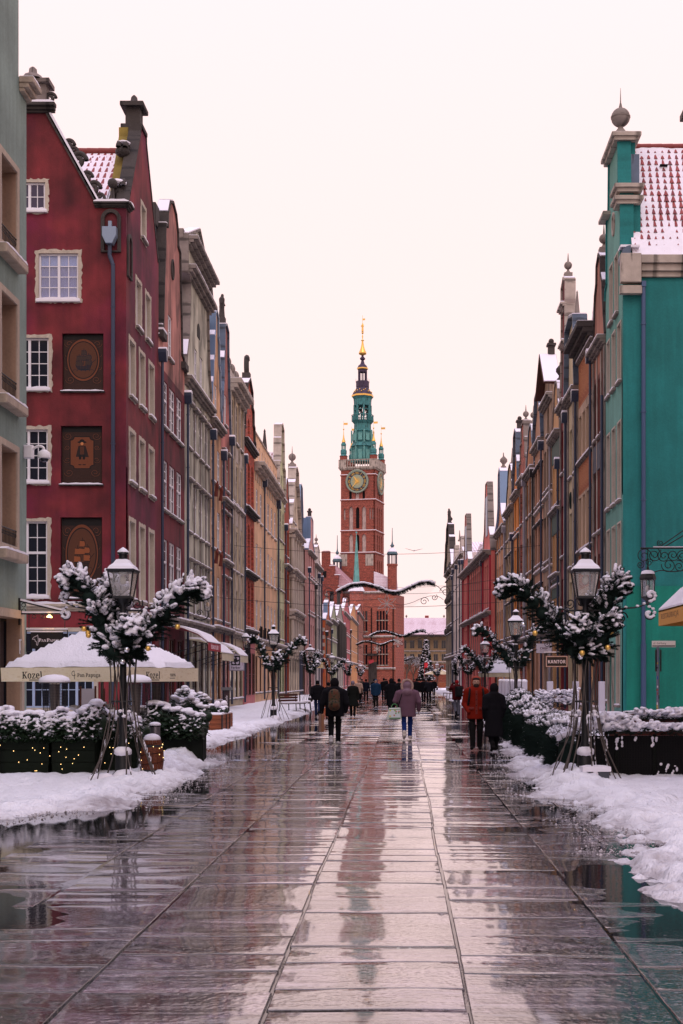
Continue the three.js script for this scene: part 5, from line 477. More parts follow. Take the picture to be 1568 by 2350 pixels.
// ---------------------------------------------------------------- town hall tower and the far end
{
  const t = thing('town_hall', 'brick town hall with a tall clock tower and green copper spire', 'town hall', [-10.25, 0, -290], R(-13));
  const w = 7.9, hw = w / 2, brickT = mat(lin(0.74, 0.54, 0.50), 0.92, { map: T.brick }), pale = mat(lin(0.60, 0.47, 0.42), 0.9, { map: T.stone });
  // faces of the shaft with real recesses
  const face = (tiers, name) => { const s = poly([[-hw, 0], [hw, 0], [hw, 48.5], [-hw, 48.5]]); for (const q of tiers) s.holes.push(new THREE.Path(archShape(q[1], q[3] - q[2], 0, true).getPoints(6).map(v => new THREE.Vector2(v.x + q[0], v.y + q[2])))); return extr(s, 0.45, 0, -0.45); };
  const fr = []; for (const [y0, y1] of [[34.5, 39.8], [29.6, 33.7]]) fr.push([-1.61, 0.95, y0, y1, 1], [-0.1, 0.8, y0 + 0.4, y1 - 0.1, 0], [1.36, 0.95, y0, y1, 1]); fr.push([-3.1, 0.4, 36.8, 39.4, 1], [2.75, 0.3, 36.8, 39.4, 1], [3.36, 0.26, 36.8, 39.4, 1], [-1.75, 0.6, 41.4, 43.3, 0], [1.3, 0.6, 41.4, 43.3, 0], [-0.2, 0.9, 41.3, 43.2, 1]);
  const sd = []; for (const [y0, y1] of [[34.5, 39.8], [29.6, 33.7], [22, 28]]) for (const x of [-1.8, 0, 1.8]) sd.push([x, 1.0, y0, y1, x === 1.8 ? 1 : 0]); for (const x of [-1.6, 0, 1.6]) sd.push([x, 0.7, 41.4, 43.4, 0]);
  mesh('tower_wall', face(fr), brickT, t); const sw = mesh('tower_wall', face(sd), brickT, t); sw.rotation.y = PI / 2; sw.position.set(hw - 0.003, 0, -hw);
  mesh('tower_core', bb(-hw + 0.4, hw - 0.4, 0, 48.4, -w + 0.05, -0.42), brickT, t); mesh('tower_wall', bb(-hw, -hw + 0.45, 0, 48.5, -w, -0.46), brickT, t);
  for (const q of fr) { const m = mesh(q[4] ? 'blind_arch' : 'louvre', bb(q[0] - q[1] / 2 + 0.003, q[0] + q[1] / 2 - 0.003, q[2], q[3], -0.4, -0.30), q[4] ? pale : M.dark, t); } for (const q of sd) { const m = mesh(q[4] ? 'blind_arch' : 'louvre', bb(q[0] - q[1] / 2 + 0.003, q[0] + q[1] / 2 - 0.003, q[2], q[3], -0.4, -0.30), q[4] ? pale : M.darkstone, t); m.rotation.y = PI / 2; m.position.set(hw, 0, -hw); }
  for (const y of [46.6, 41.05, 34.2, 29.3]) { mesh('string_course', bb(-hw - 0.12, hw + 0.12, y, y + 0.22, -w - 0.1, 0.14), brickT, t); mesh('snow_line', bb(-hw - 0.1, hw + 0.1, y + 0.22, y + 0.36, -w, 0.12), M.snowFine, t).userData.kind = 'stuff'; }
  for (const x of [-3.4, 2.6]) mesh('stone_patch', bb(x - 0.9, x + 0.9, 26.6, 29.2, -0.3, 0.04), M.palestone, t);
  // clocks
  const dial = canvasTex(512, 512, (c, W) => { const m = W / 2; const ring = (r, col) => { c.fillStyle = col; c.beginPath(); c.arc(m, m, r, 0, 7); c.fill(); }; ring(m, '#8c9b84'); ring(m * 0.88, '#161a35'); ring(m * 0.6, '#8d9c86'); c.strokeStyle = '#d9a93c'; c.lineWidth = 5; for (let i = 0; i < 32; i++) { const a = i / 16 * PI, r = i % 2 ? 0.36 : 0.5; c.beginPath(); c.moveTo(m, m); c.lineTo(m + Math.cos(a) * m * r, m + Math.sin(a) * m * r); c.stroke(); } ring(m * 0.16, '#d9a93c'); c.fillStyle = '#e3b53f'; c.font = 'bold 62px serif'; c.textAlign = 'center'; c.textBaseline = 'middle'; ['XII', 'I', 'II', 'III', 'IIII', 'V', 'VI', 'VII', 'VIII', 'IX', 'X', 'XI'].forEach((s, i) => { c.save(); c.translate(m, m); c.rotate(i / 6 * PI); c.translate(0, -m * 0.74); c.scale(Math.min(1, 74 / c.measureText(s).width), 1); c.fillText(s, 0, 0); c.restore(); c.save(); c.translate(m, m); c.rotate((i + 0.5) / 6 * PI); c.beginPath(); c.arc(0, -m * 0.74, 7, 0, 7); c.fill(); c.restore(); }); });
  const dm = mat(0xffffff, 0.6, { map: dial }); const clock = (x, z, ry) => { const g = flat(new THREE.CircleGeometry(2.5, 48)); const m = mesh('clock_face', g, dm, t); m.position.set(x, 45.3, z); m.rotation.y = ry; mesh('clock_rim', lathe([[2.42, -0.3], [2.62, -0.3], [2.62, 0.06], [2.42, 0.06], [2.42, -0.02]], 36).rotateX(PI / 2), mat(lin(0.24, 0.30, 0.24), 0.6), m); const hand = (L, wd, a) => mesh('clock_hand', place(extr(poly([[-wd, -0.3], [wd, -0.3], [wd * 0.6, L * 0.7], [0, L], [-wd * 0.6, L * 0.7]]), 0.05, 0, 0.04), 0, 0, 0, 0, 0, a), M.gold, m); hand(1.9, 0.12, R(140)); hand(1.5, 0.16, R(33)); }; clock(-0.15, 0.36, 0); clock(hw + 0.36, -hw, PI / 2);
  // balcony and balustrade
  mesh('balcony', [bb(-hw - 0.45, hw + 0.45, 48.2, 48.6, -w - 0.4, 0.45), bb(-hw - 0.25, hw + 0.25, 47.9, 48.2, -w - 0.2, 0.25)], M.palestone, t); mesh('balustrade_rail', [bb(-hw - 0.42, hw + 0.42, 50.0, 50.2, 0.15, 0.45), bb(hw + 0.12, hw + 0.42, 50.0, 50.2, -w - 0.3, 0.15), bb(-hw - 0.42, -hw - 0.12, 50.0, 50.2, -w - 0.3, 0.15)], M.palestone, t); for (const [a, b] of [[-hw - 0.42, -hw + 1.3], [hw - 1.3, hw + 0.42]]) mesh('balustrade_panel', bb(a, b, 48.6, 50.0, 0.2, 0.4), M.palestone, t); mesh('balustrade_panel', bb(hw + 0.2, hw + 0.4, 48.6, 50.0, -w - 0.3, 0.19), M.palestone, t); const bal = lathe([[0.12, 0], [0.08, 0.2], [0.15, 0.5], [0.07, 1.0], [0.12, 1.4]], 8); for (let i = 0; i < 9; i++) mesh('baluster', bal, M.palestone, t).position.set(-2.3 + i * 0.57, 48.6, 0.3);
  // copper spire, octagonal
  const cx = 0, cz = -hw, O = (name, pts, m) => mesh(name, octa(pts, 8, cx, 0, cz), m, t);
  O('spire_stage', [[2.35, 50.1], [2.35, 53.6], [2.75, 53.65], [2.15, 54.5], [2.0, 54.55], [2.0, 57.0], [2.2, 57.1], [1.95, 57.3], [1.92, 58.7], [2.45, 59.3], [2.55, 59.4], [0, 59.4]], M.copper); for (let i = 0; i < 8; i++) { const a = (i + 0.5) / 8 * 2 * PI; for (const [r, y0, y1] of [[2.45, 50.1, 53.6], [2.5, 54.4, 57.2]]) mesh('buttress', box(0.3, y1 - y0, 0.3, cx + Math.sin(a) * r, (y0 + y1) / 2, cz + Math.cos(a) * r, 0, a, 0), M.copperPale, t); }
  for (let i = 0; i < 8; i++) { const a = i / 8 * 2 * PI; for (const [y, hh] of [[50.6, 2.2], [54.9, 1.6]]) mesh('spire_panel', box(1.0, hh, 0.08, cx + Math.sin(a) * 2.2, y + hh / 2, cz + Math.cos(a) * 2.2, 0, a, 0), M.copperPale, t); }
  mesh('gallery_rail', [octa([[2.5, 60.6], [2.56, 60.6], [2.56, 60.75], [2.5, 60.75]], 8, cx, 0, cz), ...Array.from({ length: 32 }, (_, i) => { const a = i / 16 * PI; return box(0.09, 1.3, 0.09, cx + Math.sin(a) * 2.42, 60, cz + Math.cos(a) * 2.42, 0, a, 0); })], M.copper, t);
  for (let i = 0; i < 8; i++) { const a = (i + 0.5) / 8 * 2 * PI; mesh('lantern_post', box(0.36, 3.5, 0.36, cx + Math.sin(a) * 1.88, 61.2, cz + Math.cos(a) * 1.88, 0, a, 0), M.copper, t); const b = i / 8 * 2 * PI; mesh('lantern_bar', [61.9, 62.9].map(y => box(1.3, 0.12, 0.12, cx + Math.sin(b) * 1.78, y, cz + Math.cos(b) * 1.78, 0, b, 0)), M.copper, t); mesh('bell', place(lathe([[0.42, 0], [0.34, 0.12], [0.26, 0.4], [0.2, 0.6], [0, 0.68]], 12), cx + Math.sin(b) * 1.0, 60.9 + (i % 2) * 1.0, cz + Math.cos(b) * 1.0), M.ironRough, t); }
  O('lantern_drum', [[0.3, 62.9], [1.98, 62.95], [1.98, 63.5], [2.05, 64.3], [2.35, 64.75], [2.45, 64.8], [0, 64.8]], M.copper); O('gilded_rim', [[2.4, 64.8], [2.48, 64.85], [2.48, 65.2], [2.36, 65.25]], M.gold); O('upper_dome', [[2.36, 65.2], [2.1, 65.8], [1.6, 66.4], [1.42, 67.0], [1.5, 67.05], [1.5, 67.15], [0, 67.15]], M.purple); for (let i = 0; i < 24; i++) { const a = (i + 0.5) / 12 * PI, k = i % 3; mesh('gilded_boss', sph(0.15, cx + Math.sin(a) * (2.05 - k * 0.2), 65.85 + k * 0.25, cz + Math.cos(a) * (2.05 - k * 0.2), 1, 1, 1, 6), M.gold, t); }
  mesh('upper_gallery', [octa([[1.3, 67.1], [1.48, 67.1], [1.48, 68.35], [1.35, 68.35]], 8, cx, 0, cz), ...Array.from({ length: 8 }, (_, i) => { const a = (i + 0.5) / 4 * PI; return cyl(0.05, 0.02, 0.9, cx + Math.sin(a) * 1.5, 68.5, cz + Math.cos(a) * 1.5, 5); })], M.purple, t); for (let i = 0; i < 8; i++) { const a = (i + 0.5) / 4 * PI; mesh('upper_lantern_post', box(0.17, 2.9, 0.17, cx + Math.sin(a) * 0.93, 69.6, cz + Math.cos(a) * 0.93, 0, a, 0), M.purple, t); } O('upper_lantern_head', [[0.4, 70.3], [1.02, 70.4], [1.05, 71.0], [0, 71.02]], M.purple); O('gilded_rim', [[1.1, 71.0], [1.28, 71.1], [1.26, 71.35], [1.1, 71.36]], M.gold); O('small_dome', [[1.22, 71.3], [0.95, 71.9], [0.5, 72.3], [0.3, 73.0], [0.3, 73.1], [0.62, 73.35], [0.6, 73.6], [0.25, 73.95], [0.25, 74.2]], M.purple);
  mesh('gilded_bulb', lathe([[0.25, 74.2], [0.85, 74.5], [0.86, 74.8], [0.55, 75.5], [0.3, 76.4], [0.16, 77.4], [0.34, 77.5], [0.34, 77.65], [0.1, 77.75], [0.1, 78.2], [0.16, 78.4], [0.06, 78.9], [0.06, 79.1]], 14, cx, 0, cz), M.gold, t); mesh('orb', sph(0.26, cx, 79.3, cz, 1, 1, 1, 12), M.gold, t); mesh('gilded_figure', place(statueGeo(1.9, 9), cx, 79.6, cz), M.gold, t); mesh('banner', [bar([cx, 81, cz], [cx, 83.2, cz], 0.035, 5), box(0.55, 0.4, 0.03, cx + 0.3, 82.3, cz)], M.gold, t);
  // corner turrets
  for (const [x, z] of [[-hw + 0.5, -0.5], [hw - 0.5, -0.5], [hw - 0.5, -w + 0.5], [-hw + 0.5, -w + 0.5]]) { const u = (n, p, m) => mesh(n, octa(p, 8, x, 0, z), m, t); u('turret_base', [[0.85, 48.6], [0.85, 51.0], [1.0, 51.1], [0, 51.2]], brickT); u('turret', [[0.85, 51.1], [0.6, 51.5], [0.7, 51.7], [0.7, 52.4], [0.5, 52.6]], M.copper); for (let i = 0; i < 6; i++) { const a = i / 3 * PI; mesh('turret_post', cyl(0.08, 0.08, 1.2, x + Math.sin(a) * 0.45, 53, z + Math.cos(a) * 0.45, 6), M.copperPale, t); } u('turret_cap', [[0.1, 53.4], [0.58, 53.5], [0.55, 53.9], [0.25, 54.2]], M.copper); mesh('turret_cone', lathe([[0.42, 54.2], [0.4, 54.4], [0.2, 55.0], [0.08, 55.9], [0.04, 57]], 10, x, 0, z), M.gold, t); mesh('turret_ball', sph(0.17, x, 57.1, z), M.gold, t); mesh('turret_flag', [bar([x, 57, z], [x, 59, z], 0.025, 4), box(0.9, 0.45, 0.02, x + 0.48, 58.3, z)], M.gold, t); }
  // the hall below the tower
  const hallW = extr((() => { const s = poly([[-9, 0], [9.2, 0], [9.2, 20.5], [5, 20.5], [5, 21.4], [0, 21.8], [-9, 21.8]]); for (const gx of [1.6, 6.2]) for (const [y0, y1] of [[4.6, 9], [12, 16.4]]) for (let i = 0; i < 4; i++) s.holes.push(new THREE.Path([[0, 0], [0, y1 - y0], [0.5, y1 - y0], [0.5, 0]].map(p => new THREE.Vector2(gx - 1.3 + i * 0.68 + p[0], y0 + p[1])))); return s; })(), 0.5, 0, 2.2); mesh('hall_wall', hallW, mat(lin(0.95, 0.78, 0.72), 0.92, { map: T.brick }), t); mesh('hall_body', bb(-8.9, 9.1, 0, 20, -6, 2.0), brickT, t);
  for (const gx of [1.6, 6.2]) for (const [y0, y1] of [[4.6, 9], [12, 16.4]]) { for (let i = 0; i < 4; i++) mesh('hall_window', bb(gx - 1.3 + i * 0.68, gx - 0.8 + i * 0.68, y0, y1, 2.25, 2.32), M.glass, t); mesh('stone_transom', [bb(gx - 1.4, gx + 1.4, y0 - 0.25, y0, 2.4, 2.8), bb(gx - 1.4, gx + 1.4, (y0 + y1) / 2, (y0 + y1) / 2 + 0.2, 2.45, 2.73)], M.palestone, t); } for (const y of [10.6, 3.6, 20.3]) { mesh('string_course', bb(-9, 9.2, y, y + 0.3, 2.7, 2.95), M.palestone, t); mesh('snow_line', bb(-9, 9.2, y + 0.3, y + 0.42, 2.7, 2.92), M.snowFine, t).userData.kind = 'stuff'; } for (const x of [3.8, 8.7]) mesh('hall_downpipe', cyl(0.12, 0.12, 17, x, 8.5, 2.85, 8), M.dark, t); mesh('portal', [bb(3.2, 5.0, 0, 5.2, 2.7, 3.1), box(2.2, 0.5, 0.8, 4.1, 6.8, 3.2)], M.darkstone, t); mesh('entrance_flag', place(box(1.2, 0.7, 0.03), 4.0, 5.3, 3.8, 0, 0, 0.4), mat(lin(0.5, 0.05, 0.07), 0.8), t);
  mesh('hall_roof', extr(poly([[3.9, 20], [8.6, 20], [8.2, 23.4], [3.9, 25.2]]), 4, 0, -3), M.tileroof, t); mesh('hall_roof', extr(poly([[-8, 21.2], [1.2, 21.2], [-4.6, 26.6], [-8, 25]]), 6, 0, 1.0), mat(lin(0.62, 0.42, 0.42), 0.8, { map: T.tiles }), t);
  // stepped gable to the left, corner turret to the right
  mesh('stepped_gable', extr(poly([[-16, 12], [-8.4, 12], [-8.4, 21.5], [-9.3, 21.5], [-9.3, 24], [-10.1, 24], [-10.1, 26], [-11.2, 26], [-11.2, 29.2], [-13, 29.2], [-13, 26.2], [-14, 26.2], [-14, 24], [-15, 24], [-15, 21.5], [-16, 21.5]].map(([a, b]) => [a + 6.9, b])), 0.8, 0, 7.0), mat(lin(0.6, 0.4, 0.38), 0.92, { map: T.brick }), t); for (const [x, y] of [[-5.2, 29.3], [-3.7, 26.1], [-2.7, 24.1], [-1.9, 21.6]]) mesh('step_snow', box(1.3, 0.15, 0.8, x, y, 7.4), M.snowFine, t).userData.kind = 'stuff'; for (const x of [-7, -3.8, -5.4]) mesh('louvre', box(0.8, x === -5.4 ? 1.4 : 2.2, 0.1, x, x === -5.4 ? 24.2 : 19.4, 7.82), M.dark, t);
  const tx = 8.2, tz = 1.6; const lantern = (tx, tz, y, s) => { mesh('stair_turret', octa([[1.05 * s, 0], [1.05 * s, y], [1.2 * s, y + 0.1], [1.2 * s, y + 0.5], [0, y + 0.5]], 8, tx, 0, tz), brickT, t); for (let i = 0; i < 8; i++) { const a = (i + 0.5) / 4 * PI; mesh('turret_post', cyl(0.09, 0.09, 2.2, tx + Math.sin(a) * 1.0 * s, y + 1.5, tz + Math.cos(a) * 1.0 * s, 6), M.purple, t); } mesh('turret_cap', octa([[1.2 * s, y + 2.5], [1.22 * s, y + 2.8], [0.9 * s, y + 3.4], [0.45 * s, y + 3.8], [0.25 * s, y + 4.2], [0.5 * s, y + 4.5], [0.2 * s, y + 4.9], [0.1, y + 5.5], [0.06, y + 8.4]], 8, tx, 0, tz), mat(lin(0.06, 0.12, 0.14), 0.6), t); mesh('cap_snow', octa([[1.1 * s, y + 3.15], [0.9 * s, y + 3.5], [0.5 * s, y + 3.85], [0.3 * s, y + 4.1]], 8, tx, 0, tz), M.snowFine, t).userData.kind = 'stuff'; }; lantern(tx, tz, 26.2, 1); lantern(-4.6, 0.6, 25, 0.9);
}
{ const s = thing('copper_spire', 'slim pale green copper spirelet with snow at its foot', 'spire', [-10.05, 0, -275]); mesh('spire', octa([[1.5, 20.2], [1.1, 20.8], [0.72, 21.9], [0.62, 23.4], [0.34, 28], [0.08, 31.6], [0.05, 32.2]], 8), M.copperPale, s); mesh('orb', sph(0.22, 0, 32.3, 0), M.copperPale, s); mesh('foot_snow', octa([[1.9, 19.9], [1.6, 20.6], [1.15, 21.1]], 8), M.snowFine, s).userData.kind = 'stuff'; mesh('spire_drum', octa([[1.5, 14], [1.5, 20.3]], 8), M.brick, s); }
{ // gate building closing the square
  const t = thing('gate_building', 'ochre gate building with curved gables closing the far end of the square', 'building', [6, 0, -480]); const w = plaster(0xd9bb94); mesh('wall', bb(-22, 26, 0, 17.4, -12, 0), w, t); const gable = (x, s) => { mesh('curved_gable', extr(poly(mir([[0, 17.4], [0.03, 18.6], [0.12, 19.2], [0.18, 20.6], [0.3, 21], [0.34, 22.4], [0.44, 22.8], [0.5, 23.6]]).map(([f, v]) => [x + (f - 0.5) * s, v])), 0.8, 0, -0.7), w, t); mesh('urn', place(urn(1.6, 0.4), x, 23.5, -0.3), M.greystone, t); mesh('window', bb(x - 0.7, x + 0.7, 18, 20, 0.1, 0.14), M.glass, t); mesh('gable_snow', bb(x - s / 2, x + s / 2, 17.35, 17.6, 0, 0.4), M.snowFine, t).userData.kind = 'stuff'; }; gable(-5.2, 7.5); gable(8.6, 7.5); gable(-15, 7.5); gable(18, 7.5); mesh('roof', place(extr(poly([[0, 0], [-12, 0], [-6, 6.2]]), 48, 0, 0), -22, 17.3, 0, 0, PI / 2, 0), mat(lin(0.86, 0.80, 0.82), 0.8, { map: T.tiles }), t); mesh('chimney', box(1.4, 1.8, 1.4, 2.4, 24, -6), M.redtile, t);
  for (let i = 0; i < 16; i++) for (const [y, h] of [[12.6, 3], [8, 2.6], [4, 3]]) { const x = -20.5 + i * 2.9; const m = mesh('window', [bb(x - 0.85, x - 0.7, y, y + h, 0.02, 0.1), bb(x + 0.7, x + 0.85, y, y + h, 0.02, 0.1), bb(x - 0.7, x + 0.7, y + h - 0.15, y + h, 0.02, 0.1), bb(x - 0.06, x + 0.06, y, y + h - 0.15, 0.02, 0.1)], M.palestone, t); mesh('pane', bb(x - 0.7, x + 0.7, y, y + h - 0.15, 0.01, 0.05), M.glass, m); } for (const y of [11.2, 16.8, 7.2]) { mesh('string_course', bb(-22, 26, y, y + 0.4, 0, 0.4), M.palestone, t); mesh('ledge_snow', bb(-22, 26, y + 0.4, y + 0.6, 0, 0.36), M.snowFine, t).userData.kind = 'stuff'; } mesh('brick_band', bb(-22, 26, 0.1, 7, 0, 0.06), M.brick, t); }
// ---------------------------------------------------------------- fir, snow and the decorated street lamps
function sprigInto(P, o, dir, len, wid, r, needles) { // a flat spray of needles round a twig
  const up = Math.abs(dir.y) > 0.9 ? V(1, 0, 0) : V(0, 1, 0), a = dir.clone().cross(up).normalize(), b = a.clone().cross(dir).normalize();
  for (let i = 0; i < needles; i++) { const t = (i + 0.5) / needles, c = o.clone().addScaledVector(dir, len * t); const L = wid * (1 - 0.5 * t); for (let k = 0; k < 3; k++) { const an = k * 2.1 + r() * 0.9 - 0.4; const s = a.clone().multiplyScalar(Math.cos(an)).addScaledVector(b, Math.sin(an)); const tip = c.clone().addScaledVector(s, L).addScaledVector(dir, L * 0.9), q = dir.clone().multiplyScalar(L * 0.2); P.push(c.x - q.x, c.y - q.y, c.z - q.z, c.x + q.x, c.y + q.y, c.z + q.z, tip.x, tip.y, tip.z); } }
  const w = b.clone().multiplyScalar(0.006), e = o.clone().addScaledVector(dir, len); P.push(o.x - w.x, o.y - w.y, o.z - w.z, o.x + w.x, o.y + w.y, o.z + w.z, e.x, e.y, e.z);
}
function soup(P) { const g = new THREE.BufferGeometry(); g.setAttribute('position', new THREE.Float32BufferAttribute(P, 3)); g.computeVertexNormals(); return metreUV(g); }
// an upswept fir bough: needle sprays round a spine, snow lodged on the upper side
function firBough(spine, rad, seed, fine, parent, name = 'fir_bough', sk = 1) {
  const r = rng(seed), c = new THREE.CatmullRomCurve3(spine.map(p => V(...p))), len = c.getLength(), N = Math.round((fine ? 150 : 64) * len), P = [], tips = []; const mn = [9, 9, 9], mx = [-9, -9, -9];
  const axes = (tan) => { const up = Math.abs(tan.y) > 0.95 ? V(1, 0, 0) : V(0, 1, 0), a = tan.clone().cross(up).normalize(); return [a, a.clone().cross(tan)]; };
  for (let i = 0; i < N; i++) { const t = Math.pow(r(), 0.9), p = c.getPoint(t), tan = c.getTangent(t), R0 = rad(t), th = r() * 2 * PI, [a, b] = axes(tan), rd = a.clone().multiplyScalar(Math.cos(th)).addScaledVector(b, Math.sin(th)); const o = p.clone().addScaledVector(rd, R0 * 0.3 * r()), dir = rd.clone().multiplyScalar(0.9).addScaledVector(tan, 0.45 + r() * 0.6).add(V((r() - 0.5) * 0.4, (r() - 0.5) * 0.4 - 0.12, (r() - 0.5) * 0.4)).normalize(); const L = R0 * (0.75 + r() * 0.5) + 0.04, side = dir.clone().cross(V(0, 1, 0)).normalize(), nS = fine ? 4 : 2;
    sprigInto(P, o, dir, L, fine ? 0.036 : 0.055, r, fine ? 14 : 6); for (let k = 1; k <= nS; k++) for (const q of [-1, 1]) { const u = k / (nS + 1), so = o.clone().addScaledVector(dir, L * u), sd = dir.clone().multiplyScalar(0.75).addScaledVector(side, q * 0.8).normalize(); sprigInto(P, so, sd, L * 0.5 * (1.15 - u), fine ? 0.03 : 0.05, r, fine ? 7 : 4); }
    const e = o.clone().addScaledVector(dir, L); for (const [k, ax] of [['x', 0], ['y', 1], ['z', 2]]) { mn[ax] = Math.min(mn[ax], e[k] - 0.16); mx[ax] = Math.max(mx[ax], e[k] + 0.16); }
    if (rd.y > -0.25 && r() < 0.72 * Math.min(1.3, sk)) tips.push([o, dir, L, side]); }
  const core = []; for (let i = 0; i < 14; i++) { const t = (i + 0.5) / 14, p = c.getPoint(t); core.push(sph(rad(t) * 0.5, p.x, p.y, p.z, 1, 1, 1, 7)); }
  const g = mergeGeometries([soup(P), ...core.map(x => flat(x))]); const m = mesh(name, g, M.fir, parent); if (fine) m.userData.label = 'dark fir bough heaped with snow';
  const f = new Field(mn, mx, fine ? 0.0135 : 0.026), kf = fine ? 1 : 1.35; for (const [o, d, L, side] of tips) { const u0 = 0.3 + r() * 0.35, u1 = 0.75 + r() * 0.25, w = (0.011 + 0.015 * r()) * kf * (0.5 + 0.5 * sk); for (let s = 0; s <= 6; s++) { const u = lerp(u0, u1, s / 6), q = o.clone().addScaledVector(d, L * u), j = (r() - 0.5) * 0.03; f.ball(q.x + side.x * j, q.y + 0.02 + w * 0.3, q.z + side.z * j, w * (1.5 - 0.6 * u), w * 0.8, w * (1.5 - 0.6 * u), 0.024); } }
  for (let i = 0; i < 8 * len * sk * sk; i++) { const t = r(), p = c.getPoint(t), R0 = rad(t), w = 0.03 + 0.045 * r() * r(); f.ball(p.x + (r() - 0.5) * R0, p.y + R0 * (0.6 + 0.3 * r()), p.z + (r() - 0.5) * R0, w * 1.4, w * 0.6, w * 1.4, 0.03); }
  mesh('snow', f.geo(), M.snowFine, m).userData.kind = 'stuff'; return m; }
function spiral(cx, cy, r0, turns, dir, start, steps = 26) { const o = []; for (let i = 0; i <= steps; i++) { const t = i / steps, a = start + dir * t * turns * 2 * PI, r = r0 * (1 - 0.82 * t); o.push([cx + r * Math.cos(a), cy + r * Math.sin(a)]); } return o; }
const to3 = (pts, az) => pts.map(([x, y]) => V(Math.cos(az) * x, y, -Math.sin(az) * x));
const rodMat = mat(lin(0.085, 0.068, 0.06), 0.8);
function lantern(t, y, s = 1, fine = true) { // four-sided tapering street lantern standing on height y
  const b = 0.14 * s, a = 0.205 * s, y0 = y, y1 = y + 0.41 * s, fr = []; const cs = [[-1, -1], [1, -1], [1, 1], [-1, 1]];
  for (let i = 0; i < 4; i++) { const [p, q] = [cs[i], cs[(i + 1) % 4]]; fr.push(bar([p[0] * b, y0, p[1] * b], [p[0] * a, y1, p[1] * a], 0.013 * s, 5), bar([p[0] * b, y0, p[1] * b], [q[0] * b, y0, q[1] * b], 0.014 * s, 5), bar([p[0] * a, y1, p[1] * a], [q[0] * a, y1, q[1] * a], 0.016 * s, 5)); const g = new THREE.BufferGeometry(), e = 0.985; g.setAttribute('position', new THREE.Float32BufferAttribute([p[0] * b, y0, p[1] * b, q[0] * b, y0, q[1] * b, q[0] * a, y1, q[1] * a, p[0] * b, y0, p[1] * b, q[0] * a, y1, q[1] * a, p[0] * a, y1, p[1] * a].map((v, k) => k % 3 === 1 ? v : v * e), 3)); g.computeVertexNormals(); mesh('lantern_pane', metreUV(g), M.lampGlass, t); }
  fr.push(place(octa([[b * 1.5, 0], [b * 1.5, 0.03], [0.05, 0.03]], 4), 0, y0 - 0.03, 0)); mesh('lantern_frame', fr, M.iron, t);
  mesh('lantern_cap', [octa([[a * 1.56, y1], [a * 1.6, y1 + 0.025], [a * 0.95, y1 + 0.09 * s], [a * 0.62, y1 + 0.17 * s], [a * 0.34, y1 + 0.19 * s]], 4).applyMatrix4(new THREE.Matrix4()), cyl(a * 0.34, a * 0.34, 0.1 * s, 0, y1 + 0.24 * s, 0, 10), cyl(a * 0.46, a * 0.42, 0.03, 0, y1 + 0.3 * s, 0, 10)], M.iron, t);
  mesh('cap_snow', [octa([[a * 1.5, y1 + 0.03], [a * 1.3, y1 + 0.085], [a * 0.93, y1 + 0.13 * s], [a * 0.64, y1 + 0.195 * s], [a * 0.4, y1 + 0.205 * s]], 4), lathe([[a * 0.46, y1 + 0.315 * s], [a * 0.45, y1 + 0.335 * s], [a * 0.25, y1 + 0.37 * s], [0.01, y1 + 0.40 * s]], 10)], M.snowFine, t).userData.kind = 'stuff'; mesh('bulb', [sph(0.055 * s, 0, y1 - 0.13 * s, 0, 1, 1.5, 1, 8), cyl(0.07 * s, 0.07 * s, 0.05, 0, y1 - 0.02, 0, 8)], mat(lin(0.7, 0.68, 0.6), 0.5), t); }
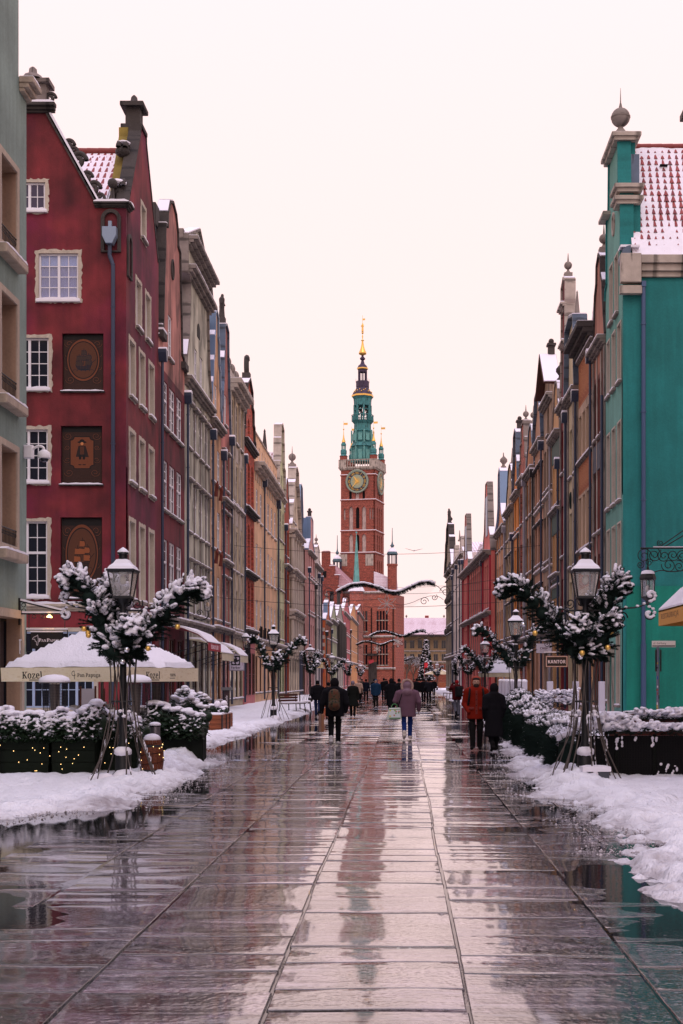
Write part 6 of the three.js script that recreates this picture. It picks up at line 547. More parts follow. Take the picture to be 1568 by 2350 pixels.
function streetLamp(name, label, pos, turn, seed, boughs, scrolls, fine, sk = 1) {
  const t = thing(name, label, 'street lamp', pos, turn, 'fir-trimmed lamp posts along the street'), r = rng(seed);
  mesh('post', [lathe([[0.17, -0.05], [0.17, 0.12], [0.13, 0.16], [0.13, 0.42], [0.09, 0.5], [0.1, 0.56], [0.065, 0.66], [0.055, 1.6], [0.05, 2.6], [0.075, 2.63], [0.075, 2.7], [0.05, 2.74], [0.045, 2.86], [0.1, 2.93], [0.12, 2.97]], fine ? 14 : 8), bar([-0.3, 2.78, 0], [0.3, 2.78, 0], 0.018, 6), sph(0.03, -0.3, 2.78, 0), sph(0.03, 0.3, 2.78, 0)], M.iron, t);
  mesh('post_snow', [sph(0.15, 0, 0.48, 0.02, 1, 0.7, 1, 8), sph(0.19, 0.04, 0.06, 0.08, 1.1, 0.8, 1.1, 8), sph(0.07, 0, 2.72, 0, 1, 0.5, 1, 7)], M.snowFine, t).userData.kind = 'stuff';
  const lt = t; lantern(lt, 3.0, 1.0, fine);
  mesh('lantern_bracket', [0, 1, 2, 3].map(i => tube(to3([[0.06, 2.86], [0.13, 2.88], [0.15, 2.94], [0.12, 3.0]], i * PI / 2 + PI / 4), 0.012, 4, 8)), M.iron, t);
  boughs.forEach(([az, reach, top, w], i) => { const pr = [[0.1, 2.06], [0.28, 2.3], [reach * 0.55, 2.1 + (top - 2.1) * 0.62], [reach * 0.85, top], [reach, top + 0.02], [reach * 1.07, top - 0.1]]; firBough(to3(pr, az).map(v => v.toArray()), tt => w * (tt < 0.12 ? 0.75 : 1) * (1 - Math.pow(tt, 2.2) * 0.78), seed * 13 + i, fine, t, 'fir_bough', sk); });
  firBough([[-0.25, 2.12, 0.1], [0, 2.06, 0.16], [0.25, 2.12, 0.05]], () => 0.17, seed * 13 + 9, fine, t, 'fir_collar');
  // wrought scrolls with snow sticking to them
  scrolls.forEach(([az, reach]) => { const l = [tube(to3([[0.06, 2.1], [0.16, 2.5], [reach * 0.45, 2.78], [reach * 0.8, 2.84], [reach, 2.92]], az), 0.014, 5, 20)]; for (const [cx, cy, q, d, s] of [[reach, 3.02, 0.1, 1, -PI / 2], [reach * 0.98, 2.72, 0.11, -1, PI / 2], [reach * 0.55, 2.66, 0.11, 1, 0], [reach * 0.38, 2.9, 0.1, -1, 0.6], [reach * 0.25, 2.45, 0.09, 1, 2]]) l.push(tube(to3(spiral(cx, cy, q, 1.6, d, s, fine ? 22 : 10), az), 0.011, 4, fine ? 34 : 14)); const m = mesh('iron_scroll', l, M.iron, t); if (fine) { const f = new Field([-reach - 0.2, 2.0, -reach - 0.2], [reach + 0.2, 3.25, reach + 0.2], 0.018); const pts = [...to3([[0.16, 2.5], [reach * 0.45, 2.78], [reach * 0.62, 2.82], [reach * 0.8, 2.84], [reach * 0.9, 2.88], [reach, 2.92]], az), ...to3(spiral(reach, 3.02, 0.1, 1, 1, -PI / 2, 9), az), ...to3(spiral(reach * 0.98, 2.72, 0.11, 1, -1, PI / 2, 9), az)]; for (const p of pts) f.ball(p.x, p.y + 0.018, p.z, 0.035, 0.024, 0.035, 0.02); mesh('snow', f.geo(), M.snowFine, m).userData.kind = 'stuff'; } });
  // willow rods: a cage flaring to the ground
  const n = fine ? 13 : 8; for (let i = 0; i < n; i++) { const a = i / n * 2 * PI + r() * 0.3, tw = (i % 2 ? 1 : -1) * (0.5 + r() * 0.5), P = []; for (const [y, q, k] of [[2.15, 0.24, 0], [1.75, 0.2, 0.3], [1.3, 0.17 + r() * 0.05, 0.6], [0.75, 0.26 + r() * 0.06, 0.85], [0.3, 0.4 + r() * 0.1, 0.95], [0.02, 0.5 + r() * 0.12, 1]]) { const b = a + tw * k; P.push(V(Math.cos(b) * q, y, Math.sin(b) * q)); } mesh('willow_rod', tube(P, 0.009 + r() * 0.006, 5, 12), rodMat, t); if (fine && i % 4 === 0) { const c = new THREE.CatmullRomCurve3(P), sn = []; for (let k = 0; k < 7; k++) { const q = c.getPoint(0.45 + r() * 0.5); sn.push(sph(0.013, q.x, q.y + 0.008, q.z, 0.9, 4, 0.9, 6)); } mesh('rod_snow', sn, M.snowFine, t).userData.kind = 'stuff'; } }
  mesh('tie_ring', [2.02, 1.3].map((y, i) => place(flat(new THREE.TorusGeometry(0.24 - i * 0.06, 0.014, 5, 16)), 0, y, 0, PI / 2, 0, 0)), M.ironRough, t);
  if (fine) { const f = new Field([-0.8, -0.1, -0.8], [0.8, 1.2, 0.8], 0.02); for (let i = 0; i < 16; i++) { const a = r() * 6.3, q = 0.18 + r() * 0.3; f.ball(Math.cos(a) * q, 0.02 + r() * 0.06, Math.sin(a) * q, 0.1 + r() * 0.05, 0.05 + 0.04 * r(), 0.1, 0.05); } for (let i = 0; i < 12; i++) { const a = r() * 6.3; f.ball(Math.cos(a) * 0.2, 1.05 + r() * 0.1, Math.sin(a) * 0.2, 0.04, 0.03, 0.04, 0.02); } mesh('foot_snow', f.geo(), M.snowFine, t).userData.kind = 'stuff'; for (let i = 0; i < 9; i++) { const b = boughs[i % boughs.length], k = 0.35 + r() * 0.5, p = to3([[b[1] * k, 2.0 + (b[2] - 2.0) * k * 0.85 - 0.1]], b[0])[0]; mesh('bauble', sph(0.045, p.x + (r() - 0.5) * 0.1, p.y - 0.12, p.z + 0.24, 1, 1, 1, 12), [M.gold, mat(lin(0.75, 0.75, 0.8), 0.1, { metalness: 0.9 })][i % 2], t); } }
  return t; }
// azimuth: 0 = to the right, PI = to the left, PI/2 = away
streetLamp('street_lamp', 'snow-heaped fir-trimmed lamp post beside the square parasol terrace', [-4.58, 0.02, -21.3], 0, 11, [[R(178), 0.88, 3.28, 0.27], [R(120), 0.62, 3.25, 0.25], [R(8), 1.22, 3.12, 0.27], [R(-65), 0.55, 2.5, 0.22]], [[R(170), 1.0], [R(30), 0.62]], true, 1.6);
streetLamp('street_lamp', 'tall fir-trimmed lamp post in front of the netted terrace on the right', [2.95, 0.02, -21.3], 0, 12, [[R(176), 1.3, 3.16, 0.25], [R(12), 0.62, 3.2, 0.3], [R(60), 0.5, 2.9, 0.24], [R(-110), 0.5, 2.5, 0.22], [R(-40), 0.5, 2.6, 0.24]], [[R(4), 1.08], [R(150), 0.7]], true);
const farLamp = streetLamp('street_lamp', 'fir-trimmed lamp post between the bank of snow and the second left facade row', [-5.2, 0.02, -52], 0.15, 13, [[R(176), 0.85, 3.2, 0.24], [R(8), 1.2, 3.15, 0.25], [R(-70), 0.5, 2.6, 0.22]], [[R(30), 0.7], [R(165), 1.05]], false);
[[-5.9, 82, 1.1, 'fir-trimmed lamp post standing before the pale green gable house'], [-6.2, 112, 0.4, 'fir-trimmed lamp post in front of the slim dark slate house'], [-6.3, 146, 2.2, 'small distant fir-trimmed lamp post on the left, farthest but one'], [-6.4, 190, 0.9, 'farthest visible fir-trimmed lamp post on the left'], [3.45, 40.4, 2.9, 'fir-trimmed lamp post beside the couple in red and black'], [4.2, 68, 3.3, 'fir-trimmed lamp post before the small white parasol'], [4.75, 97, 0.5, 'fir-trimmed lamp post in front of the crimson terrace building'], [5.0, 128, 1.6, 'fir-trimmed lamp post by the far end of the crimson terrace'], [4.4, 175, 2.6, 'farthest fir-trimmed lamp post on the right near the spruce']].forEach(([x, d, a, l]) => copy(farLamp, [x, 0.02, -d], a, l));

// ---- garlands hung across the street
function garland(label, x0, x1, y, d, amp, fine, seed) { const t = thing('street_garland', label, 'garland', [(x0 + x1) / 2, y, -d], 0, 'snowy garlands strung across the street'), w = x1 - x0, P = []; for (let i = 0; i <= 24; i++) { const u = i / 24; P.push([(u - 0.5) * w, amp * pl([[0, -0.9], [0.08, -0.1], [0.18, 0.6], [0.3, 0.75], [0.42, 0.3], [0.52, -0.3], [0.6, -0.35], [0.7, 0.3], [0.8, 0.9], [0.88, 0.95], [0.95, 0.5], [1, -0.3]], u), 0]); } const c = new THREE.CatmullRomCurve3(P.map(p => V(...p)));
  const r = rng(seed), S = [], N = fine ? 800 : 500; for (let i = 0; i < N; i++) { const tt = 0.06 + 0.86 * r(), p = c.getPoint(tt), a = r() * 6.3; sprigInto(S, p, V(Math.cos(a) * 0.3 + 0.5, Math.sin(a), Math.cos(a * 2) * 0.6).normalize(), fine ? 0.22 : 0.3, fine ? 0.08 : 0.13, r, 7); } mesh('fir_rope', soup(S), M.fir, t); const f = new Field([-w / 2, -amp * 1.4, -0.3], [w / 2, amp * 1.4 + 0.3, 0.3], fine ? 0.03 : 0.06); for (let i = 0; i < (fine ? 230 : 120); i++) { const p = c.getPoint(0.06 + 0.86 * r()); f.ball(p.x, p.y + 0.11, p.z + (r() - 0.5) * 0.1, 0.12, 0.06, 0.1, 0.05); } mesh('snow', f.geo(), M.snowFine, t).userData.kind = 'stuff';
  const ir = 0.022 * (fine ? 1 : 1.8); const scroll = (cx, cy, q, d0, s) => tube(spiral(cx, cy, q, 1.5, d0, s).map(([a, b]) => [a, b, 0]), ir, 4, 30); mesh('iron_frame', [tube(P, ir, 4, 60), tube(P.map(([a, b]) => [a, b - 0.9 * amp - 1.1 * Math.abs(Math.sin((a / w + 0.5) * 2 * PI)) * amp, 0]), ir * 0.7, 4, 60), scroll(-w / 2 - 0.15, -0.2, 0.4, 1, 0), scroll(w / 2 + 0.15, -0.1, 0.4, -1, PI), scroll(w * 0.33, -amp * 1.4, 0.3, 1, 0), scroll(-w * 0.36, -amp * 1.2, 0.3, -1, PI), scroll(w * 0.42, -amp * 0.9, 0.22, -1, 1)], M.ironRough, t);
  const st = []; for (let k = 0; k < 6; k++) { const a = k * PI / 3 + PI / 6; const tip = [Math.cos(a) * amp * 1.3, Math.sin(a) * amp * 1.3 - amp * 1.7, 0], s1 = [Math.cos(a + 0.35) * amp * 0.7, Math.sin(a + 0.35) * amp * 0.7 - amp * 1.7, 0], s2 = [Math.cos(a - 0.35) * amp * 0.7, Math.sin(a - 0.35) * amp * 0.7 - amp * 1.7, 0]; st.push(bar([0, -amp * 1.7, 0], s1, ir * 0.8, 4), bar(s1, tip, ir * 0.8, 4), bar([0, -amp * 1.7, 0], s2, ir * 0.8, 4), bar(s2, tip, ir * 0.8, 4)); } mesh('star', st, mat(lin(0.5, 0.48, 0.46), 0.6), t);
  if (fine) { const net = []; for (let i = 0; i < 46; i++) { const u = 0.56 + 0.36 * i / 46, p = c.getPoint(u), dl = 1.15 * Math.sin((u - 0.54) / 0.4 * PI) * 1.1 + 0.1; net.push(bar([p.x, p.y, 0], [p.x, p.y - dl, 0], 0.0045, 3)); } for (let i = 0; i < 30; i++) { const u = 0.1 + 0.36 * i / 30, p = c.getPoint(u), dl = 1.0 * Math.sin((u - 0.08) / 0.4 * PI) + 0.1; net.push(bar([p.x, p.y, 0], [p.x, p.y - dl, 0], 0.0045, 3)); } mesh('light_curtain', net, mat(lin(0.55, 0.52, 0.55), 0.6), t).userData.kind = 'stuff'; }
  mesh('wire', [bar([-w / 2, 0.2, 0], [-9 - (x0 + x1) / 2, 0.9, 0], 0.014, 4), bar([w / 2, 0.2, 0], [7.5 - (x0 + x1) / 2, 0.9, 0], 0.014, 4)], M.ironRough, t); return t; }
garland('nearest snowy garland with a star and light curtain above the street', -5.1, 2.7, 7.75, 90, 0.55, true, 21);
garland('second snowy garland, hung below the nearest one', -5.6, 3.8, 8.0, 190, 0.6, false, 22); garland('third snowy garland with double scrolls before the town hall', -9.2, -0.6, 7.9, 236, 0.55, false, 23); garland('farthest faint garland beside the square bare tree', -4, 3.2, 6.4, 330, 0.5, false, 24);
// ---------------------------------------------------------------- left terrace
const bulbMat = new THREE.MeshStandardMaterial({ color: lin(1, 0.8, 0.4), emissive: lin(1, 0.66, 0.25), emissiveIntensity: 3.5 });
// broad-leaved evergreen with snow-laden leaves; box of w x h x d standing on y0
function leafyBush(parent, w, h, d, y0, seed, n, name = 'foliage', snowK = 1) {
  const r = rng(seed), P = [], f = new Field([-w / 2 - 0.12, y0 - 0.1, -d / 2 - 0.12], [w / 2 + 0.12, y0 + h + 0.2, d / 2 + 0.12], 0.02), prof = x => h * (0.45 + 0.8 * nz(x * 2.6 + seed, seed, seed, 3));
  for (let i = 0; i < n; i++) { const x = (r() - 0.5) * w, top = prof(x), v = Math.pow(r(), 0.7), y = y0 + top * v, edge = Math.sqrt(1 - Math.pow(v, 4)) * d / 2 + 0.03, z = (r() < 0.75 ? 1 : -1) * edge * (0.7 + 0.35 * r()) * (v > 0.85 ? (r() * 2 - 1) : 1); const a = r() * 6.3, droop = -0.2 - r() * 0.9, L = 0.065 + r() * 0.055, W = L * 0.34; const dir = V(Math.cos(a), droop, Math.sin(a) * 0.6 + (z > 0 ? 0.6 : -0.4)).normalize(), s = dir.clone().cross(V(0, 1, 0)).normalize().multiplyScalar(W), o = V(x, y, z), m = o.clone().addScaledVector(dir, L * 0.5), e = o.clone().addScaledVector(dir, L); m.y += 0.006; const A = m.clone().add(s), B = m.clone().sub(s); A.y -= 0.008; B.y -= 0.008; P.push(...o.toArray(), ...A.toArray(), ...m.toArray(), ...m.toArray(), ...A.toArray(), ...e.toArray(), ...o.toArray(), ...m.toArray(), ...B.toArray(), ...m.toArray(), ...e.toArray(), ...B.toArray());
    if (r() < (0.10 + 0.32 * v) * snowK && nz(x * 6 + 3, y * 6 + z * 5, seed + 2, 2) > 0.40) f.ball(m.x, m.y + 0.014, m.z, 0.02 + 0.022 * r(), 0.013 + 0.01 * r(), 0.02 + 0.022 * r(), 0.016); }
  for (let i = 0; i < w * 36 * snowK; i++) { const x = (r() - 0.5) * w, k = 0.03 + 0.045 * r(); f.ball(x, y0 + prof(x) - 0.01 + 0.02 * r(), (r() - 0.5) * d * 0.8, k * 1.4, k * 0.7, k * 1.4, 0.03); }
  const core = []; for (let i = 0; i < w * 5 + 1; i++) { const x = (-w / 2 + (i + 0.5) * w / (Math.floor(w * 5 + 1))) * 0.8; core.push(sph(0.5, x, y0 + prof(x) * 0.38, 0, 0.26, prof(x) * 0.7, d * 0.6, 7)); }
  const m = mesh(name, mergeGeometries([soup(P), ...core]), M.leaf, parent); mesh('snow', f.geo(), M.snowFine, m).userData.kind = 'stuff'; return m; }
function snowSlab(w, d, h, x, y, z, seed) { const nx = Math.max(3, w * 12 | 0), ny = Math.max(2, d * 12 | 0), g = new THREE.BoxGeometry(w, h, d, nx, 2, ny), p = g.attributes.position; for (let i = 0; i < p.count; i++) { const X = p.getX(i), Y = p.getY(i), Z = p.getZ(i), e = Math.min(w / 2 - Math.abs(X), d / 2 - Math.abs(Z)); if (Y > -h * 0.4) p.setY(i, Y * (0.6 + 0.4 * smooth(0, 0.05, e)) + (nz(X * 5 + seed, Z * 5, seed, 3) - 0.5) * 0.03 * smooth(-0.01, 0.05, e + 0.02)); p.setX(i, X + (nz(Z * 8, Y * 9 + seed, seed + 1, 2) - 0.5) * 0.02); } g.translate(x, y + h / 2, z); g.computeVertexNormals(); return metreUV(flat(g)); }
function lightString(parent, pts, n, seed) { const r = rng(seed), l = []; for (let i = 0; i < n; i++) l.push(i); for (let i = 0; i < n; i++) { const [x, y, z] = pts(r); mesh('fairy_light', sph(0.006, x, y, z, 1, 1, 1, 6), bulbMat, parent); } }
const planterGreen = dull(lin(0.007, 0.012, 0.007), 0.7, 0.25, { map: T.stone });
[[-6.55, 22.75, 0.98, 'dark green planter with snowy evergreens at the left edge', 31], [-5.72, 22.75, 0.80, 'dark green planter with snowy evergreens left of the lamp post', 32], [-4.98, 23.1, 0.62, 'shaded dark planter with snowy evergreens right behind the lamp post', 33]].forEach(([x, d, w, l, s], i) => { const t = thing('planter', l, 'planter', [x, 0, -d], 0, 'dark planters edging the left terrace'); const h = 0.63, D = 0.5; for (let k = 0; k < 3; k++) mesh('plank', cbox(w, h / 3 - 0.006, 0.03, 0.006, 0, 0.04 + h / 6 + k * h / 3, D / 2), planterGreen, t); mesh('box', [bb(-w / 2 + 0.003, w / 2 - 0.003, 0.03, h + 0.03, -D / 2, D / 2 - 0.017)], planterGreen, t); for (const sx of [-1, 1]) mesh('leg', bb(sx * (w / 2 - 0.03) - 0.03, sx * (w / 2 - 0.03) + 0.03, -0.02, 0.2, D / 2 - 0.06, D / 2 + 0.02), planterGreen, t); mesh('rim_snow', [snowSlab(w + 0.03, 0.12, 0.05, 0, h + 0.03, D / 2 - 0.03, s)], M.snowFine, t).userData.kind = 'stuff'; leafyBush(t, w + 0.12, 0.56, 0.6, h + 0.0, s, 2600); lightString(t, r => [(r() - 0.5) * w * 0.95, 0.08 + r() * 0.5, D / 2 + 0.024], 11, s); });
{ const t = thing('planter', 'low black planter with a tall drooping snowy evergreen beyond the ashtray', 'planter', [-4.95, 0, -28.3]); mesh('box', cbox(0.95, 0.42, 0.6, 0.015, 0, 0.2, 0), M.plant, t); mesh('rim_snow', snowSlab(0.9, 0.2, 0.04, 0, 0.41, 0.22, 5), M.snowFine, t).userData.kind = 'stuff'; leafyBush(t, 1.3, 1.0, 0.85, 0.36, 35, 4200, 'foliage', 0.8); const b = thing('planter', 'tall black planter corner wound with fairy lights at the terrace end', 'planter', [-4.52, 0, -27.6]); mesh('box', cbox(0.36, 0.82, 0.36, 0.015, 0, 0.4, 0), M.plant, b); mesh('rim_snow', snowSlab(0.3, 0.3, 0.05, 0, 0.8, 0, 6), M.snowFine, b).userData.kind = 'stuff'; lightString(b, r => [(r() - 0.5) * 0.34, 0.1 + r() * 0.65, 0.19], 16, 8); leafyBush(b, 0.7, 0.5, 0.5, 0.75, 36, 900, 'foliage', 0.7); }
{ const t = thing('planter', 'evergreen shrubs in a dark trough under the parasol', 'planter', [-5.3, 0, -26.2]); mesh('trough', cbox(2.6, 0.55, 0.5, 0.02, 0, 0.27, 0), M.plant, t); leafyBush(t, 2.6, 0.75, 0.6, 0.5, 37, 2600, 'foliage', 0.8); }
const barrelWood = mat(lin(0.34, 0.19, 0.13), 0.75, { map: T.wood });
{ // wooden barrel wound with lights and steel ashtray column
  const t = thing('barrel', 'small wooden barrel wound with fairy lights beside the ashtray', 'barrel', [-4.32, 0, -22.4]); const R0 = y => 0.15 + 0.05 * Math.sin(clamp(y / 0.62) * PI); for (let i = 0; i < 14; i++) { const a = i / 14 * 2 * PI; const g = new THREE.CylinderGeometry(1, 1, 0.62, 3, 6, true, a - 0.215, 0.43), p = g.attributes.position; for (let k = 0; k < p.count; k++) { const y = p.getY(k) + 0.31, q = R0(y); p.setXYZ(k, p.getX(k) * q, y + 0.02, p.getZ(k) * q); } g.computeVertexNormals(); mesh('stave', flat(g), barrelWood, t); } for (const y of [0.1, 0.52]) mesh('hoop', cyl(R0(y) + 0.006, R0(y) + 0.006, 0.04, 0, y + 0.02, 0, 18), M.ironRough, t); mesh('top_snow', sph(0.15, 0, 0.66, 0, 1, 0.6, 1, 10), M.snowFine, t).userData.kind = 'stuff'; lightString(t, r => { const a = r() * 6.3, y = 0.05 + r() * 0.55; return [Math.sin(a) * (R0(y) + 0.012), y, Math.cos(a) * (R0(y) + 0.012)]; }, 22, 9); mesh('light_wire', tube(Array.from({ length: 40 }, (_, i) => { const a = i * 0.5, y = 0.08 + i * 0.013, q = R0(y) + 0.008; return [Math.sin(a) * q, y, Math.cos(a) * q]; }), 0.005, 4, 90), M.dark, t);
  const b = thing('ashtray_column', 'brushed steel ashtray column capped with snow', 'ashtray', [-4.5, 0, -23.6]); const st = mat(lin(0.22, 0.21, 0.23), 0.38, { metalness: 0.8 }); mesh('column', [cyl(0.095, 0.095, 0.8, 0, 0.42, 0, 24), cyl(0.12, 0.12, 0.03, 0, 0.02, 0, 24)], st, b); mesh('opening', place(cyl(0.045, 0.045, 0.03, 0, 0, 0, 16, PI / 2, 0, 0), 0.01, 0.6, 0.085), M.dark, b); mesh('notice', box(0.08, 0.075, 0.006, 0.01, 0.48, 0.096), M.white, b); mesh('lid', cyl(0.1, 0.1, 0.03, 0, 0.835, 0, 24), M.iron, b); mesh('cap_snow', sph(0.11, 0, 0.86, 0, 1, 0.45, 1, 12), M.snowFine, b).userData.kind = 'stuff'; }
// --- square parasols
function parasol(label, cx, d, half, y0, rise, turn, seed, fine) { const t = thing('parasol', label, 'parasol', [cx, 0, -d], turn, 'cream beer-garden parasols on the left terrace'); const v = 0.27; const cs = [[-half, half], [half, half], [half, -half], [-half, -half]];
  mesh('pole', [cyl(0.035, 0.03, y0 + rise + v, 0, (y0 + rise + v) / 2, 0, 12), cyl(0.35, 0.3, 0.08, 0, 0.05, 0, 16)], M.greystone, t);
  // snow-covered canopy, slightly sagging between the ribs
  const n = 26, P = [], I = []; for (let j = 0; j <= n; j++) for (let i = 0; i <= n; i++) { const x = lerp(-half, half, i / n), z = lerp(half, -half, j / n), q = Math.max(Math.abs(x), Math.abs(z)) / half, tri = Math.min(Math.abs(x), Math.abs(z)) / (Math.max(Math.abs(x), Math.abs(z)) + 1e-6), y = y0 + v + rise * (1 - q) - 0.05 * Math.sin(q * PI) * (1 - tri); P.push(x, y, z); } const W = n + 1; for (let j = 0; j < n; j++) for (let i = 0; i < n; i++) { const a = j * W + i; I.push(a, a + 1, a + W, a + 1, a + W + 1, a + W); }
  const g = new THREE.BufferGeometry(); g.setAttribute('position', new THREE.Float32BufferAttribute(P, 3)); g.setIndex(I); g.computeVertexNormals(); mesh('canopy', metreUV(flat(g)), M.canvas, t); const P2 = P.slice(); for (let k = 0; k < P2.length; k += 3) { const x = P2[k], z = P2[k + 2], e = half - Math.max(Math.abs(x), Math.abs(z)); P2[k + 1] += 0.012 + 0.05 * smooth(0, 0.12, e) + (nz(x * 3 + seed, z * 3, seed, 4) - 0.5) * 0.05; } const g2 = new THREE.BufferGeometry(); g2.setAttribute('position', new THREE.Float32BufferAttribute(P2, 3)); g2.setIndex(I); g2.computeVertexNormals(); mesh('canopy_snow', metreUV(g2), M.snow, t).userData.kind = 'stuff';
  const print = (front) => canvasTex(1024, 96, (c, w, h) => { c.fillStyle = '#e8dcc0'; c.fillRect(0, 0, w, h); const r = rng(seed + front); for (let i = 0; i < 500; i++) { c.fillStyle = `rgba(${r() < 0.5 ? '245,238,240' : '170,140,90'},${0.05 + 0.1 * r()})`; c.fillRect(r() * w, r() * h, 30 * r(), 14 * r()); } c.fillStyle = '#17140f'; c.textBaseline = 'middle'; c.font = 'bold 66px serif'; c.fillText('Kozel', front ? 190 : 330, 52); c.fillRect(front ? 255 : 395, 82, 110, 6); c.font = 'bold 34px serif'; if (front) { c.fillText('Pan Papuga', 680, 52); c.lineWidth = 4; c.strokeStyle = '#17140f'; c.beginPath(); c.arc(650, 40, 16, 0.5, 5); c.lineTo(656, 80); c.stroke(); } else { c.font = 'bold 30px sans-serif'; c.fillText('100%', 640, 50); c.fillRect(640, 70, 70, 4); } });
  for (let k = 0; k < 4; k++) { const [a, b] = [cs[k], cs[(k + 1) % 4]], vm = fine && k < 2 ? mat(0xffffff, 0.9, { map: print(k === 0 ? 1 : 0) }) : M.canvas; const gg = new THREE.PlaneGeometry(2 * half, v, 40, 2), p = gg.attributes.position; const ang = [0, PI / 2, PI, -PI / 2][k]; for (let i = 0; i < p.count; i++) { const u = p.getX(i), y = p.getY(i); const w = (0.5 - (y + v / 2) / v) * 0.5; p.setZ(i, half + 0.01 + 0.012 * Math.sin(u * 5 + k) * w * 2 - 0.03 * w); p.setY(i, y + y0 + v / 2); } gg.computeVertexNormals(); gg.rotateY(ang); mesh('valance', flat(gg), vm, t); }
  for (let k = 0; k < 4; k++) mesh('rib', bar([0, y0 + v + rise - 0.06, 0], [cs[k][0], y0 + v - 0.04, cs[k][1]], 0.014, 5), M.greystone, t); return t; }
parasol('large snow-covered cream parasol lettered Kozel over the left terrace', -6.1, 26.4, 1.38, 1.63, 0.9, R(-23.6), 41, true);
parasol('farther cream parasol showing behind the lettered one', -6.75, 30.0, 1.32, 1.76, 0.85, R(-23.6), 42, false);
// --- patio heaters with mesh cages
function heater(label, x, d, snowy) { const t = thing('patio_heater', label, 'patio heater', [x, 0, -d], 0, 'patio heaters on the left terrace'); const c = []; for (let i = 0; i < 22; i++) { const a = i / 22 * 2 * PI; c.push(bar([Math.cos(a) * 0.19, 0.95, Math.sin(a) * 0.19], [Math.cos(a) * 0.23, 1.6, Math.sin(a) * 0.23], 0.004, 3)); } for (let y = 0.97; y < 1.6; y += 0.028) c.push(place(flat(new THREE.TorusGeometry(0.19 + 0.04 * (y - 0.95) / 0.65, 0.003, 3, 20)), 0, y, 0, PI / 2, 0, 0)); mesh('cage', c, M.ironRough, t); mesh('emitter', cyl(0.06, 0.1, 0.62, 0, 1.28, 0, 12), mat(lin(0.2, 0.17, 0.16), 0.5, { metalness: 0.5 }), t); mesh('base', [cyl(0.24, 0.2, 0.9, 0, 0.47, 0, 16), cyl(0.27, 0.27, 0.06, 0, 0.04, 0, 16)], M.ironRough, t); mesh('hood', lathe([[0.02, 1.62], [0.27, 1.6], [0.28, 1.62], [0.2, 1.68], [0, 1.7]], 20), mat(lin(0.05, 0.04, 0.04), 0.5), t); if (snowy) mesh('hood_snow', lathe([[0.275, 1.62], [0.285, 1.65], [0.25, 1.71], [0.14, 1.755], [0, 1.77]], 20), M.snowFine, t).userData.kind = 'stuff'; }
heater('patio heater with a domed snow cap behind the left planters', -6.42, 24.0, true); heater('patio heater with a domed snow cap just right of the lamp post', -4.98, 24.3, true); heater('patio heater with a bare brown hood beside the snow-capped ones', -5.1, 26.9, false);
{ const t = thing('menu_board', 'dark framed menu board standing inside the left terrace', 'menu board', [-5.95, 0, -24.6]); mesh('frame', [bar([-0.14, 0, 0], [-0.14, 1.55, 0], 0.02, 6), bar([0.14, 0, 0], [0.14, 1.55, 0], 0.02, 6), bar([0.28, 0, -0.1], [0.28, 1.5, -0.1], 0.02, 6)], M.woodDark, t); mesh('sheet', box(0.26, 0.5, 0.01, 0, 1.25, 0), mat(lin(0.35, 0.32, 0.36), 0.4), t); }
{ // sloping steps board
  const t = thing('ramp', 'dark sloping entrance ramp with snow at the terrace end', 'ramp', [-5.35, 0, -30.2]); mesh('board', place(cbox(0.9, 0.06, 2.2, 0.01), 0, 0.55, 0, 0.35, 0, 0), M.plant, t); mesh('snow', place(snowSlab(0.7, 1.8, 0.05, 0, 0, 0, 3), 0, 0.59, 0, 0.35, 0, 0), M.snowFine, t).userData.kind = 'stuff'; mesh('support', bb(-0.4, 0.4, 0, 0.5, -0.9, -0.6), M.plant, t); }
{ // timber planter with globe lamps
  const t = thing('timber_planter', 'honey-coloured timber planter with white globe lamps', 'planter', [-6.05, 0, -41]); const W = 1.0, H = 0.58, D = 2.4; for (let k = 0; k < 4; k++) { for (let j = 0; j < 2; j++) mesh('plank', cbox(W / 2 - 0.006, H / 4 - 0.008, 0.03, 0.005, -W / 4 + j * W / 2, H / 8 + k * H / 4, D / 2), M.wood, t); for (let j = 0; j < 3; j++) mesh('plank', cbox(0.03, H / 4 - 0.008, D / 3 - 0.006, 0.005, W / 2, H / 8 + k * H / 4, -D / 3 + j * D / 3), M.wood, t); } mesh('box', bb(-W / 2 + 0.02, W / 2 - 0.018, 0.01, H - 0.02, -D / 2 + 0.02, D / 2 - 0.018), M.woodDark, t); for (const [x, z] of [[0, D / 2 + 0.022], [W / 2 + 0.022, -0.4], [W / 2 + 0.022, 0.42], [W / 2 + 0.002, D / 2 + 0.002]]) mesh('strap', box(0.04, H, 0.04, x, H / 2, z), M.iron, t); mesh('snow', snowSlab(W - 0.02, D, 0.07, 0, H - 0.02, 0, 4), M.snowFine, t).userData.kind = 'stuff'; leafyBush(t, 0.9, 0.28, 0.6, H, 51, 700); for (const [x, z] of [[-0.42, 0.9], [0.22, 0.2], [0.34, -0.4]]) { mesh('globe_lamp', sph(0.11, x, H + 0.3, z, 1, 1.05, 1, 16), mat(lin(0.8, 0.76, 0.84), 0.35), t); mesh('lamp_stem', cyl(0.03, 0.03, 0.22, x, H + 0.1, z, 8), M.iron, t); } }
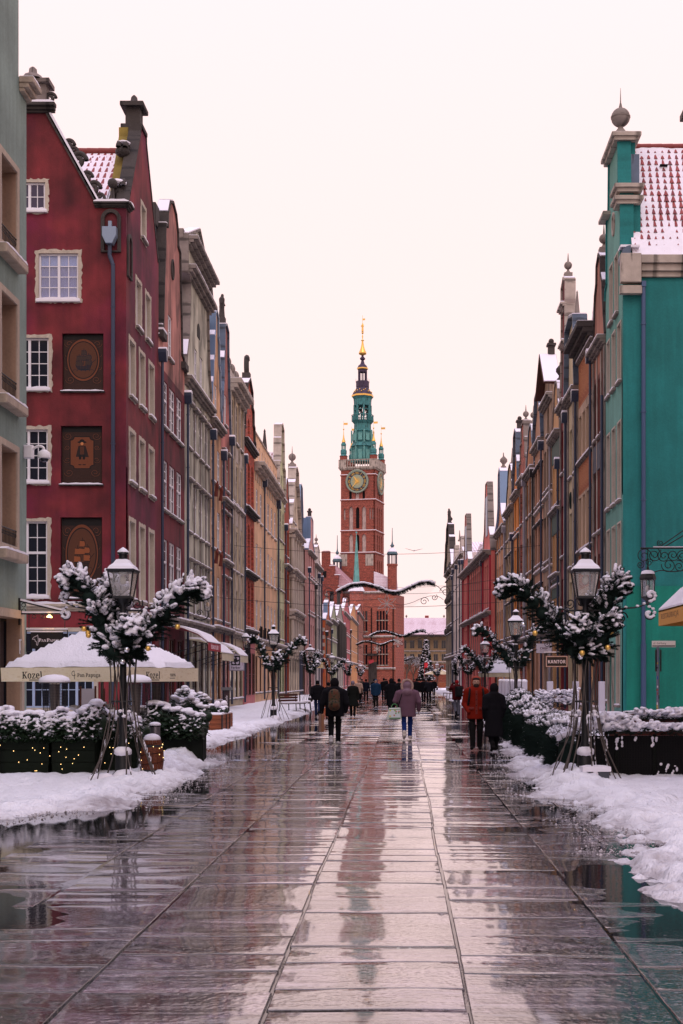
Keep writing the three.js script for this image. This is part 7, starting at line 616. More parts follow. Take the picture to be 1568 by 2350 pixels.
{ const t = thing('drinks_stand', 'slim dark drinks advertising stand lettered Coca-Cola on the snow', 'sign stand', [-6.85, 0.03, -50.5], 0.2); mesh('panel', cbox(0.2, 1.15, 0.12, 0.01, 0, 0.62, 0), mat(lin(0.03, 0.008, 0.01), 0.5), t); mesh('foot', cbox(0.55, 0.03, 0.3, 0.008, 0, 0.03, 0), M.iron, t); mesh('tray', place(cbox(0.45, 0.03, 0.35, 0.008), 0, 1.25, 0, 0.3, 0, 0), M.iron, t); const tx = canvasTex(64, 256, (c) => { c.fillStyle = '#1d0e10'; c.fillRect(0, 0, 64, 256); c.translate(40, 200); c.rotate(-PI / 2); c.fillStyle = '#cfc4c8'; c.font = 'italic bold 40px serif'; c.fillText('Coca-Cola', 0, 0); }); mesh('lettering', place(flat(new THREE.PlaneGeometry(0.17, 0.68)), 0, 0.65, 0.064), mat(0xffffff, 0.6, { map: tx }), t); }
// --- benches
function bench(label, x, d, turn) { const t = thing('bench', label, 'bench', [x, 0.04, -d], turn, 'wooden benches with iron legs'); for (const s of [-1, 1]) { mesh('leg', bar([s * 0.7, 0, 0.25], [s * 0.66, 0.42, 0.2], 0.025, 5), M.iron, t); mesh('leg', bar([s * 0.7, 0, -0.3], [s * 0.66, 0.85, -0.32], 0.025, 5), M.iron, t); } for (let k = 0; k < 3; k++) mesh('seat_slat', cbox(1.6, 0.035, 0.12, 0.006, 0, 0.43, -0.14 + k * 0.15), M.woodDark, t); for (let k = 0; k < 3; k++) mesh('back_slat', cbox(1.6, 0.1, 0.03, 0.006, 0, 0.58 + k * 0.13, -0.3), M.woodDark, t); mesh('snow', snowSlab(1.55, 0.42, 0.07, 0, 0.45, 0.02, x * 10 | 0), M.snowFine, t).userData.kind = 'stuff'; }
bench('snowy bench beside the second left lamp post', -5.35, 63, R(60)); bench('snowy bench facing its neighbour down the left pavement', -5.0, 66.5, R(95)); bench('snowy bench on the right pavement by the far spruce', 3.5, 105, R(-80));
// --- hanging sign, camera and small fittings on the near left house
{ const t = thing('hanging_sign', 'black hanging sign lettered Pan Papuga on a wrought bracket', 'sign', [-10, 0, -33.9]); const X = 0.02; const S = px => (px - 40) * 34 / 3000 + 0.02, Y = py => 1.7 + (1556 - py) * 34 / 3000; mesh('bracket', [bb(0.0, 0.05, Y(1435), Y(1373), -0.03, 0.03), bar([0.03, Y(1409), 0], [S(146), Y(1409), 0], 0.02, 6), bar([0.03, Y(1380), 0], [S(146), Y(1406), 0], 0.02, 6), ...[[0.13, 1403, 0.06], [0.13, 1389, 0.05], [0.4, 1415, 0.045], [0.62, 1415, 0.045], [0.85, 1415, 0.045], [1.15, 1415, 0.045]].map(([x, y, q]) => place(flat(new THREE.TorusGeometry(q, 0.011, 5, 16)), x, Y(y), 0))], M.iron, t); mesh('bracket_snow', [place(box(1.2, 0.05, 0.06), (S(146) + 0.05) / 2, (Y(1380) + Y(1406)) / 2 + 0.045, 0, 0, 0, -Math.atan2(Y(1380) - Y(1406), S(146))), box(1.1, 0.04, 0.06, S(95), Y(1409) + 0.04, 0)], M.snowFine, t).userData.kind = 'stuff'; mesh('sign_frame', [[S(56), S(150), 1446], [S(56), S(150), 1496]].map(([a, b, y]) => bar([a, Y(y), 0], [b, Y(y), 0], 0.014, 5)).concat([S(56), S(150)].map(x => bar([x, Y(1446), 0], [x, Y(1496), 0], 0.014, 5))), M.iron, t); const tx = canvasTex(512, 256, (c, w, h) => { c.fillStyle = '#0c0a0c'; c.fillRect(0, 0, w, h); c.fillStyle = '#e9dfe6'; c.font = 'bold 76px serif'; c.fillText('P', 122, 150); c.font = 'bold 54px serif'; c.fillText('AN', 168, 150); c.font = 'bold 76px serif'; c.fillText('P', 256, 150); c.font = 'bold 54px serif'; c.fillText('APUGA', 302, 150); c.font = '20px sans-serif'; c.fillStyle = '#3c3640'; c.fillText('FOOD & JUNGLE VIBES', 200, 186); c.strokeStyle = '#e9dfe6'; c.lineWidth = 7; c.beginPath(); c.moveTo(24, 108); c.quadraticCurveTo(40, 70, 76, 66); c.lineTo(110, 40); c.lineTo(118, 110); c.quadraticCurveTo(120, 170, 108, 208); c.lineTo(88, 196); c.quadraticCurveTo(100, 160, 88, 150); c.lineTo(70, 140); c.lineTo(62, 108); c.closePath(); c.stroke(); c.beginPath(); c.arc(86, 96, 6, 0, 7); c.fill(); }); const b = mesh('board', cbox(S(140) - S(66), Y(1451) - Y(1489), 0.04, 0.006, (S(140) + S(66)) / 2, (Y(1451) + Y(1489)) / 2, 0), M.dark, t); mesh('lettering', place(flat(new THREE.PlaneGeometry(S(139) - S(67), Y(1452) - Y(1488))), (S(140) + S(66)) / 2, (Y(1451) + Y(1489)) / 2, 0.0225), mat(0xffffff, 0.6, { map: tx }), b); for (const x of [S(62), S(144)]) { const l = []; for (let y = Y(1446); y < Y(1412); y += 0.045) l.push(place(flat(new THREE.TorusGeometry(0.022, 0.006, 4, 8)), x, y + 0.02, 0, 0, (y * 40 | 0) % 2 ? PI / 2 : 0, 0)); mesh('chain', l, M.iron, t); } mesh('board_snow', [box(S(150) - S(56), 0.035, 0.06, S(103), Y(1446) + 0.025, 0), box(S(140) - S(66), 0.03, 0.06, S(103), Y(1451) + 0.013, 0)], M.snowFine, t).userData.kind = 'stuff'; const l = mesh('spot_lamp', lathe([[0.02, 0], [0.08, -0.06], [0.07, -0.07], [0, -0.07]], 12), bulbMat, t); l.position.set(S(110), Y(1411), 0.06); const pl2 = new THREE.PointLight(0xffc070, 0.6, 0); pl2.position.set(S(110), Y(1411) - 0.12, 0.06); t.add(pl2); }
{ const t = thing('security_camera', 'white dome security camera on the grey-green corner', 'camera', [-10, 11.9 - 4.2 + 0.0, -34.4]); const y = 0; mesh('bracket', [cbox(0.24, 0.34, 0.2, 0.02, 0.12, -0.05, 0), tube([[0.2, 0, 0.05], [0.4, 0.09, 0.06], [0.52, 0.05, 0.06], [0.54, -0.08, 0.06]], 0.035, 8, 16)], M.white, t); mesh('housing', lathe([[0.05, 0.02], [0.16, -0.06], [0.17, -0.2], [0.14, -0.22], [0, -0.22]], 18, 0.54, -0.02, 0.06), M.white, t); mesh('dome', sph(0.12, 0.54, -0.23, 0.06, 1, 0.9, 1, 14), M.glass, t); }
{ const t = thing('address_plate', 'small white address plate on the grey-green house corner', 'sign', [-9.99, 2.5, -34.1]); mesh('plate', cbox(0.03, 0.35, 0.28, 0.006), M.white, t); mesh('band', box(0.032, 0.08, 0.27, 0.003, -0.12, 0), mat(lin(0.2, 0.12, 0.18), 0.6), t); mesh('snow', box(0.06, 0.03, 0.28, 0.01, 0.19, 0), M.snowFine, t).userData.kind = 'stuff'; const h = thing('horn_speaker', 'white horn-shaped wall speaker below the address plate', 'speaker', [-9.95, 2.12, -34.1]); mesh('horn', place(lathe([[0.04, 0], [0.07, 0.05], [0.09, 0.16], [0.12, 0.22]], 14), 0, 0, 0, 0, 0, -PI / 2), M.white, h); mesh('mouth', place(cyl(0.1, 0.1, 0.01, 0, 0, 0, 14), 0.21, 0, 0, 0, 0, PI / 2), M.dark, h); }
// --- awnings, lanterns and signs along the left shops
function awning(label, d0, d1, y, out, m, valText, side = -1, X = -10) { const t = thing('awning', label, 'awning', [X, 0, -(d0 + d1) / 2], side < 0 ? PI / 2 : -PI / 2); const w = d1 - d0; const prof = [[0, y + 0.75], [out * 0.35, y + 0.72], [out * 0.75, y + 0.45], [out, y + 0.12]]; const s = poly([...prof, ...prof.slice().reverse().map(([a, b]) => [a, b - 0.03])]); mesh('canopy', place(extr(s, w, 0, -w / 2), 0, 0, 0, 0, -PI / 2, 0), m, t); const sn = poly([...prof.map(([a, b]) => [a, b + 0.012]), ...prof.slice().reverse().map(([a, b], i) => [a, b + 0.1 - (i === 0 ? 0.06 : 0)])]); mesh('snow', place(extr(sn, w - 0.04, 0, -w / 2 + 0.02), 0, 0, 0, 0, -PI / 2, 0), M.snowFine, t).userData.kind = 'stuff'; const vt = valText ? canvasTex(512, 80, (c, W, H) => { c.fillStyle = valText[1]; c.fillRect(0, 0, W, H); c.fillStyle = valText[2]; c.font = 'bold 54px sans-serif'; c.textAlign = 'center'; c.textBaseline = 'middle'; c.fillText(valText[0], W * 0.52, H / 2); c.strokeStyle = 'rgba(240,230,235,0.7)'; const r = rng(5); for (let i = 0; i < 26; i++) { const x = r() * W; c.lineWidth = 2 + 3 * r(); c.beginPath(); c.moveTo(x, 0); c.lineTo(x + 4, H * (0.2 + 0.7 * r())); c.stroke(); } }) : null; mesh('valance', place(flat(new THREE.PlaneGeometry(w, 0.34)), 0, y - 0.06, out), vt ? mat(0xffffff, 0.8, { map: vt, side: THREE.DoubleSide }) : m, t); for (const q of [-1, 1]) mesh('arm', bar([q * w * 0.45, y - 0.4, 0.02], [q * w * 0.45, y + 0.1, out - 0.03], 0.02, 5), M.iron, t); return t; }
awning('dark red lettered awning heavy with snow on the left shops', 55.3, 59.2, 3.1, 1.7, mat(lin(0.16, 0.012, 0.02), 0.8), ['EUROCLUB', '#9c1226', '#f0e6ea']); awning('cream awning with snow next to the dark red one', 60.2, 64.4, 2.75, 1.6, M.canvas); awning('cream awning with snow beyond the iron brackets', 67.8, 71.2, 2.75, 1.5, M.canvas);
function wallLantern(label, X, d, y, side, s = 1) { const t = thing('wall_lantern', label, 'lantern', [X, y, -d]); const k = -side; mesh('arm', [bb(k * 0.0 - 0.02, 0.02, -0.5 * s, 0.5 * s, -0.05, 0.05), tube([[0, -0.35 * s, 0], [k * 0.3 * s, -0.42 * s, 0], [k * 0.5 * s, -0.3 * s, 0], [k * 0.5 * s, -0.1 * s, 0]], 0.025 * s, 6, 16), tube(spiral(k * 0.2, -0.15, 0.12, 1.5, k, 0).map(([a, b]) => [a * s, b * s, 0]), 0.015 * s, 4, 24)], M.iron, t); const g = new THREE.Group(); const cx = k * 0.5 * s; mesh('cage', [octa([[0.1, 0], [0.17, 0.02]], 6, cx, -0.1 * s, 0), ...Array.from({ length: 6 }, (_, i) => { const a = i / 3 * PI; return bar([cx + Math.sin(a) * 0.11 * s, -0.08 * s, Math.cos(a) * 0.11 * s], [cx + Math.sin(a) * 0.18 * s, 0.4 * s, Math.cos(a) * 0.18 * s], 0.012, 4); }), octa([[0.22 * s, 0.4 * s], [0.2 * s, 0.45 * s], [0.1 * s, 0.58 * s], [0.04 * s, 0.62 * s], [0.05 * s, 0.68 * s], [0, 0.74 * s]], 6, cx, 0, 0)], M.iron, t); mesh('glass', octa([[0.105 * s, -0.08 * s], [0.172 * s, 0.4 * s]], 6, cx, 0, 0), M.lampGlass, t); mesh('bulb', sph(0.07 * s, cx, 0.15 * s, 0, 1, 1.4, 1, 8), mat(lin(0.7, 0.5, 0.3), 0.5), t); mesh('snow', lathe([[0.2 * s, 0.46 * s], [0.13 * s, 0.57 * s], [0.05 * s, 0.64 * s]], 8, cx, 0, 0), M.snowFine, t).userData.kind = 'stuff'; }
wallLantern('black wall lantern above the cream awning', -10, 62.2, 5.0, -1, 1.3); wallLantern('black wall lantern on the pink ground floor house', -10, 77.5, 3.6, -1, 1.2);
function hangSign(name, label, X, d, x0, x1, y0, y1, tex, side) { const t = thing(name, label, 'sign', [X, 0, -d]); const k = -side; mesh('bracket', [bar([0, y1 + 0.12, 0], [x1 - X + (side < 0 ? 0.1 : 0), y1 + 0.12, 0], 0.02, 5), bar([0, y1 + 0.5, 0], [(x0 + x1) / 2 - X, y1 + 0.12, 0], 0.012, 4), bar([x0 - X, y1 + 0.12, 0], [0, y1 + 0.12, 0], 0.02, 5)], M.iron, t); mesh('bracket_snow', box(Math.abs(x1 - x0) * 1.1, 0.05, 0.05, (x0 + x1) / 2 - X, y1 + 0.16, 0), M.snowFine, t).userData.kind = 'stuff'; const b = mesh('board', cbox(x1 - x0, y1 - y0, 0.05, 0.008, (x0 + x1) / 2 - X, (y0 + y1) / 2, 0), M.dark, t); mesh('lettering', place(flat(new THREE.PlaneGeometry(x1 - x0 - 0.02, y1 - y0 - 0.02)), (x0 + x1) / 2 - X, (y0 + y1) / 2, 0.0275), mat(0xffffff, 0.6, { map: tex }), b); }
hangSign('hanging_sign', 'pale square hanging sign lettered Ferber with a black whirl', -10, 72.5, -9.72, -8.85, 2.1, 3.05, canvasTex(256, 256, (c, w) => { c.fillStyle = '#c9bfd0'; c.fillRect(0, 0, w, w); c.strokeStyle = '#1c1820'; c.lineWidth = 6; c.strokeRect(8, 8, w - 16, w - 16); c.fillStyle = '#15121a'; c.fillRect(34, 26, 150, 150); c.fillStyle = '#c9bfd0'; for (let i = 0; i < 4; i++) { c.save(); c.translate(109, 101); c.rotate(i * PI / 2); c.beginPath(); c.arc(32, -30, 26, 0, 7); c.fill(); c.restore(); } c.fillStyle = '#15121a'; for (let i = 0; i < 4; i++) { c.save(); c.translate(109, 101); c.rotate(i * PI / 2 + 0.5); c.beginPath(); c.ellipse(18, -10, 30, 13, 0.6, 0, 7); c.fill(); c.restore(); } c.font = 'bold 50px sans-serif'; c.fillText('Ferber', 32, 228); c.font = '20px sans-serif'; c.fillStyle = '#7a2f55'; c.translate(206, 176); c.rotate(-PI / 2); c.fillText('Bread&Wine', 0, 22); }), -1);
hangSign('hanging_sign', 'small cream hanging sign lettered ZEGAR further down the left shops', -10, 118, -8.6, -7.3, 2.6, 3.2, canvasTex(256, 128, (c, w, h) => { c.fillStyle = '#c9b48a'; c.fillRect(0, 0, w, h); c.fillStyle = '#2a2018'; c.font = 'bold 52px serif'; c.fillText('ZEGAR', 20, 60); c.font = 'italic 38px serif'; c.fillText('mistrz', 60, 108); }), -1);
// ---------------------------------------------------------------- right terrace
// conifer hedge or cut boughs: needle sprays with snow lying on them
function firPile(parent, boxes, seed, dens, name, snowK = 1) { const r = rng(seed), P = []; let mn = [99, 99, 99], mx = [-99, -99, -99]; const S = []; for (const [x0, x1, y0, y1, z0, z1] of boxes) { const n = dens * ((x1 - x0) * (z1 - z0) + (x1 - x0) * (y1 - y0)) | 0; mn = [Math.min(mn[0], x0 - 0.25), Math.min(mn[1], y0 - 0.1), Math.min(mn[2], z0 - 0.25)]; mx = [Math.max(mx[0], x1 + 0.25), Math.max(mx[1], y1 + 0.3), Math.max(mx[2], z1 + 0.25)]; for (let i = 0; i < n; i++) { const o = V(lerp(x0, x1, r()), lerp(y0, y1, Math.sqrt(r())), lerp(z0, z1, r())), a = r() * 6.3, d = V(Math.cos(a), 0.15 + r() * 0.5, Math.sin(a)).normalize(), L = 0.12 + r() * 0.16; sprigInto(P, o, d, L, 0.032, r, 9); if (o.y > lerp(y0, y1, 0.6) && r() < 0.55 * snowK) for (let k = 0; k < 3; k++) { const q = o.clone().addScaledVector(d, L * (0.25 + 0.3 * k)); S.push([q.x, q.y + 0.016, q.z, 0.025 + r() * 0.018]); } } } const m = mesh(name, soup(P), M.fir, parent); const f = new Field(mn, mx, 0.02); for (const [x, y, z, w] of S) f.ball(x, y, z, w * 1.3, w * 0.75, w * 1.3, 0.022); mesh('snow', f.geo(), M.snowFine, m).userData.kind = 'stuff'; return m; }
{ // netted fence across the front with fir boughs along the top
  const t = thing('terrace_fence', 'black netted fence topped with snowy fir boughs across the right terrace front', 'fence', [3.9, 0, -22.2]); const w = 2.6, h = 0.72; for (let i = 0; i < 5; i++) mesh('post', cbox(0.06, h + 0.05, 0.06, 0.008, -w / 2 + i * w / 4 + 0.35, h / 2, 0), M.plant, t); mesh('backing', bb(-w / 2 + 0.36, w / 2 + 0.7, 0.06, h, -0.02, 0.0), M.dark, t); const net = []; for (let x = -w / 2 + 0.36; x < w / 2 + 0.7; x += 0.045) net.push(box(0.006, h - 0.04, 0.006, x, h / 2 + 0.02, 0.04)); for (let y = 0.06; y < h; y += 0.045) net.push(box(w + 0.3, 0.006, 0.006, 0.53, y, 0.045)); mesh('netting', net, M.dark, t); const r = rng(61), sn = []; for (let i = 0; i < 26; i++) { const x = lerp(-w / 2 + 0.4, w / 2 + 0.6, r()), n = 1 + r() * r() * 12 | 0, y0 = r() < 0.5 ? h - 0.03 : 0.1 + r() * 0.55; for (let k = 0; k < n; k++) { const y = y0 - k * 0.034 - r() * 0.012; if (y > 0.05 && r() < 0.75) sn.push(sph(0.011 + 0.013 * r(), x + (nz(k * 0.4, i * 5, 9, 2) - 0.5) * 0.07, y, 0.05, 0.8 + 0.7 * r(), 0.8 + 1.1 * r(), 0.5, 6)); } } mesh('net_snow', sn, M.snowFine, t).userData.kind = 'stuff'; firPile(t, [[-w / 2 + 0.3, w / 2 + 0.7, h - 0.02, h + 0.13, -0.22, 0.2], [-0.7, 0.0, h, h + 0.3, -0.25, 0.1]], 62, 330, 'fir_boughs', 1.15); }
{ // clipped conifer hedges along the street edge
  [[2.95, 23.6, 0.62, 0.78, 1.5, 63, 'clipped dark conifer hedge at the near corner of the right terrace'], [3.0, 26.9, 0.66, 0.86, 3.2, 64, 'long conifer hedge with snow along the right terrace edge'], [3.12, 31.6, 0.75, 1.0, 3.0, 65, 'taller bushy hedge block in the middle of the right terrace edge'], [3.25, 36.5, 0.9, 1.2, 3.4, 66, 'round-shouldered snow-topped hedge at the far end of the right terrace']].forEach(([x, d, w, h, len, s, l]) => { const t = thing('hedge', l, 'hedge', [x, 0, -d], 0, 'hedges along the right terrace'); const r = rng(s), P = []; const f = new Field([-w / 2 - 0.25, 0, -len / 2 - 0.25], [w / 2 + 0.25, h + 0.3, len / 2 + 0.25], 0.024); for (let i = 0; i < 2600 * len / 2; i++) { const z = (r() - 0.5) * len, ph = r() * 1.3 * PI - 0.15 * PI, ry = Math.sin(clamp(ph, 0, PI)), sx = Math.cos(ph); const e = 1 - 0.25 * smooth(0.7, 1, Math.abs(z) / (len / 2)); const low = r() < 0.45; const px = low ? (r() < 0.8 ? -1 : 1) * w / 2 : sx * w / 2, hh = h * (0.82 + 0.36 * nz(z * 1.7 + s, px * 2, s + 4, 3)), py = low ? r() * h * 0.75 : hh * 0.62 + ry * hh * 0.38 * e; const n = V(px, low ? 0 : ry * 0.6, (r() - 0.5) * 0.4).normalize(); const o = V(px * (0.8 + 0.2 * r()), py, z), dd = n.clone().multiplyScalar(0.7).add(V((r() - 0.5) * 0.8, 0.2 + (r() - 0.5) * 0.6, (r() - 0.5) * 0.9)).normalize(); sprigInto(P, o, dd, 0.08 + 0.09 * r(), 0.03, r, 6); const sn = nz(z * 3.2, px * 5 + s, s, 3); if (!low && ry > 0.4 && sn > 0.42 && r() < 0.6) { const w2 = 0.013 + 0.02 * r(); for (let k = 0; k < 3; k++) f.ball(o.x + dd.x * 0.04 * k, o.y + 0.03 + dd.y * 0.03 * k, o.z + dd.z * 0.04 * k, w2 * 1.3, w2 * 0.7, w2 * 1.3, 0.02); } else if (r() < 0.05) f.ball(o.x, o.y + 0.03, o.z, 0.03, 0.02, 0.03, 0.02); } const core = [bb(-w * 0.4, w * 0.4, 0, h * 0.68, -len / 2 + 0.05, len / 2 - 0.05)]; const m = mesh('foliage', mergeGeometries([soup(P), ...core]), M.fir, t); mesh('snow', f.geo(), M.snowFine, m).userData.kind = 'stuff'; }); }
{ // tables and seats under snow inside the terrace
  const tbl = (x, d, turn, l) => { const t = thing('terrace_table', l, 'table', [x, 0, -d], turn, 'snow-covered tables on the right terrace'); for (let k = 0; k < 5; k++) mesh('top_slat', cbox(1.5, 0.03, 0.13, 0.005, 0, 0.76, -0.28 + k * 0.14), mat(lin(0.20, 0.06, 0.04), 0.7, { map: T.wood }), t); for (const sx of [-1, 1]) for (const sz of [-1, 1]) mesh('leg', bb(sx * 0.65 - 0.03, sx * 0.65 + 0.03, 0, 0.745, sz * 0.28 - 0.03, sz * 0.28 + 0.03), M.woodDark, t); mesh('snow', snowSlab(1.46, 0.66, 0.09, 0, 0.776, 0, x * 7 | 0), M.snow, t).userData.kind = 'stuff'; }; const ch = (x, d, turn, l) => { const t = thing('terrace_bench', l, 'bench', [x, 0, -d], turn, 'snow-covered benches on the right terrace'); for (let k = 0; k < 4; k++) mesh('back_slat', cbox(1.5, 0.07, 0.03, 0.005, 0, 0.56 + k * 0.12, -0.25), mat(lin(0.20, 0.06, 0.04), 0.7, { map: T.wood }), t); mesh('seat', cbox(1.5, 0.05, 0.45, 0.008, 0, 0.45, 0), M.woodDark, t); for (const sx of [-1, 1]) mesh('leg', bb(sx * 0.68 - 0.03, sx * 0.68 + 0.03, 0, 1.0, -0.28, -0.22), M.woodDark, t), mesh('leg', bb(sx * 0.68 - 0.03, sx * 0.68 + 0.03, 0, 0.44, 0.14, 0.2), M.woodDark, t); mesh('snow', [snowSlab(1.45, 0.42, 0.1, 0, 0.47, 0.02, 3), snowSlab(1.5, 0.06, 0.07, 0, 0.955, -0.25, 8)], M.snow, t).userData.kind = 'stuff'; }; tbl(4.6, 25.2, 0.1, 'snow-covered terrace table nearest the netted fence'); ch(4.5, 24.2, PI, 'bench with snowy brown back slats before the nearest table'); tbl(5.2, 28.5, 0, 'snow-covered terrace table in the middle right'); ch(5.3, 27.4, PI, 'bench with snowy back slats in the middle right'); ch(6.6, 26.2, PI + 0.1, 'bench with snowy back slats at the right edge'); tbl(4.7, 32.5, 0, 'snow-covered terrace table at the far end of the right terrace');
  const t = thing('fir_boughs', 'loose snowy fir boughs leaning over the right terrace tables', 'branches', [5.1, 0.85, -23.4]); firPile(t, [[-0.9, 0.2, 0, 0.22, -0.3, 0.3], [0.4, 2.2, 0, 0.16, -0.25, 0.25]], 67, 260, 'boughs', 1.1); const u = thing('potted_spruce', 'small potted spruce with snow behind the lamp post on the right', 'shrub', [4.3, 0, -37]); mesh('pot', lathe([[0.2, 0], [0.28, 0.4], [0.25, 0.4]], 14), M.plant, u); firPile(u, [[-0.5, 0.5, 0.45, 1.3, -0.4, 0.4]], 68, 200, 'foliage', 0.9); }
{ const t = thing('cable_box', 'small grey box half buried in snow by the netted fence', 'box', [3.05, 0.02, -20.9], 0.1); mesh('case', cbox(0.42, 0.2, 0.22, 0.02, 0, 0.1, 0), mat(lin(0.06, 0.065, 0.08), 0.6), t); mesh('snow', [snowSlab(0.46, 0.26, 0.1, 0, 0.19, 0, 4), sph(0.05, -0.02, 0.14, 0.11, 1, 1.4, 0.5, 8)], M.snowFine, t).userData.kind = 'stuff'; }
{ // street name sign on a stickered pole
  const t = thing('street_sign', 'white street sign reading ul. Garbary on a stickered pole', 'street sign', [5.82, 0, -30]); const st = canvasTex(64, 512, (c, w, h) => { c.fillStyle = '#6d7385'; c.fillRect(0, 0, w, h); const r = rng(3); for (let i = 0; i < 60; i++) { c.fillStyle = ['#c7b89a', '#3b5c9a', '#8a3a35', '#d8d3da', '#2a2c36', '#a89a50'][r() * 6 | 0]; c.fillRect(r() * w, h * 0.1 + r() * h * 0.8, 10 + 20 * r(), 6 + 14 * r()); } }); mesh('pole', cyl(0.036, 0.036, 2.45, 0, 1.22, 0, 12), mat(0xffffff, 0.5, { map: st, metalness: 0.2 }), t); for (const x of [-0.05, 0.06]) mesh('bracket', box(0.03, 0.5, 0.04, x, 2.1, 0.03), M.iron, t); const tx = canvasTex(512, 136, (c, w, h) => { c.fillStyle = '#e3dcd2'; c.fillRect(0, 0, w, h); c.fillStyle = '#15141c'; c.font = '58px sans-serif'; c.fillText('ul. Garbary', 18, 72); c.fillRect(4, 100, w - 8, 28); c.fillStyle = '#cfc8c4'; c.font = '18px sans-serif'; c.fillText('Główne Miasto', 14, 121); }); const b = mesh('plate', cbox(0.54, 0.145, 0.025, 0.004, 0.13, 2.48, 0.02), M.white, t); mesh('lettering', place(flat(new THREE.PlaneGeometry(0.53, 0.135)), 0.13, 2.48, 0.0345), mat(0xffffff, 0.5, { map: tx }), b); }
{ // ornate bracket with hanging lantern from the near right house
  const t = thing('bracket_lantern', 'black six-sided lantern hanging from an ornate scrolled wall bracket', 'lantern', [8, 0, -34]); const X = px => (px - 928) * 34 / 3000 - 8, Y = py => 1.7 + (1556 - py) * 34 / 3000; const l = [bar([0, Y(1258), 0], [X(1470), Y(1258), 0], 0.022, 6), bar([0, Y(1190), 0], [X(1520), Y(1258), 0], 0.016, 5), bar([0, Y(1172), 0], [X(1510), Y(1258), 0], 0.014, 5)]; const rr = rng(4); for (const [x, y, q, d, s] of [[1478, 1276, 18, 1, 0], [1502, 1274, 16, -1, 1], [1524, 1276, 15, 1, 2], [1545, 1274, 14, -1, 0], [1565, 1276, 13, 1, 1], [1535, 1297, 17, 1, 3], [1559, 1300, 14, -1, 2], [1490, 1291, 9, 1, 0], [1470, 1296, 9, -1, 1], [1516, 1247, 8, 1, 2]]) l.push(tube(spiral(X(x), Y(y), q * 34 / 3000, 1.7, d, s, 24).map(([a, b]) => [a, b, 0]), 0.012, 5, 44)); l.push(tube([[X(1492), Y(1316), 0], [X(1518), Y(1309), 0], [X(1545), Y(1312), 0], [0, Y(1296), 0]], 0.014, 5, 24), bar([X(1487), Y(1258), 0], [X(1487), Y(1296), 0], 0.014, 5)); mesh('bracket', l, M.iron, t); const cx = X(1487), y1 = Y(1331), y0 = Y(1371), a = 0.19, b = 0.165; mesh('lantern_frame', [...Array.from({ length: 6 }, (_, i) => { const q = i / 3 * PI; return bar([cx + Math.sin(q) * b, y0, Math.cos(q) * b], [cx + Math.sin(q) * a, y1, Math.cos(q) * a], 0.014, 5); }), octa([[a * 1.1, y1], [a * 1.16, y1 + 0.05], [a * 0.95, y1 + 0.16], [a * 0.55, y1 + 0.22], [a * 0.2, y1 + 0.27], [a * 0.16, y1 + 0.33], [0, y1 + 0.42]], 6, cx, 0, 0), octa([[0, y0 - 0.22], [0.03, y0 - 0.2], [0.05, y0 - 0.1], [b * 1.05, y0 - 0.01], [b * 1.05, y0 + 0.02]], 6, cx, 0, 0)], M.iron, t); mesh('lantern_glass', octa([[b * 0.97, y0], [a * 0.97, y1]], 6, cx, 0, 0), M.lampGlass, t); mesh('bulb', sph(0.06, cx, (y0 + y1) / 2, 0, 1, 1.6, 1, 8), M.white, t); mesh('snow', [lathe([[a * 0.98, y1 + 0.15], [a * 0.85, y1 + 0.22], [a * 0.5, y1 + 0.25]], 12, cx, 0, 0), bb(X(1500), -0.05, Y(1258) + 0.02, Y(1258) + 0.045, -0.02, 0.02)], M.snowFine, t).userData.kind = 'stuff'; }
{ const t = thing('awning', 'ochre fringed awning lettered RESTAURACJA at the right edge', 'awning', [8, 0, -33.2], -PI / 2); const tx = canvasTex(512, 96, (c, w, h) => { c.fillStyle = '#c58a3e'; c.fillRect(0, 0, w, h); c.fillStyle = '#4a2a12'; c.font = 'bold 44px sans-serif'; c.fillText('RESTAURACJA', 40, 56); c.strokeStyle = '#e3b56a'; for (let i = 0; i < 120; i++) { c.beginPath(); c.moveTo(i * 4.3, 10); c.lineTo(i * 4.3 + 1, h); c.stroke(); } }); const W = 4.0, out = 1.15, y = 3.45; const prof = [[0, y + 0.85], [out * 0.5, y + 0.5], [out, y + 0.05]]; const oc = mat(lin(0.42, 0.22, 0.06), 0.85); mesh('canopy', place(extr(poly([...prof, ...prof.slice().reverse().map(([a, b]) => [a, b - 0.03])]), W, 0, -W / 2), 0, 0, 0, 0, -PI / 2, 0), oc, t); mesh('snow', place(extr(poly([...prof.map(([a, b]) => [a, b + 0.012]), ...prof.slice().reverse().map(([a, b], i) => [a, b + (i ? 0.16 : 0.06)])]), W - 0.04, 0, -W / 2 + 0.02), 0, 0, 0, 0, -PI / 2, 0), M.snow, t).userData.kind = 'stuff'; for (const [w, x, z, ry] of [[W, 0, out, 0], [out, -W / 2, out / 2, -PI / 2]]) mesh('fringe', place(flat(new THREE.PlaneGeometry(w, 0.4)), x, y - 0.15, z, 0, ry, 0), mat(0xffffff, 0.85, { map: tx, side: THREE.DoubleSide }), t); }
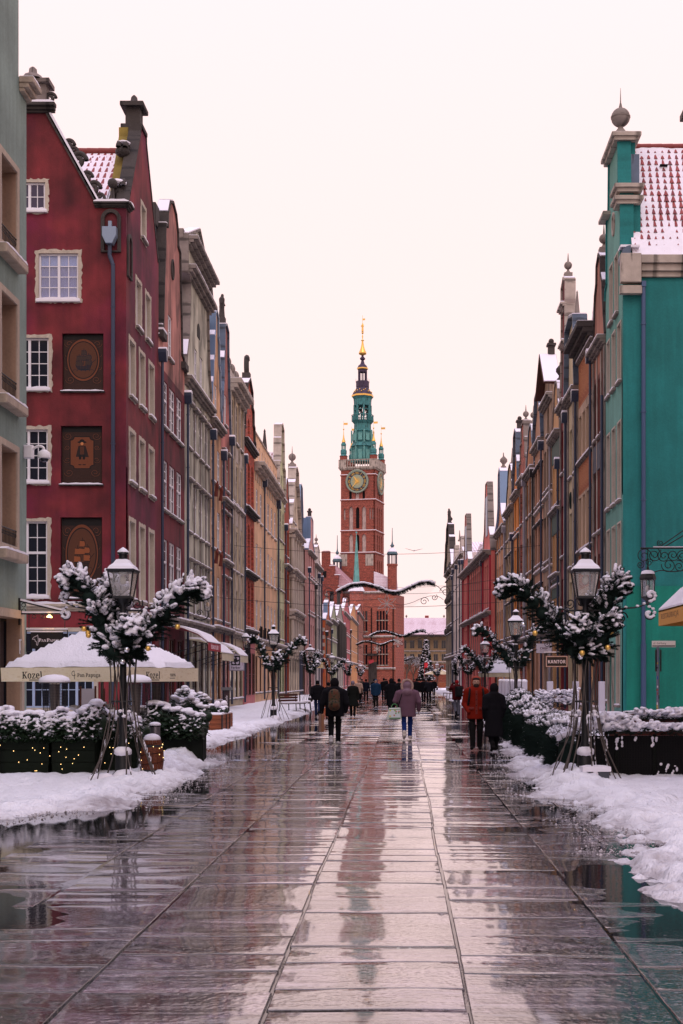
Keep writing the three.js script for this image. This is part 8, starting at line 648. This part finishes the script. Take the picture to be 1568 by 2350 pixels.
// signs on the right shops
hangSign('hanging_sign', 'hanging exchange sign reading KANTOR in white on black', 8, 58, 6.27, 7.25, 2.18, 2.69, canvasTex(256, 128, (c, w, h) => { c.fillStyle = '#c9a79a'; c.fillRect(0, 0, w, h); c.fillStyle = '#17100f'; c.fillRect(12, 12, w - 24, h - 24); c.fillStyle = '#ecdfe4'; c.font = 'bold 54px sans-serif'; c.textAlign = 'center'; c.fillText('KANTOR', w / 2, 86, 214); }), 1);
hangSign('hanging_sign', 'white hanging sign lettered CHEF above the exchange sign', 8, 66, 6.65, 7.45, 2.95, 3.45, canvasTex(256, 160, (c, w, h) => { c.fillStyle = '#d5ced8'; c.fillRect(0, 0, w, h); c.fillStyle = '#4a1f30'; c.font = 'bold 54px sans-serif'; c.textAlign = 'center'; c.fillText('CHEF', w / 2, 100); c.font = '20px sans-serif'; c.fillText("Meat & Friends", w / 2, 130); }), 1);
{ // white terrace further along: plank planter with cross braces, posts, glass and parasol
  const t = thing('terrace_screen', 'white post-and-glass terrace screen along the right shops', 'screen', [5.3, 0, -53]); for (let i = 0; i < 7; i++) { const z = 5 - i * 1.9; mesh('post', cbox(0.22, 1.25, 0.22, 0.02, -0.9, 0.95, z), mat(lin(0.5, 0.48, 0.55), 0.7), t); } for (let i = 0; i < 6; i++) mesh('glass_panel', box(0.012, 0.95, 1.62, -0.9, 1.0, 4.05 - i * 1.9), new THREE.MeshPhysicalMaterial({ color: lin(0.8, 0.8, 0.88), roughness: 0.25, transmission: 0.9, thickness: 0 }), t); for (let i = 0; i < 3; i++) mesh('post', cbox(0.22, 1.25, 0.22, 0.02, -0.9 + (i + 1) * 0.95, 0.95, 5), mat(lin(0.5, 0.48, 0.55), 0.7), t); mesh('post_snow', Array.from({ length: 7 }, (_, i) => sph(0.13, -0.9, 1.58, 5 - i * 1.9, 1, 0.6, 1, 8)), M.snowFine, t).userData.kind = 'stuff'; mesh('kick_board', bb(-1.0, -0.8, 0.05, 0.4, -6.4, 5.1), mat(lin(0.45, 0.43, 0.5), 0.7), t);
  const p = thing('white_planter', 'white crossed-board planter with snowy ball shrubs', 'planter', [4.05, 0, -49]); const pw = mat(lin(0.55, 0.53, 0.62), 0.7); mesh('box', cbox(1.2, 0.55, 0.5, 0.02, 0, 0.3, 0), pw, p); mesh('cross_brace', [place(box(1.15, 0.07, 0.03), 0, 0.3, 0.262, 0, 0, 0.38), place(box(1.15, 0.07, 0.028), 0, 0.3, 0.262, 0, 0, -0.38)], pw, p); for (const x of [-0.3, 0.3]) leafyBush(mesh('ball_shrub', sph(0.2, x, 0.66, 0, 1, 0.9, 1, 10), M.leaf, p), 0.1, 0.05, 0.1, 0.8, 71, 20, 'tuft'); mesh('snow', [sph(0.21, -0.3, 0.74, 0, 1.05, 0.55, 1.05, 10), sph(0.21, 0.3, 0.74, 0, 1.05, 0.55, 1.05, 10), snowSlab(1.15, 0.46, 0.05, 0, 0.57, 0, 2)], M.snowFine, p).userData.kind = 'stuff';
  const u = thing('market_parasol', 'small snow-covered white parasol on the right pavement', 'parasol', [4.95, 0, -70]); mesh('pole', cyl(0.04, 0.04, 2.6, 0, 1.3, 0, 8), M.greystone, u); mesh('canopy', octa([[1.3, 1.95], [0.02, 2.75]], 4), M.canvas, u); mesh('canopy_snow', octa([[1.34, 1.98], [1.25, 2.06], [0.6, 2.5], [0.02, 2.95]], 4), M.snow, u).userData.kind = 'stuff'; mesh('valance', octa([[1.3, 1.75], [1.3, 1.95]], 4), M.canvas, u); const c = thing('folded_parasol', 'folded cream parasol beside the white terrace screen', 'parasol', [5.1, 0, -60]); mesh('cloth', lathe([[0.03, 0.9], [0.2, 1.0], [0.26, 1.5], [0.16, 2.4], [0.05, 3.0]], 9), M.canvas, c); mesh('pole', cyl(0.04, 0.04, 3.1, 0, 1.55, 0, 8), M.greystone, c); }
{ // lit wall lamps in the shop passage
  const t = thing('shop_lamp', 'pair of lit warm shop lamps beside the teal house', 'lamp', [7.75, 2.95, -55.5]); mesh('bracket', [bar([0.25, 0, 0], [0, 0, 0], 0.02, 5), bar([0.25, 0, 0.5], [0, 0, 0.5], 0.02, 5)], M.iron, t); for (const z of [0, 0.5]) { mesh('glowing_bulb', sph(0.09, 0, -0.06, z, 1, 0.7, 1, 10), bulbMat, t); } const p = new THREE.PointLight(0xffb45a, 2.5, 0); p.position.set(-0.15, -0.1, 0.25); t.add(p); }
// ---- square beyond: spruce, bare trees, stall, gull
{ const t = thing('christmas_spruce', 'tall snowy spruce standing in the far square', 'tree', [5, 0, -300]); mesh('trunk', cyl(0.3, 0.05, 10, 0, 5, 0, 8), M.twig, t); const r = rng(81), P = [], f = new Field([-2.6, 0.8, -2.6], [2.6, 10.8, 2.6], 0.13); for (let i = 0; i < 2600; i++) { const v = Math.pow(r(), 1.5), y = 1.2 + v * 9.2, R0 = 2.2 * Math.pow(1 - v, 0.9) + 0.08, a = r() * 6.3, q = 0.45 + 0.55 * r(), o = V(Math.cos(a) * R0 * q * 0.8, y, Math.sin(a) * R0 * q * 0.8), d = V(Math.cos(a), -0.25, Math.sin(a)).normalize(); sprigInto(P, o, d, 0.5, 0.2, r, 5); if (r() < 0.16) f.ball(o.x + d.x * 0.3, o.y + 0.06, o.z + d.z * 0.3, 0.22, 0.1, 0.22, 0.06); } const m = mesh('crown', soup(P), M.fir, t); mesh('snow', f.geo(), M.snowFine, m).userData.kind = 'stuff'; }
function bareTree(label, x, d, h, seed) { const t = thing('bare_tree', label, 'tree', [x, 0, -d], 0, 'bare snowy trees in the far square'), r = rng(seed), L = [], S = []; const grow = (p, dir, len, rad, k) => { const q = p.clone().addScaledVector(dir, len); L.push(bar(p, q, rad, 4)); if (k < 4) S.push(bar(p.clone().add(V(0, rad, 0)), q.clone().add(V(0, rad, 0)), rad * 0.8, 3)); if (k === 0) return; const n = 3; for (let i = 0; i < n; i++) { const d2 = dir.clone().add(V((r() - 0.5) * 1.5, (r() - 0.25) * 0.8, (r() - 0.5) * 1.5)).normalize(); grow(q, d2, len * 0.72, rad * 0.62, k - 1); } }; grow(V(0, 0, 0), V(0, 1, 0), h * 0.28, 0.2, 6); mesh('trunk', L, M.twig, t); mesh('snow', S, M.snowFine, t).userData.kind = 'stuff'; }
bareTree('snowy bare tree in the square left of the spruce', 0.6, 330, 8.5, 82); bareTree('second snowy bare tree behind the first in the square', 2.4, 345, 8.5, 83); bareTree('third snowy bare tree close to the town hall corner', -1.0, 350, 8, 84);
{ const t = thing('market_stall', 'cream canopied market stall with a red pennant in the far square', 'stall', [5.6, 0, -215]); mesh('canopy', [place(extr(poly([[-2.4, 0], [2.4, 0], [0, 0.9]]), 3, 0, -1.5), 0, 2.3, 0)], M.canvas, t); mesh('canopy_snow', place(extr(poly([[-2.4, 0.1], [2.4, 0.1], [0, 1.05]]), 2.9, 0, -1.45), 0, 2.32, 0), M.snow, t).userData.kind = 'stuff'; for (const x of [-2.2, 2.2]) for (const z of [-1.3, 1.3]) mesh('post', cyl(0.05, 0.05, 2.3, x, 1.15, z, 6), M.woodDark, t); mesh('counter', cbox(4.2, 0.95, 0.6, 0.02, 0, 0.48, 1.1), M.wood, t); mesh('pennant', [bar([-2.3, 2, 1.4], [-2.3, 4.2, 1.4], 0.03, 4), box(0.5, 0.8, 0.03, -2.0, 3.8, 1.4)], mat(lin(0.55, 0.02, 0.03), 0.8), t); }
{ const t = thing('gull', 'gull gliding in the pale sky right of the tower', 'bird', [1.1, 16.3, -150], 0.2); const f = new Field([-0.3, -0.15, -0.4], [0.3, 0.2, 0.4], 0.02); f.bone([0, 0, 0.25], [0, 0, -0.25], 0.07, 0.03, 0.03); f.ball(0, 0.03, 0.3, 0.05, 0.05, 0.06, 0.03); mesh('body', f.geo(), mat(lin(0.5, 0.48, 0.5), 0.8), t); for (const s of [-1, 1]) mesh('wing', place(extr(poly([[0, 0], [0.5, 0.02], [1.05, -0.1], [0.5, -0.2], [0, -0.2]]), 0.02, 0), 0, 0, 0, -1.3, 0, 0).applyMatrix4(new THREE.Matrix4().makeScale(s, 1, 1)).applyMatrix4(new THREE.Matrix4().makeRotationZ(s * 0.25)), mat(lin(0.2, 0.19, 0.2), 0.8), t); }
{ const t = thing('overhead_wires', 'thin overhead wires spanning the street between the facades', 'wires', [0, 0, 0]); for (const [y, d] of [[9.4, 76], [7.6, 84], [6.0, 70], [10.5, 120]]) { const P = []; for (let i = 0; i <= 10; i++) P.push([lerp(-9.9, 7.9, i / 10), y - 0.5 * Math.sin(i / 10 * PI), -d]); mesh('wire', tube(P, 0.012, 4, 20), M.ironRough, t); } }
// ---------------------------------------------------------------- people (each body one continuous surface, clothes as colours of it)
const skinMat = new THREE.MeshPhysicalMaterial({ vertexColors: true, roughness: 0.85, specularIntensity: 0.12 });
function hand(f, w, dir, side, t, k = 0.008) { // palm and five fingers hanging along dir from wrist w
  const d = V(...dir).normalize(), s = V(0, 0, 1), n = d.clone().cross(s).normalize(), at = (a, b, c) => V(...w).addScaledVector(d, a).addScaledVector(s, b).addScaledVector(n, c).toArray();
  f.bone(w, at(0.05, 0, 0), 0.026, 0.034, k, t, [0.62, 1, 1]); f.bone(at(0.05, 0, 0), at(0.085, 0, 0), 0.034, 0.032, k, t, [0.62, 1, 1]);
  [[0.03, 0.065], [0.01, 0.078], [-0.01, 0.072], [-0.028, 0.055]].forEach(([b, L]) => { f.bone(at(0.08, b, 0), at(0.08 + L * 0.55, b * 1.05, 0.008 * side), 0.0105, 0.0095, 0.004, t); f.bone(at(0.08 + L * 0.55, b * 1.05, 0.008 * side), at(0.08 + L * 0.95, b, 0.026 * side), 0.0095, 0.008, 0.004, t); });
  f.bone(at(0.025, 0.028, 0), at(0.06, 0.056, 0.008 * side), 0.013, 0.011, 0.005, t); f.bone(at(0.06, 0.056, 0.008 * side), at(0.09, 0.055, 0.02 * side), 0.011, 0.009, 0.004, t); }
function person(o) {
  const { h: H, x, d, face = PI, stride = 0.0, label, pal, coat = 0.44, bulk = 1, cell = 0.021, hood = 0, hat = 0, armL, armR, group, flare = 1, fine = false, beard = false, footY = 0.01, lean = 0 } = o;
  const t = thing('person', label, 'person', [x, footY, -d], face, group); const f = new Field([-0.42 * H / 1.7, -0.03, -0.48], [0.42 * H / 1.7, H + 0.06, 0.48], cell); f.tags = new Uint8Array(f.f.length);
  const P = [pal.skin || [0.36, 0.2, 0.15], pal.head, pal.coat, pal.legs, pal.shoes, pal.extra || pal.coat, [0.03, 0.02, 0.018]]; const k = 0.035, y = v => v * H, lz = z => z + lean * 0;
  const hipX = 0.052 * H, legs = [[-1, stride], [1, -stride]];
  for (const [s, st] of legs) { const kn = [s * hipX * 1.0, y(0.285), st * 0.55 + (st < 0 ? 0.05 : 0.02)], lift = st < 0 ? Math.abs(st) * 0.28 : 0, an = [s * hipX * 0.92, y(0.052) + lift, st + (st < 0 ? -0.06 : 0)]; f.bone([s * hipX, y(0.51), 0], kn, 0.056 * H * Math.min(bulk, 1.1), 0.043 * H, k, 3); f.bone(kn, an, 0.043 * H, 0.034 * H, 0.02, 3); f.bone([an[0], an[1] + 0.09, an[2]], [an[0], an[1] + 0.0, an[2]], 0.033 * H, 0.032 * H, 0.02, 4); const tip = lift ? [an[0] + s * 0.01, an[1] - 0.075, an[2] + 0.07] : [an[0] + s * 0.025, 0.035, an[2] + 0.13]; f.bone([an[0], an[1] - (lift ? 0 : 0.02), an[2] - 0.03], tip, 0.03 * H, 0.024 * H, 0.02, 4, [1, 0.85, 1]); }
  // torso and coat
  const B = bulk; f.bone([0, y(0.535), 0], [0, y(0.66), 0.0], 0.088 * H * B, 0.09 * H * B, k, 2, [1.2, 1, 0.88]); f.bone([0, y(0.66), 0], [0, y(0.775), 0], 0.09 * H * B, 0.094 * H * B, k, 2, [1.28, 1, 0.86]); f.bone([-0.095 * H * B, y(0.8), 0], [0.095 * H * B, y(0.8), 0], 0.048 * H, 0.048 * H, k, 2);
  if (coat < 0.5) { const c = y(coat); f.bone([0, y(0.56), 0], [0, c + 0.02 * H, 0], 0.09 * H * B, 0.096 * H * B * flare, k, 2, [1.2, 1, 0.92]); f.visit([-1, -0.1, -1], [1, c, 1], (q, X, Y, Z) => { if (f.tags[q] === 2 && Y < c) { let best = 1e3; for (const [s, st] of legs) { const zt = st * clamp((y(0.5) - Y) / y(0.45)); best = Math.min(best, Math.hypot(X - s * hipX, Z - zt) - 0.045 * H); } f.f[q] = Math.max(f.f[q], best < 0 ? -0.01 : (c - Y)); if (best < 0.01) f.tags[q] = 3; } }); }
  // arms: shoulder, elbow, wrist
  const arms = [[-1, armL], [1, armR]]; const hands = []; for (const [s, a] of arms) { const A = a || { e: [s * 0.155 * H, y(0.635), -0.02 + s * stride * 0.3], w: [s * 0.15 * H, y(0.49), 0.05 - s * stride * 0.6] }; const sh = [s * 0.118 * H * B, y(0.79), 0]; f.bone(sh, A.e, 0.04 * H * B, 0.036 * H * B, 0.025, 2); f.bone(A.e, A.w, 0.036 * H * B, 0.027 * H * B, 0.02, A.tag ?? 2); if (!A.noHand) { if (fine) hands.push([A.w, [A.w[0] - A.e[0], A.w[1] - A.e[1], A.w[2] - A.e[2]], s, A.glove]); else f.bone(A.w, [A.w[0], A.w[1] - 0.08, A.w[2] + 0.01], 0.022 * H, 0.016 * H, 0.015, A.glove ? 4 : 0, [0.7, 1, 1]); } }
  // neck, head
  const hc = [0, y(0.925), 0.015]; f.bone([0, y(0.82), 0], [0, y(0.88), 0.005], 0.036 * H, 0.032 * H, 0.02, hood ? 2 : 0); f.ball(hc[0], hc[1], hc[2], 0.047 * H, 0.068 * H, 0.056 * H, 0.015, hood || hat ? 0 : 0); f.ball(0, hc[1] - 0.03 * H, hc[2] + 0.014 * H, 0.036 * H, 0.04 * H, 0.042 * H, 0.02, 0); f.ball(0, hc[1] - 0.006 * H, hc[2] + 0.058 * H, 0.008 * H, 0.014 * H, 0.012 * H, 0.01, 0); for (const s of [-1, 1]) { f.ball(s * 0.048 * H, hc[1] - 0.004 * H, hc[2] - 0.002, 0.008 * H, 0.016 * H, 0.011 * H, 0.008, 0); f.ball(s * 0.019 * H, hc[1] + 0.006 * H, hc[2] + 0.05 * H, 0.0075 * H, 0.0055 * H, 0.005 * H, 0.002, 6); } f.ball(0, hc[1] - 0.033 * H, hc[2] + 0.052 * H, 0.016 * H, 0.004 * H, 0.005 * H, 0.002, 6);
  f.ball(0, hc[1] + 0.018 * H, hc[2] - 0.012 * H, 0.054 * H, 0.064 * H, 0.056 * H, 0.01, 1); if (beard) f.ball(0, hc[1] - 0.052 * H, hc[2] + 0.03 * H, 0.036 * H, 0.036 * H, 0.034 * H, 0.01, 6);
  if (hood) { f.ball(0, hc[1] + 0.008 * H, hc[2] - 0.02 * H, 0.066 * H, 0.08 * H, 0.06 * H, 0.012, 1); f.bone([0, y(0.85), -0.01], [0, y(0.83), -0.03], 0.062 * H, 0.075 * H, 0.02, hood === 2 ? 1 : 2, [1.2, 1, 1]); }
  const g = f.geo(P.map(c => c)), parts = [g.toNonIndexed ? g : g]; let geo = g;
  if (hands.length) { const list = [g.toNonIndexed()]; for (const [w, dir, s, gl] of hands) { const q = new Field(w.map(v => v - 0.22), w.map(v => v + 0.22), 0.0055); q.tags = new Uint8Array(q.f.length); hand(q, w, dir, -s, gl ? 4 : 0); list.push(q.geo(P).toNonIndexed()); } geo = mergeGeometries(list); }
  mesh('body', geo, skinMat, t); return t; }
const BK = [0.006, 0.006, 0.008], BLK = { head: [0.008, 0.007, 0.009], coat: [0.008, 0.0075, 0.010], legs: BK, shoes: [0.01, 0.009, 0.01] };
// man in black with camouflage pack and a case
{ const t = person({ h: 1.68, x: -1.74, d: 32.7, face: PI, stride: 0.1, cell: 0.014, fine: true, coat: 0.44, bulk: 1.2, hood: 1, label: 'person in black seen from behind with a camouflage backpack and brown case', pal: { ...BLK, shoes: [0.42, 0.4, 0.42] }, armL: { e: [-0.3, 1.06, -0.05], w: [-0.27, 0.86, 0.02], glove: true }, armR: { e: [0.31, 1.05, -0.02], w: [0.33, 0.84, 0.02], glove: true } });
  const camo = dataTex(128, (x, y) => { const a = fb(x, y, 6, 6, 4, 501), b = fb(x, y, 9, 9, 3, 503); return a > 0.56 ? [0.33, 0.19, 0.12] : b > 0.55 ? [0.20, 0.21, 0.12] : a < 0.42 ? [0.06, 0.06, 0.05] : [0.28, 0.22, 0.16]; }, true, 3.2); const f = new Field([-0.3, 0.8, -0.5], [0.3, 1.5, 0.1], 0.016); f.bone([0, 1.0, -0.24], [0, 1.3, -0.23], 0.13, 0.12, 0.05, 0, [1.15, 1, 0.8]); f.ball(0, 1.04, -0.33, 0.12, 0.1, 0.06, 0.03); mesh('backpack', f.geo(), mat(0xffffff, 0.9, { map: camo }), t); mesh('strap', [-1, 1].map(s => tube([[s * 0.1, 1.33, -0.15], [s * 0.13, 1.4, 0.0], [s * 0.13, 1.2, 0.13]], 0.018, 5, 10)), M.dark, t);
  const c = thing('briefcase', 'upright brown case carried beside the person in black', 'case', [-1.45 - 0.62, 0.56, -32.65], 0.25); mesh('shell', cbox(0.07, 0.44, 0.4, 0.012, 0, 0.02, 0), mat(lin(0.22, 0.095, 0.045), 0.55), c); mesh('handle', tube([[0, 0.24, -0.06], [0, 0.29, -0.03], [0, 0.29, 0.03], [0, 0.24, 0.06]], 0.01, 5, 10), M.dark, c); }
// woman in purple quilted coat
{ const t = person({ h: 1.6, x: 0.08, d: 35.9, face: PI, stride: 0.13, cell: 0.014, fine: true, coat: 0.40, bulk: 1.32, hood: 0, label: 'person in a purple quilted coat and blue jeans walking away', pal: { head: [0.12, 0.06, 0.09], coat: [0.13, 0.07, 0.10], legs: [0.012, 0.03, 0.15], shoes: [0.50, 0.44, 0.40], skin: [0.3, 0.17, 0.13] }, armL: { e: [-0.33, 1.03, -0.05], w: [-0.32, 0.82, 0.03], glove: true }, armR: { e: [0.32, 1.06, 0.0], w: [0.22, 0.98, 0.2], noHand: true } });
  const f = new Field([-0.35, 1.15, -0.3], [0.35, 1.75, 0.35], 0.013); const H = []; for (let i = 0; i <= 16; i++) { const a = i / 16 * 2 * PI; H.push([Math.cos(a) * 0.145, 1.47 + Math.sin(a) * 0.165, -0.03 + Math.sin(a) * 0.05]); } const r = rng(91); for (let i = 0; i < 16; i++) f.bone(H[i], H[i + 1], 0.034 + r() * 0.008, 0.036, 0.01); mesh('fur_hood_trim', f.geo(), mat(lin(0.30, 0.19, 0.16), 1), t); const hd = new Field([-0.3, 1.2, -0.3], [0.3, 1.7, 0.3], 0.015); hd.ball(0, 1.45, -0.01, 0.13, 0.15, 0.11, 0.03); hd.bone([0, 1.32, -0.04], [0, 1.29, -0.06], 0.12, 0.14, 0.03, 0, [1.2, 1, 1]); mesh('hood', hd.geo(), mat(lin(0.14, 0.07, 0.10), 0.6), t); const q = []; for (let i = 0; i < 9; i++) { const y = 0.72 + i * 0.065; q.push(place(flat(new THREE.TorusGeometry(0.2, 0.012, 5, 28)), 0, y, 0, PI / 2, 0, 0, [1.02 + 0.02 * Math.sin(i), 0.8, 1])); } mesh('quilting', q, mat(lin(0.12, 0.062, 0.09), 0.55), t); mesh('bag_strap', [tube([[0.12, 1.32, -0.12], [0.16, 1.34, 0.02], [0.24, 0.95, 0.14]], 0.014, 5, 12), tube([[0.12, 1.32, -0.12], [0.22, 1.0, -0.16], [0.26, 0.8, -0.02]], 0.014, 5, 12)], M.dark, t); const hb = new Field([0.05, 0.5, -0.3], [0.5, 1, 0.3], 0.018); hb.bone([0.3, 0.66, -0.08], [0.3, 0.66, 0.08], 0.1, 0.1, 0.03, 0, [0.7, 1.2, 1]); mesh('shoulder_bag', hb.geo(), M.dark, t);
  const b = thing('shopping_bag', 'flower-printed green and white shopping bag at the side of the purple coat', 'bag', [-0.28, 0.72, -35.75], 0.15); const tx = canvasTex(256, 200, (c, w, h) => { c.fillStyle = '#cfd6da'; c.fillRect(0, 0, w, h); c.fillStyle = '#3f7a45'; c.fillRect(0, h - 22, w, 22); c.fillRect(0, 0, w, 10); const r = rng(6); for (let i = 0; i < 9; i++) { const x = 20 + r() * (w - 40), y = 20 + r() * (h - 60); c.fillStyle = ['#d8c94a', '#c77a6a', '#6fa36a'][i % 3]; for (let k = 0; k < 6; k++) { c.beginPath(); c.arc(x + Math.cos(k) * 11, y + Math.sin(k) * 11, 9, 0, 7); c.fill(); } } }); mesh('body', extr(poly([[-0.21, -0.16], [0.21, -0.15], [0.17, 0.17], [-0.14, 0.16]]), 0.12, 0.02, -0.06), mat(lin(0.5, 0.55, 0.5), 0.7), b); mesh('print', place(flat(new THREE.PlaneGeometry(0.3, 0.26)), 0.01, 0.0, 0.063), mat(0xffffff, 0.7, { map: tx }), b); mesh('handle', tube([[-0.08, 0.16, 0], [-0.03, 0.26, 0], [0.06, 0.26, 0], [0.1, 0.16, 0]], 0.012, 5, 12), mat(lin(0.05, 0.2, 0.06), 0.7), b); }
// couple on the right
{ const t = person({ h: 1.73, x: 1.7, d: 30.9, face: 0, stride: 0.02, cell: 0.013, fine: false, coat: 0.42, bulk: 1.1, beard: true, label: 'bearded person in a red-orange jacket and hat facing the camera', pal: { head: [0.26, 0.03, 0.008], coat: [0.17, 0.012, 0.006], legs: [0.012, 0.011, 0.012], shoes: [0.012, 0.01, 0.01], skin: [0.42, 0.25, 0.19] }, armL: { e: [-0.28, 1.08, -0.04], w: [-0.18, 0.9, 0.12], noHand: true }, armR: { e: [0.28, 1.08, -0.04], w: [0.18, 0.9, 0.12], noHand: true } });
  mesh('pack_strap', [-1, 1].map(s => tube([[s * 0.13, 1.43, -0.1], [s * 0.15, 1.43, 0.08], [s * 0.17, 1.25, 0.15], [s * 0.19, 1.05, 0.08]], 0.026, 5, 14)), M.dark, t); for (const s of [-1, 1]) mesh('pocket_flap', place(cbox(0.13, 0.06, 0.02, 0.006), s * 0.12, 0.98, 0.155, -0.1, s * 0.25, 0), mat(lin(0.15, 0.011, 0.006), 0.8), t); mesh('placket', place(cbox(0.05, 0.56, 0.012, 0.004), 0, 1.12, 0.162), mat(lin(0.15, 0.011, 0.006), 0.8), t); for (let i = 0; i < 4; i++) mesh('button', place(cyl(0.012, 0.012, 0.01, 0, 0, 0, 8, PI / 2, 0, 0), 0, 0.92 + i * 0.13, 0.172), M.dark, t); const hf = new Field([-0.2, 1.45, -0.2], [0.2, 1.8, 0.2], 0.012); hf.ball(0, 1.66, -0.02, 0.108, 0.085, 0.105, 0.02); hf.bone([-0.09, 1.6, -0.02], [-0.095, 1.46, -0.01], 0.03, 0.03, 0.03); hf.bone([0.09, 1.6, -0.02], [0.095, 1.46, -0.01], 0.03, 0.03, 0.03); mesh('hood', hf.geo(), mat(lin(0.26, 0.03, 0.008), 0.85), t); mesh('cap', sph(0.1, 0, 1.665, 0.02, 0.9, 0.42, 0.95, 12), M.dark, t);
  person({ h: 1.56, x: 2.07, d: 30.2, face: R(-160), stride: 0.06, cell: 0.015, coat: 0.22, flare: 1.1, bulk: 1.16, hood: 2, label: 'person in a long black hooded coat standing close to the red jacket', pal: BLK, armL: { e: [-0.24, 1.0, -0.03], w: [-0.22, 0.8, 0.04], glove: true }, armR: { e: [0.24, 1.0, -0.03], w: [0.22, 0.8, 0.04], glove: true } }); }
{ const t = person({ h: 1.6, x: 2.32, d: 57.6, face: R(200), stride: 0.04, coat: 0.46, bulk: 1.2, label: 'person in a dark red jacket and hat raising a camera on the right', pal: { head: [0.22, 0.01, 0.015], coat: [0.06, 0.006, 0.008], legs: [0.12, 0.12, 0.16], shoes: BK }, armL: { e: [-0.26, 1.2, 0.14], w: [-0.1, 1.42, 0.26], glove: true }, armR: { e: [0.26, 1.2, 0.14], w: [0.1, 1.42, 0.26], glove: true } }); mesh('backpack', place(cbox(0.32, 0.45, 0.2, 0.05), 0, 1.1, -0.24), M.dark, t); mesh('camera', [cbox(0.13, 0.09, 0.07, 0.01, 0, 1.46, 0.3), place(cyl(0.035, 0.035, 0.09, 0, 0, 0, 10, PI / 2, 0, 0), 0, 1.46, 0.38)], M.dark, t); }
const walkers = [
  [1.58, -3.8, 57.3, PI, 0.12, 0.46, { ...BLK, legs: [0.015, 0.025, 0.08] }, 'person in a black jacket and jeans walking away on the far left', { bulk: 1.2 }],
  [1.5, -3.4, 58.6, PI, 0.1, 0.4, BLK, 'person in black half hidden beside the jeans walker on the left'],
  [1.57, -2.24, 57, PI, 0.12, 0.3, { ...BLK, head: [0.2, 0.16, 0.2], coat: [0.009, 0.010, 0.009] }, 'person in a grey knitted hat and flaring long dark coat', { flare: 1.5 }],
  [1.62, -2.75, 94, PI, 0.1, 0.46, { ...BLK, coat: [0.008, 0.01, 0.02] }, 'distant person in a navy jacket walking away left of the blue jacket'],
  [1.6, -1.65, 76, 0, 0.02, 0.42, { ...BLK, head: [0.01, 0.06, 0.12], coat: [0.012, 0.035, 0.075], legs: [0.015, 0.015, 0.016] }, 'person in a blue jacket and hood standing in mid street', { hood: 2, bulk: 1.2 }],
  [1.62, -2.3, 100, PI, 0.1, 0.45, BLK, 'distant black-clad person just behind the blue jacket'],
  [1.68, -1.53, 98, PI, 0.1, 0.46, BLK, 'distant person in black with bare ankles, centre left'],
  [1.66, -0.55, 56.5, PI, 0.13, 0.3, { ...BLK, skin: [0.2, 0.12, 0.1] }, 'person in a long black coat with a furry hood, centre', { hood: 2, bulk: 1.15 }],
  [1.66, 0.85, 89, PI, 0.1, 0.42, BLK, 'left person of the dark distant pair, centre right', { bulk: 1.15 }],
  [1.66, 1.33, 89.5, PI, 0.08, 0.42, BLK, 'right person of the dark distant pair, centre right', { bulk: 1.15 }],
  [1.64, 1.66, 88, PI, 0.12, 0.46, { ...BLK, coat: [0.012, 0.012, 0.016] }, 'person in a charcoal jacket walking right of the dark pair'],
  [1.66, -0.28, 70, PI, 0.1, 0.42, BLK, 'black-clad person mostly hidden behind the purple coat'],
  [1.62, -0.02, 72, PI, 0.1, 0.42, { ...BLK, head: [0.36, 0.2, 0.16], coat: [0.05, 0.04, 0.04] }, 'person in a beige knitted hat behind the purple coat'],
  [1.6, -3.0, 86, PI, 0.1, 0.44, { ...BLK, head: [0.4, 0.26, 0.2], coat: [0.42, 0.28, 0.22] }, 'person in a pale beige jacket beyond the grey hat'],
  [1.6, 2.8, 124, 0, 0.05, 0.44, BLK, 'small far figure in black near the right bench'],
  [1.6, -4.2, 130, PI, 0.1, 0.44, { ...BLK, coat: [0.03, 0.02, 0.02] }, 'tiny far figure on the left pavement'],
  [1.6, 0.4, 140, PI, 0.1, 0.44, BLK, 'tiny far figure in the middle of the street'],
  [1.65, -1.0, 118, PI, 0.1, 0.4, BLK, 'far dark figure a little left of the street middle'], [1.6, -3.6, 108, 0, 0.1, 0.44, { ...BLK, coat: [0.05, 0.035, 0.03] }, 'far figure in a brown jacket coming down the left side'], [1.62, 2.1, 112, PI, 0.1, 0.42, { ...BLK, coat: [0.02, 0.02, 0.03] }, 'far figure beside the right-hand charcoal walker'], [1.6, -2.1, 150, PI, 0.1, 0.42, BLK, 'very small figure before the town hall doors'], [1.6, 1.2, 160, PI, 0.1, 0.42, { ...BLK, coat: [0.08, 0.02, 0.02] }, 'very small figure in dull red near the spruce'] ];
walkers.forEach(([h, x, d, face, stride, coat, pal, label, o = {}], i) => person({ h, x, d, face: face + (hsh(i, 3, 5) - 0.5) * 0.3, stride: (i % 2 ? 1 : -1) * stride, coat, pal, label, cell: d < 60 ? 0.018 : 0.023, ...o }));
scene.traverse(o => { if (o.isMesh) { o.castShadow = true; o.receiveShadow = true; } });
renderer.render(scene, camera);
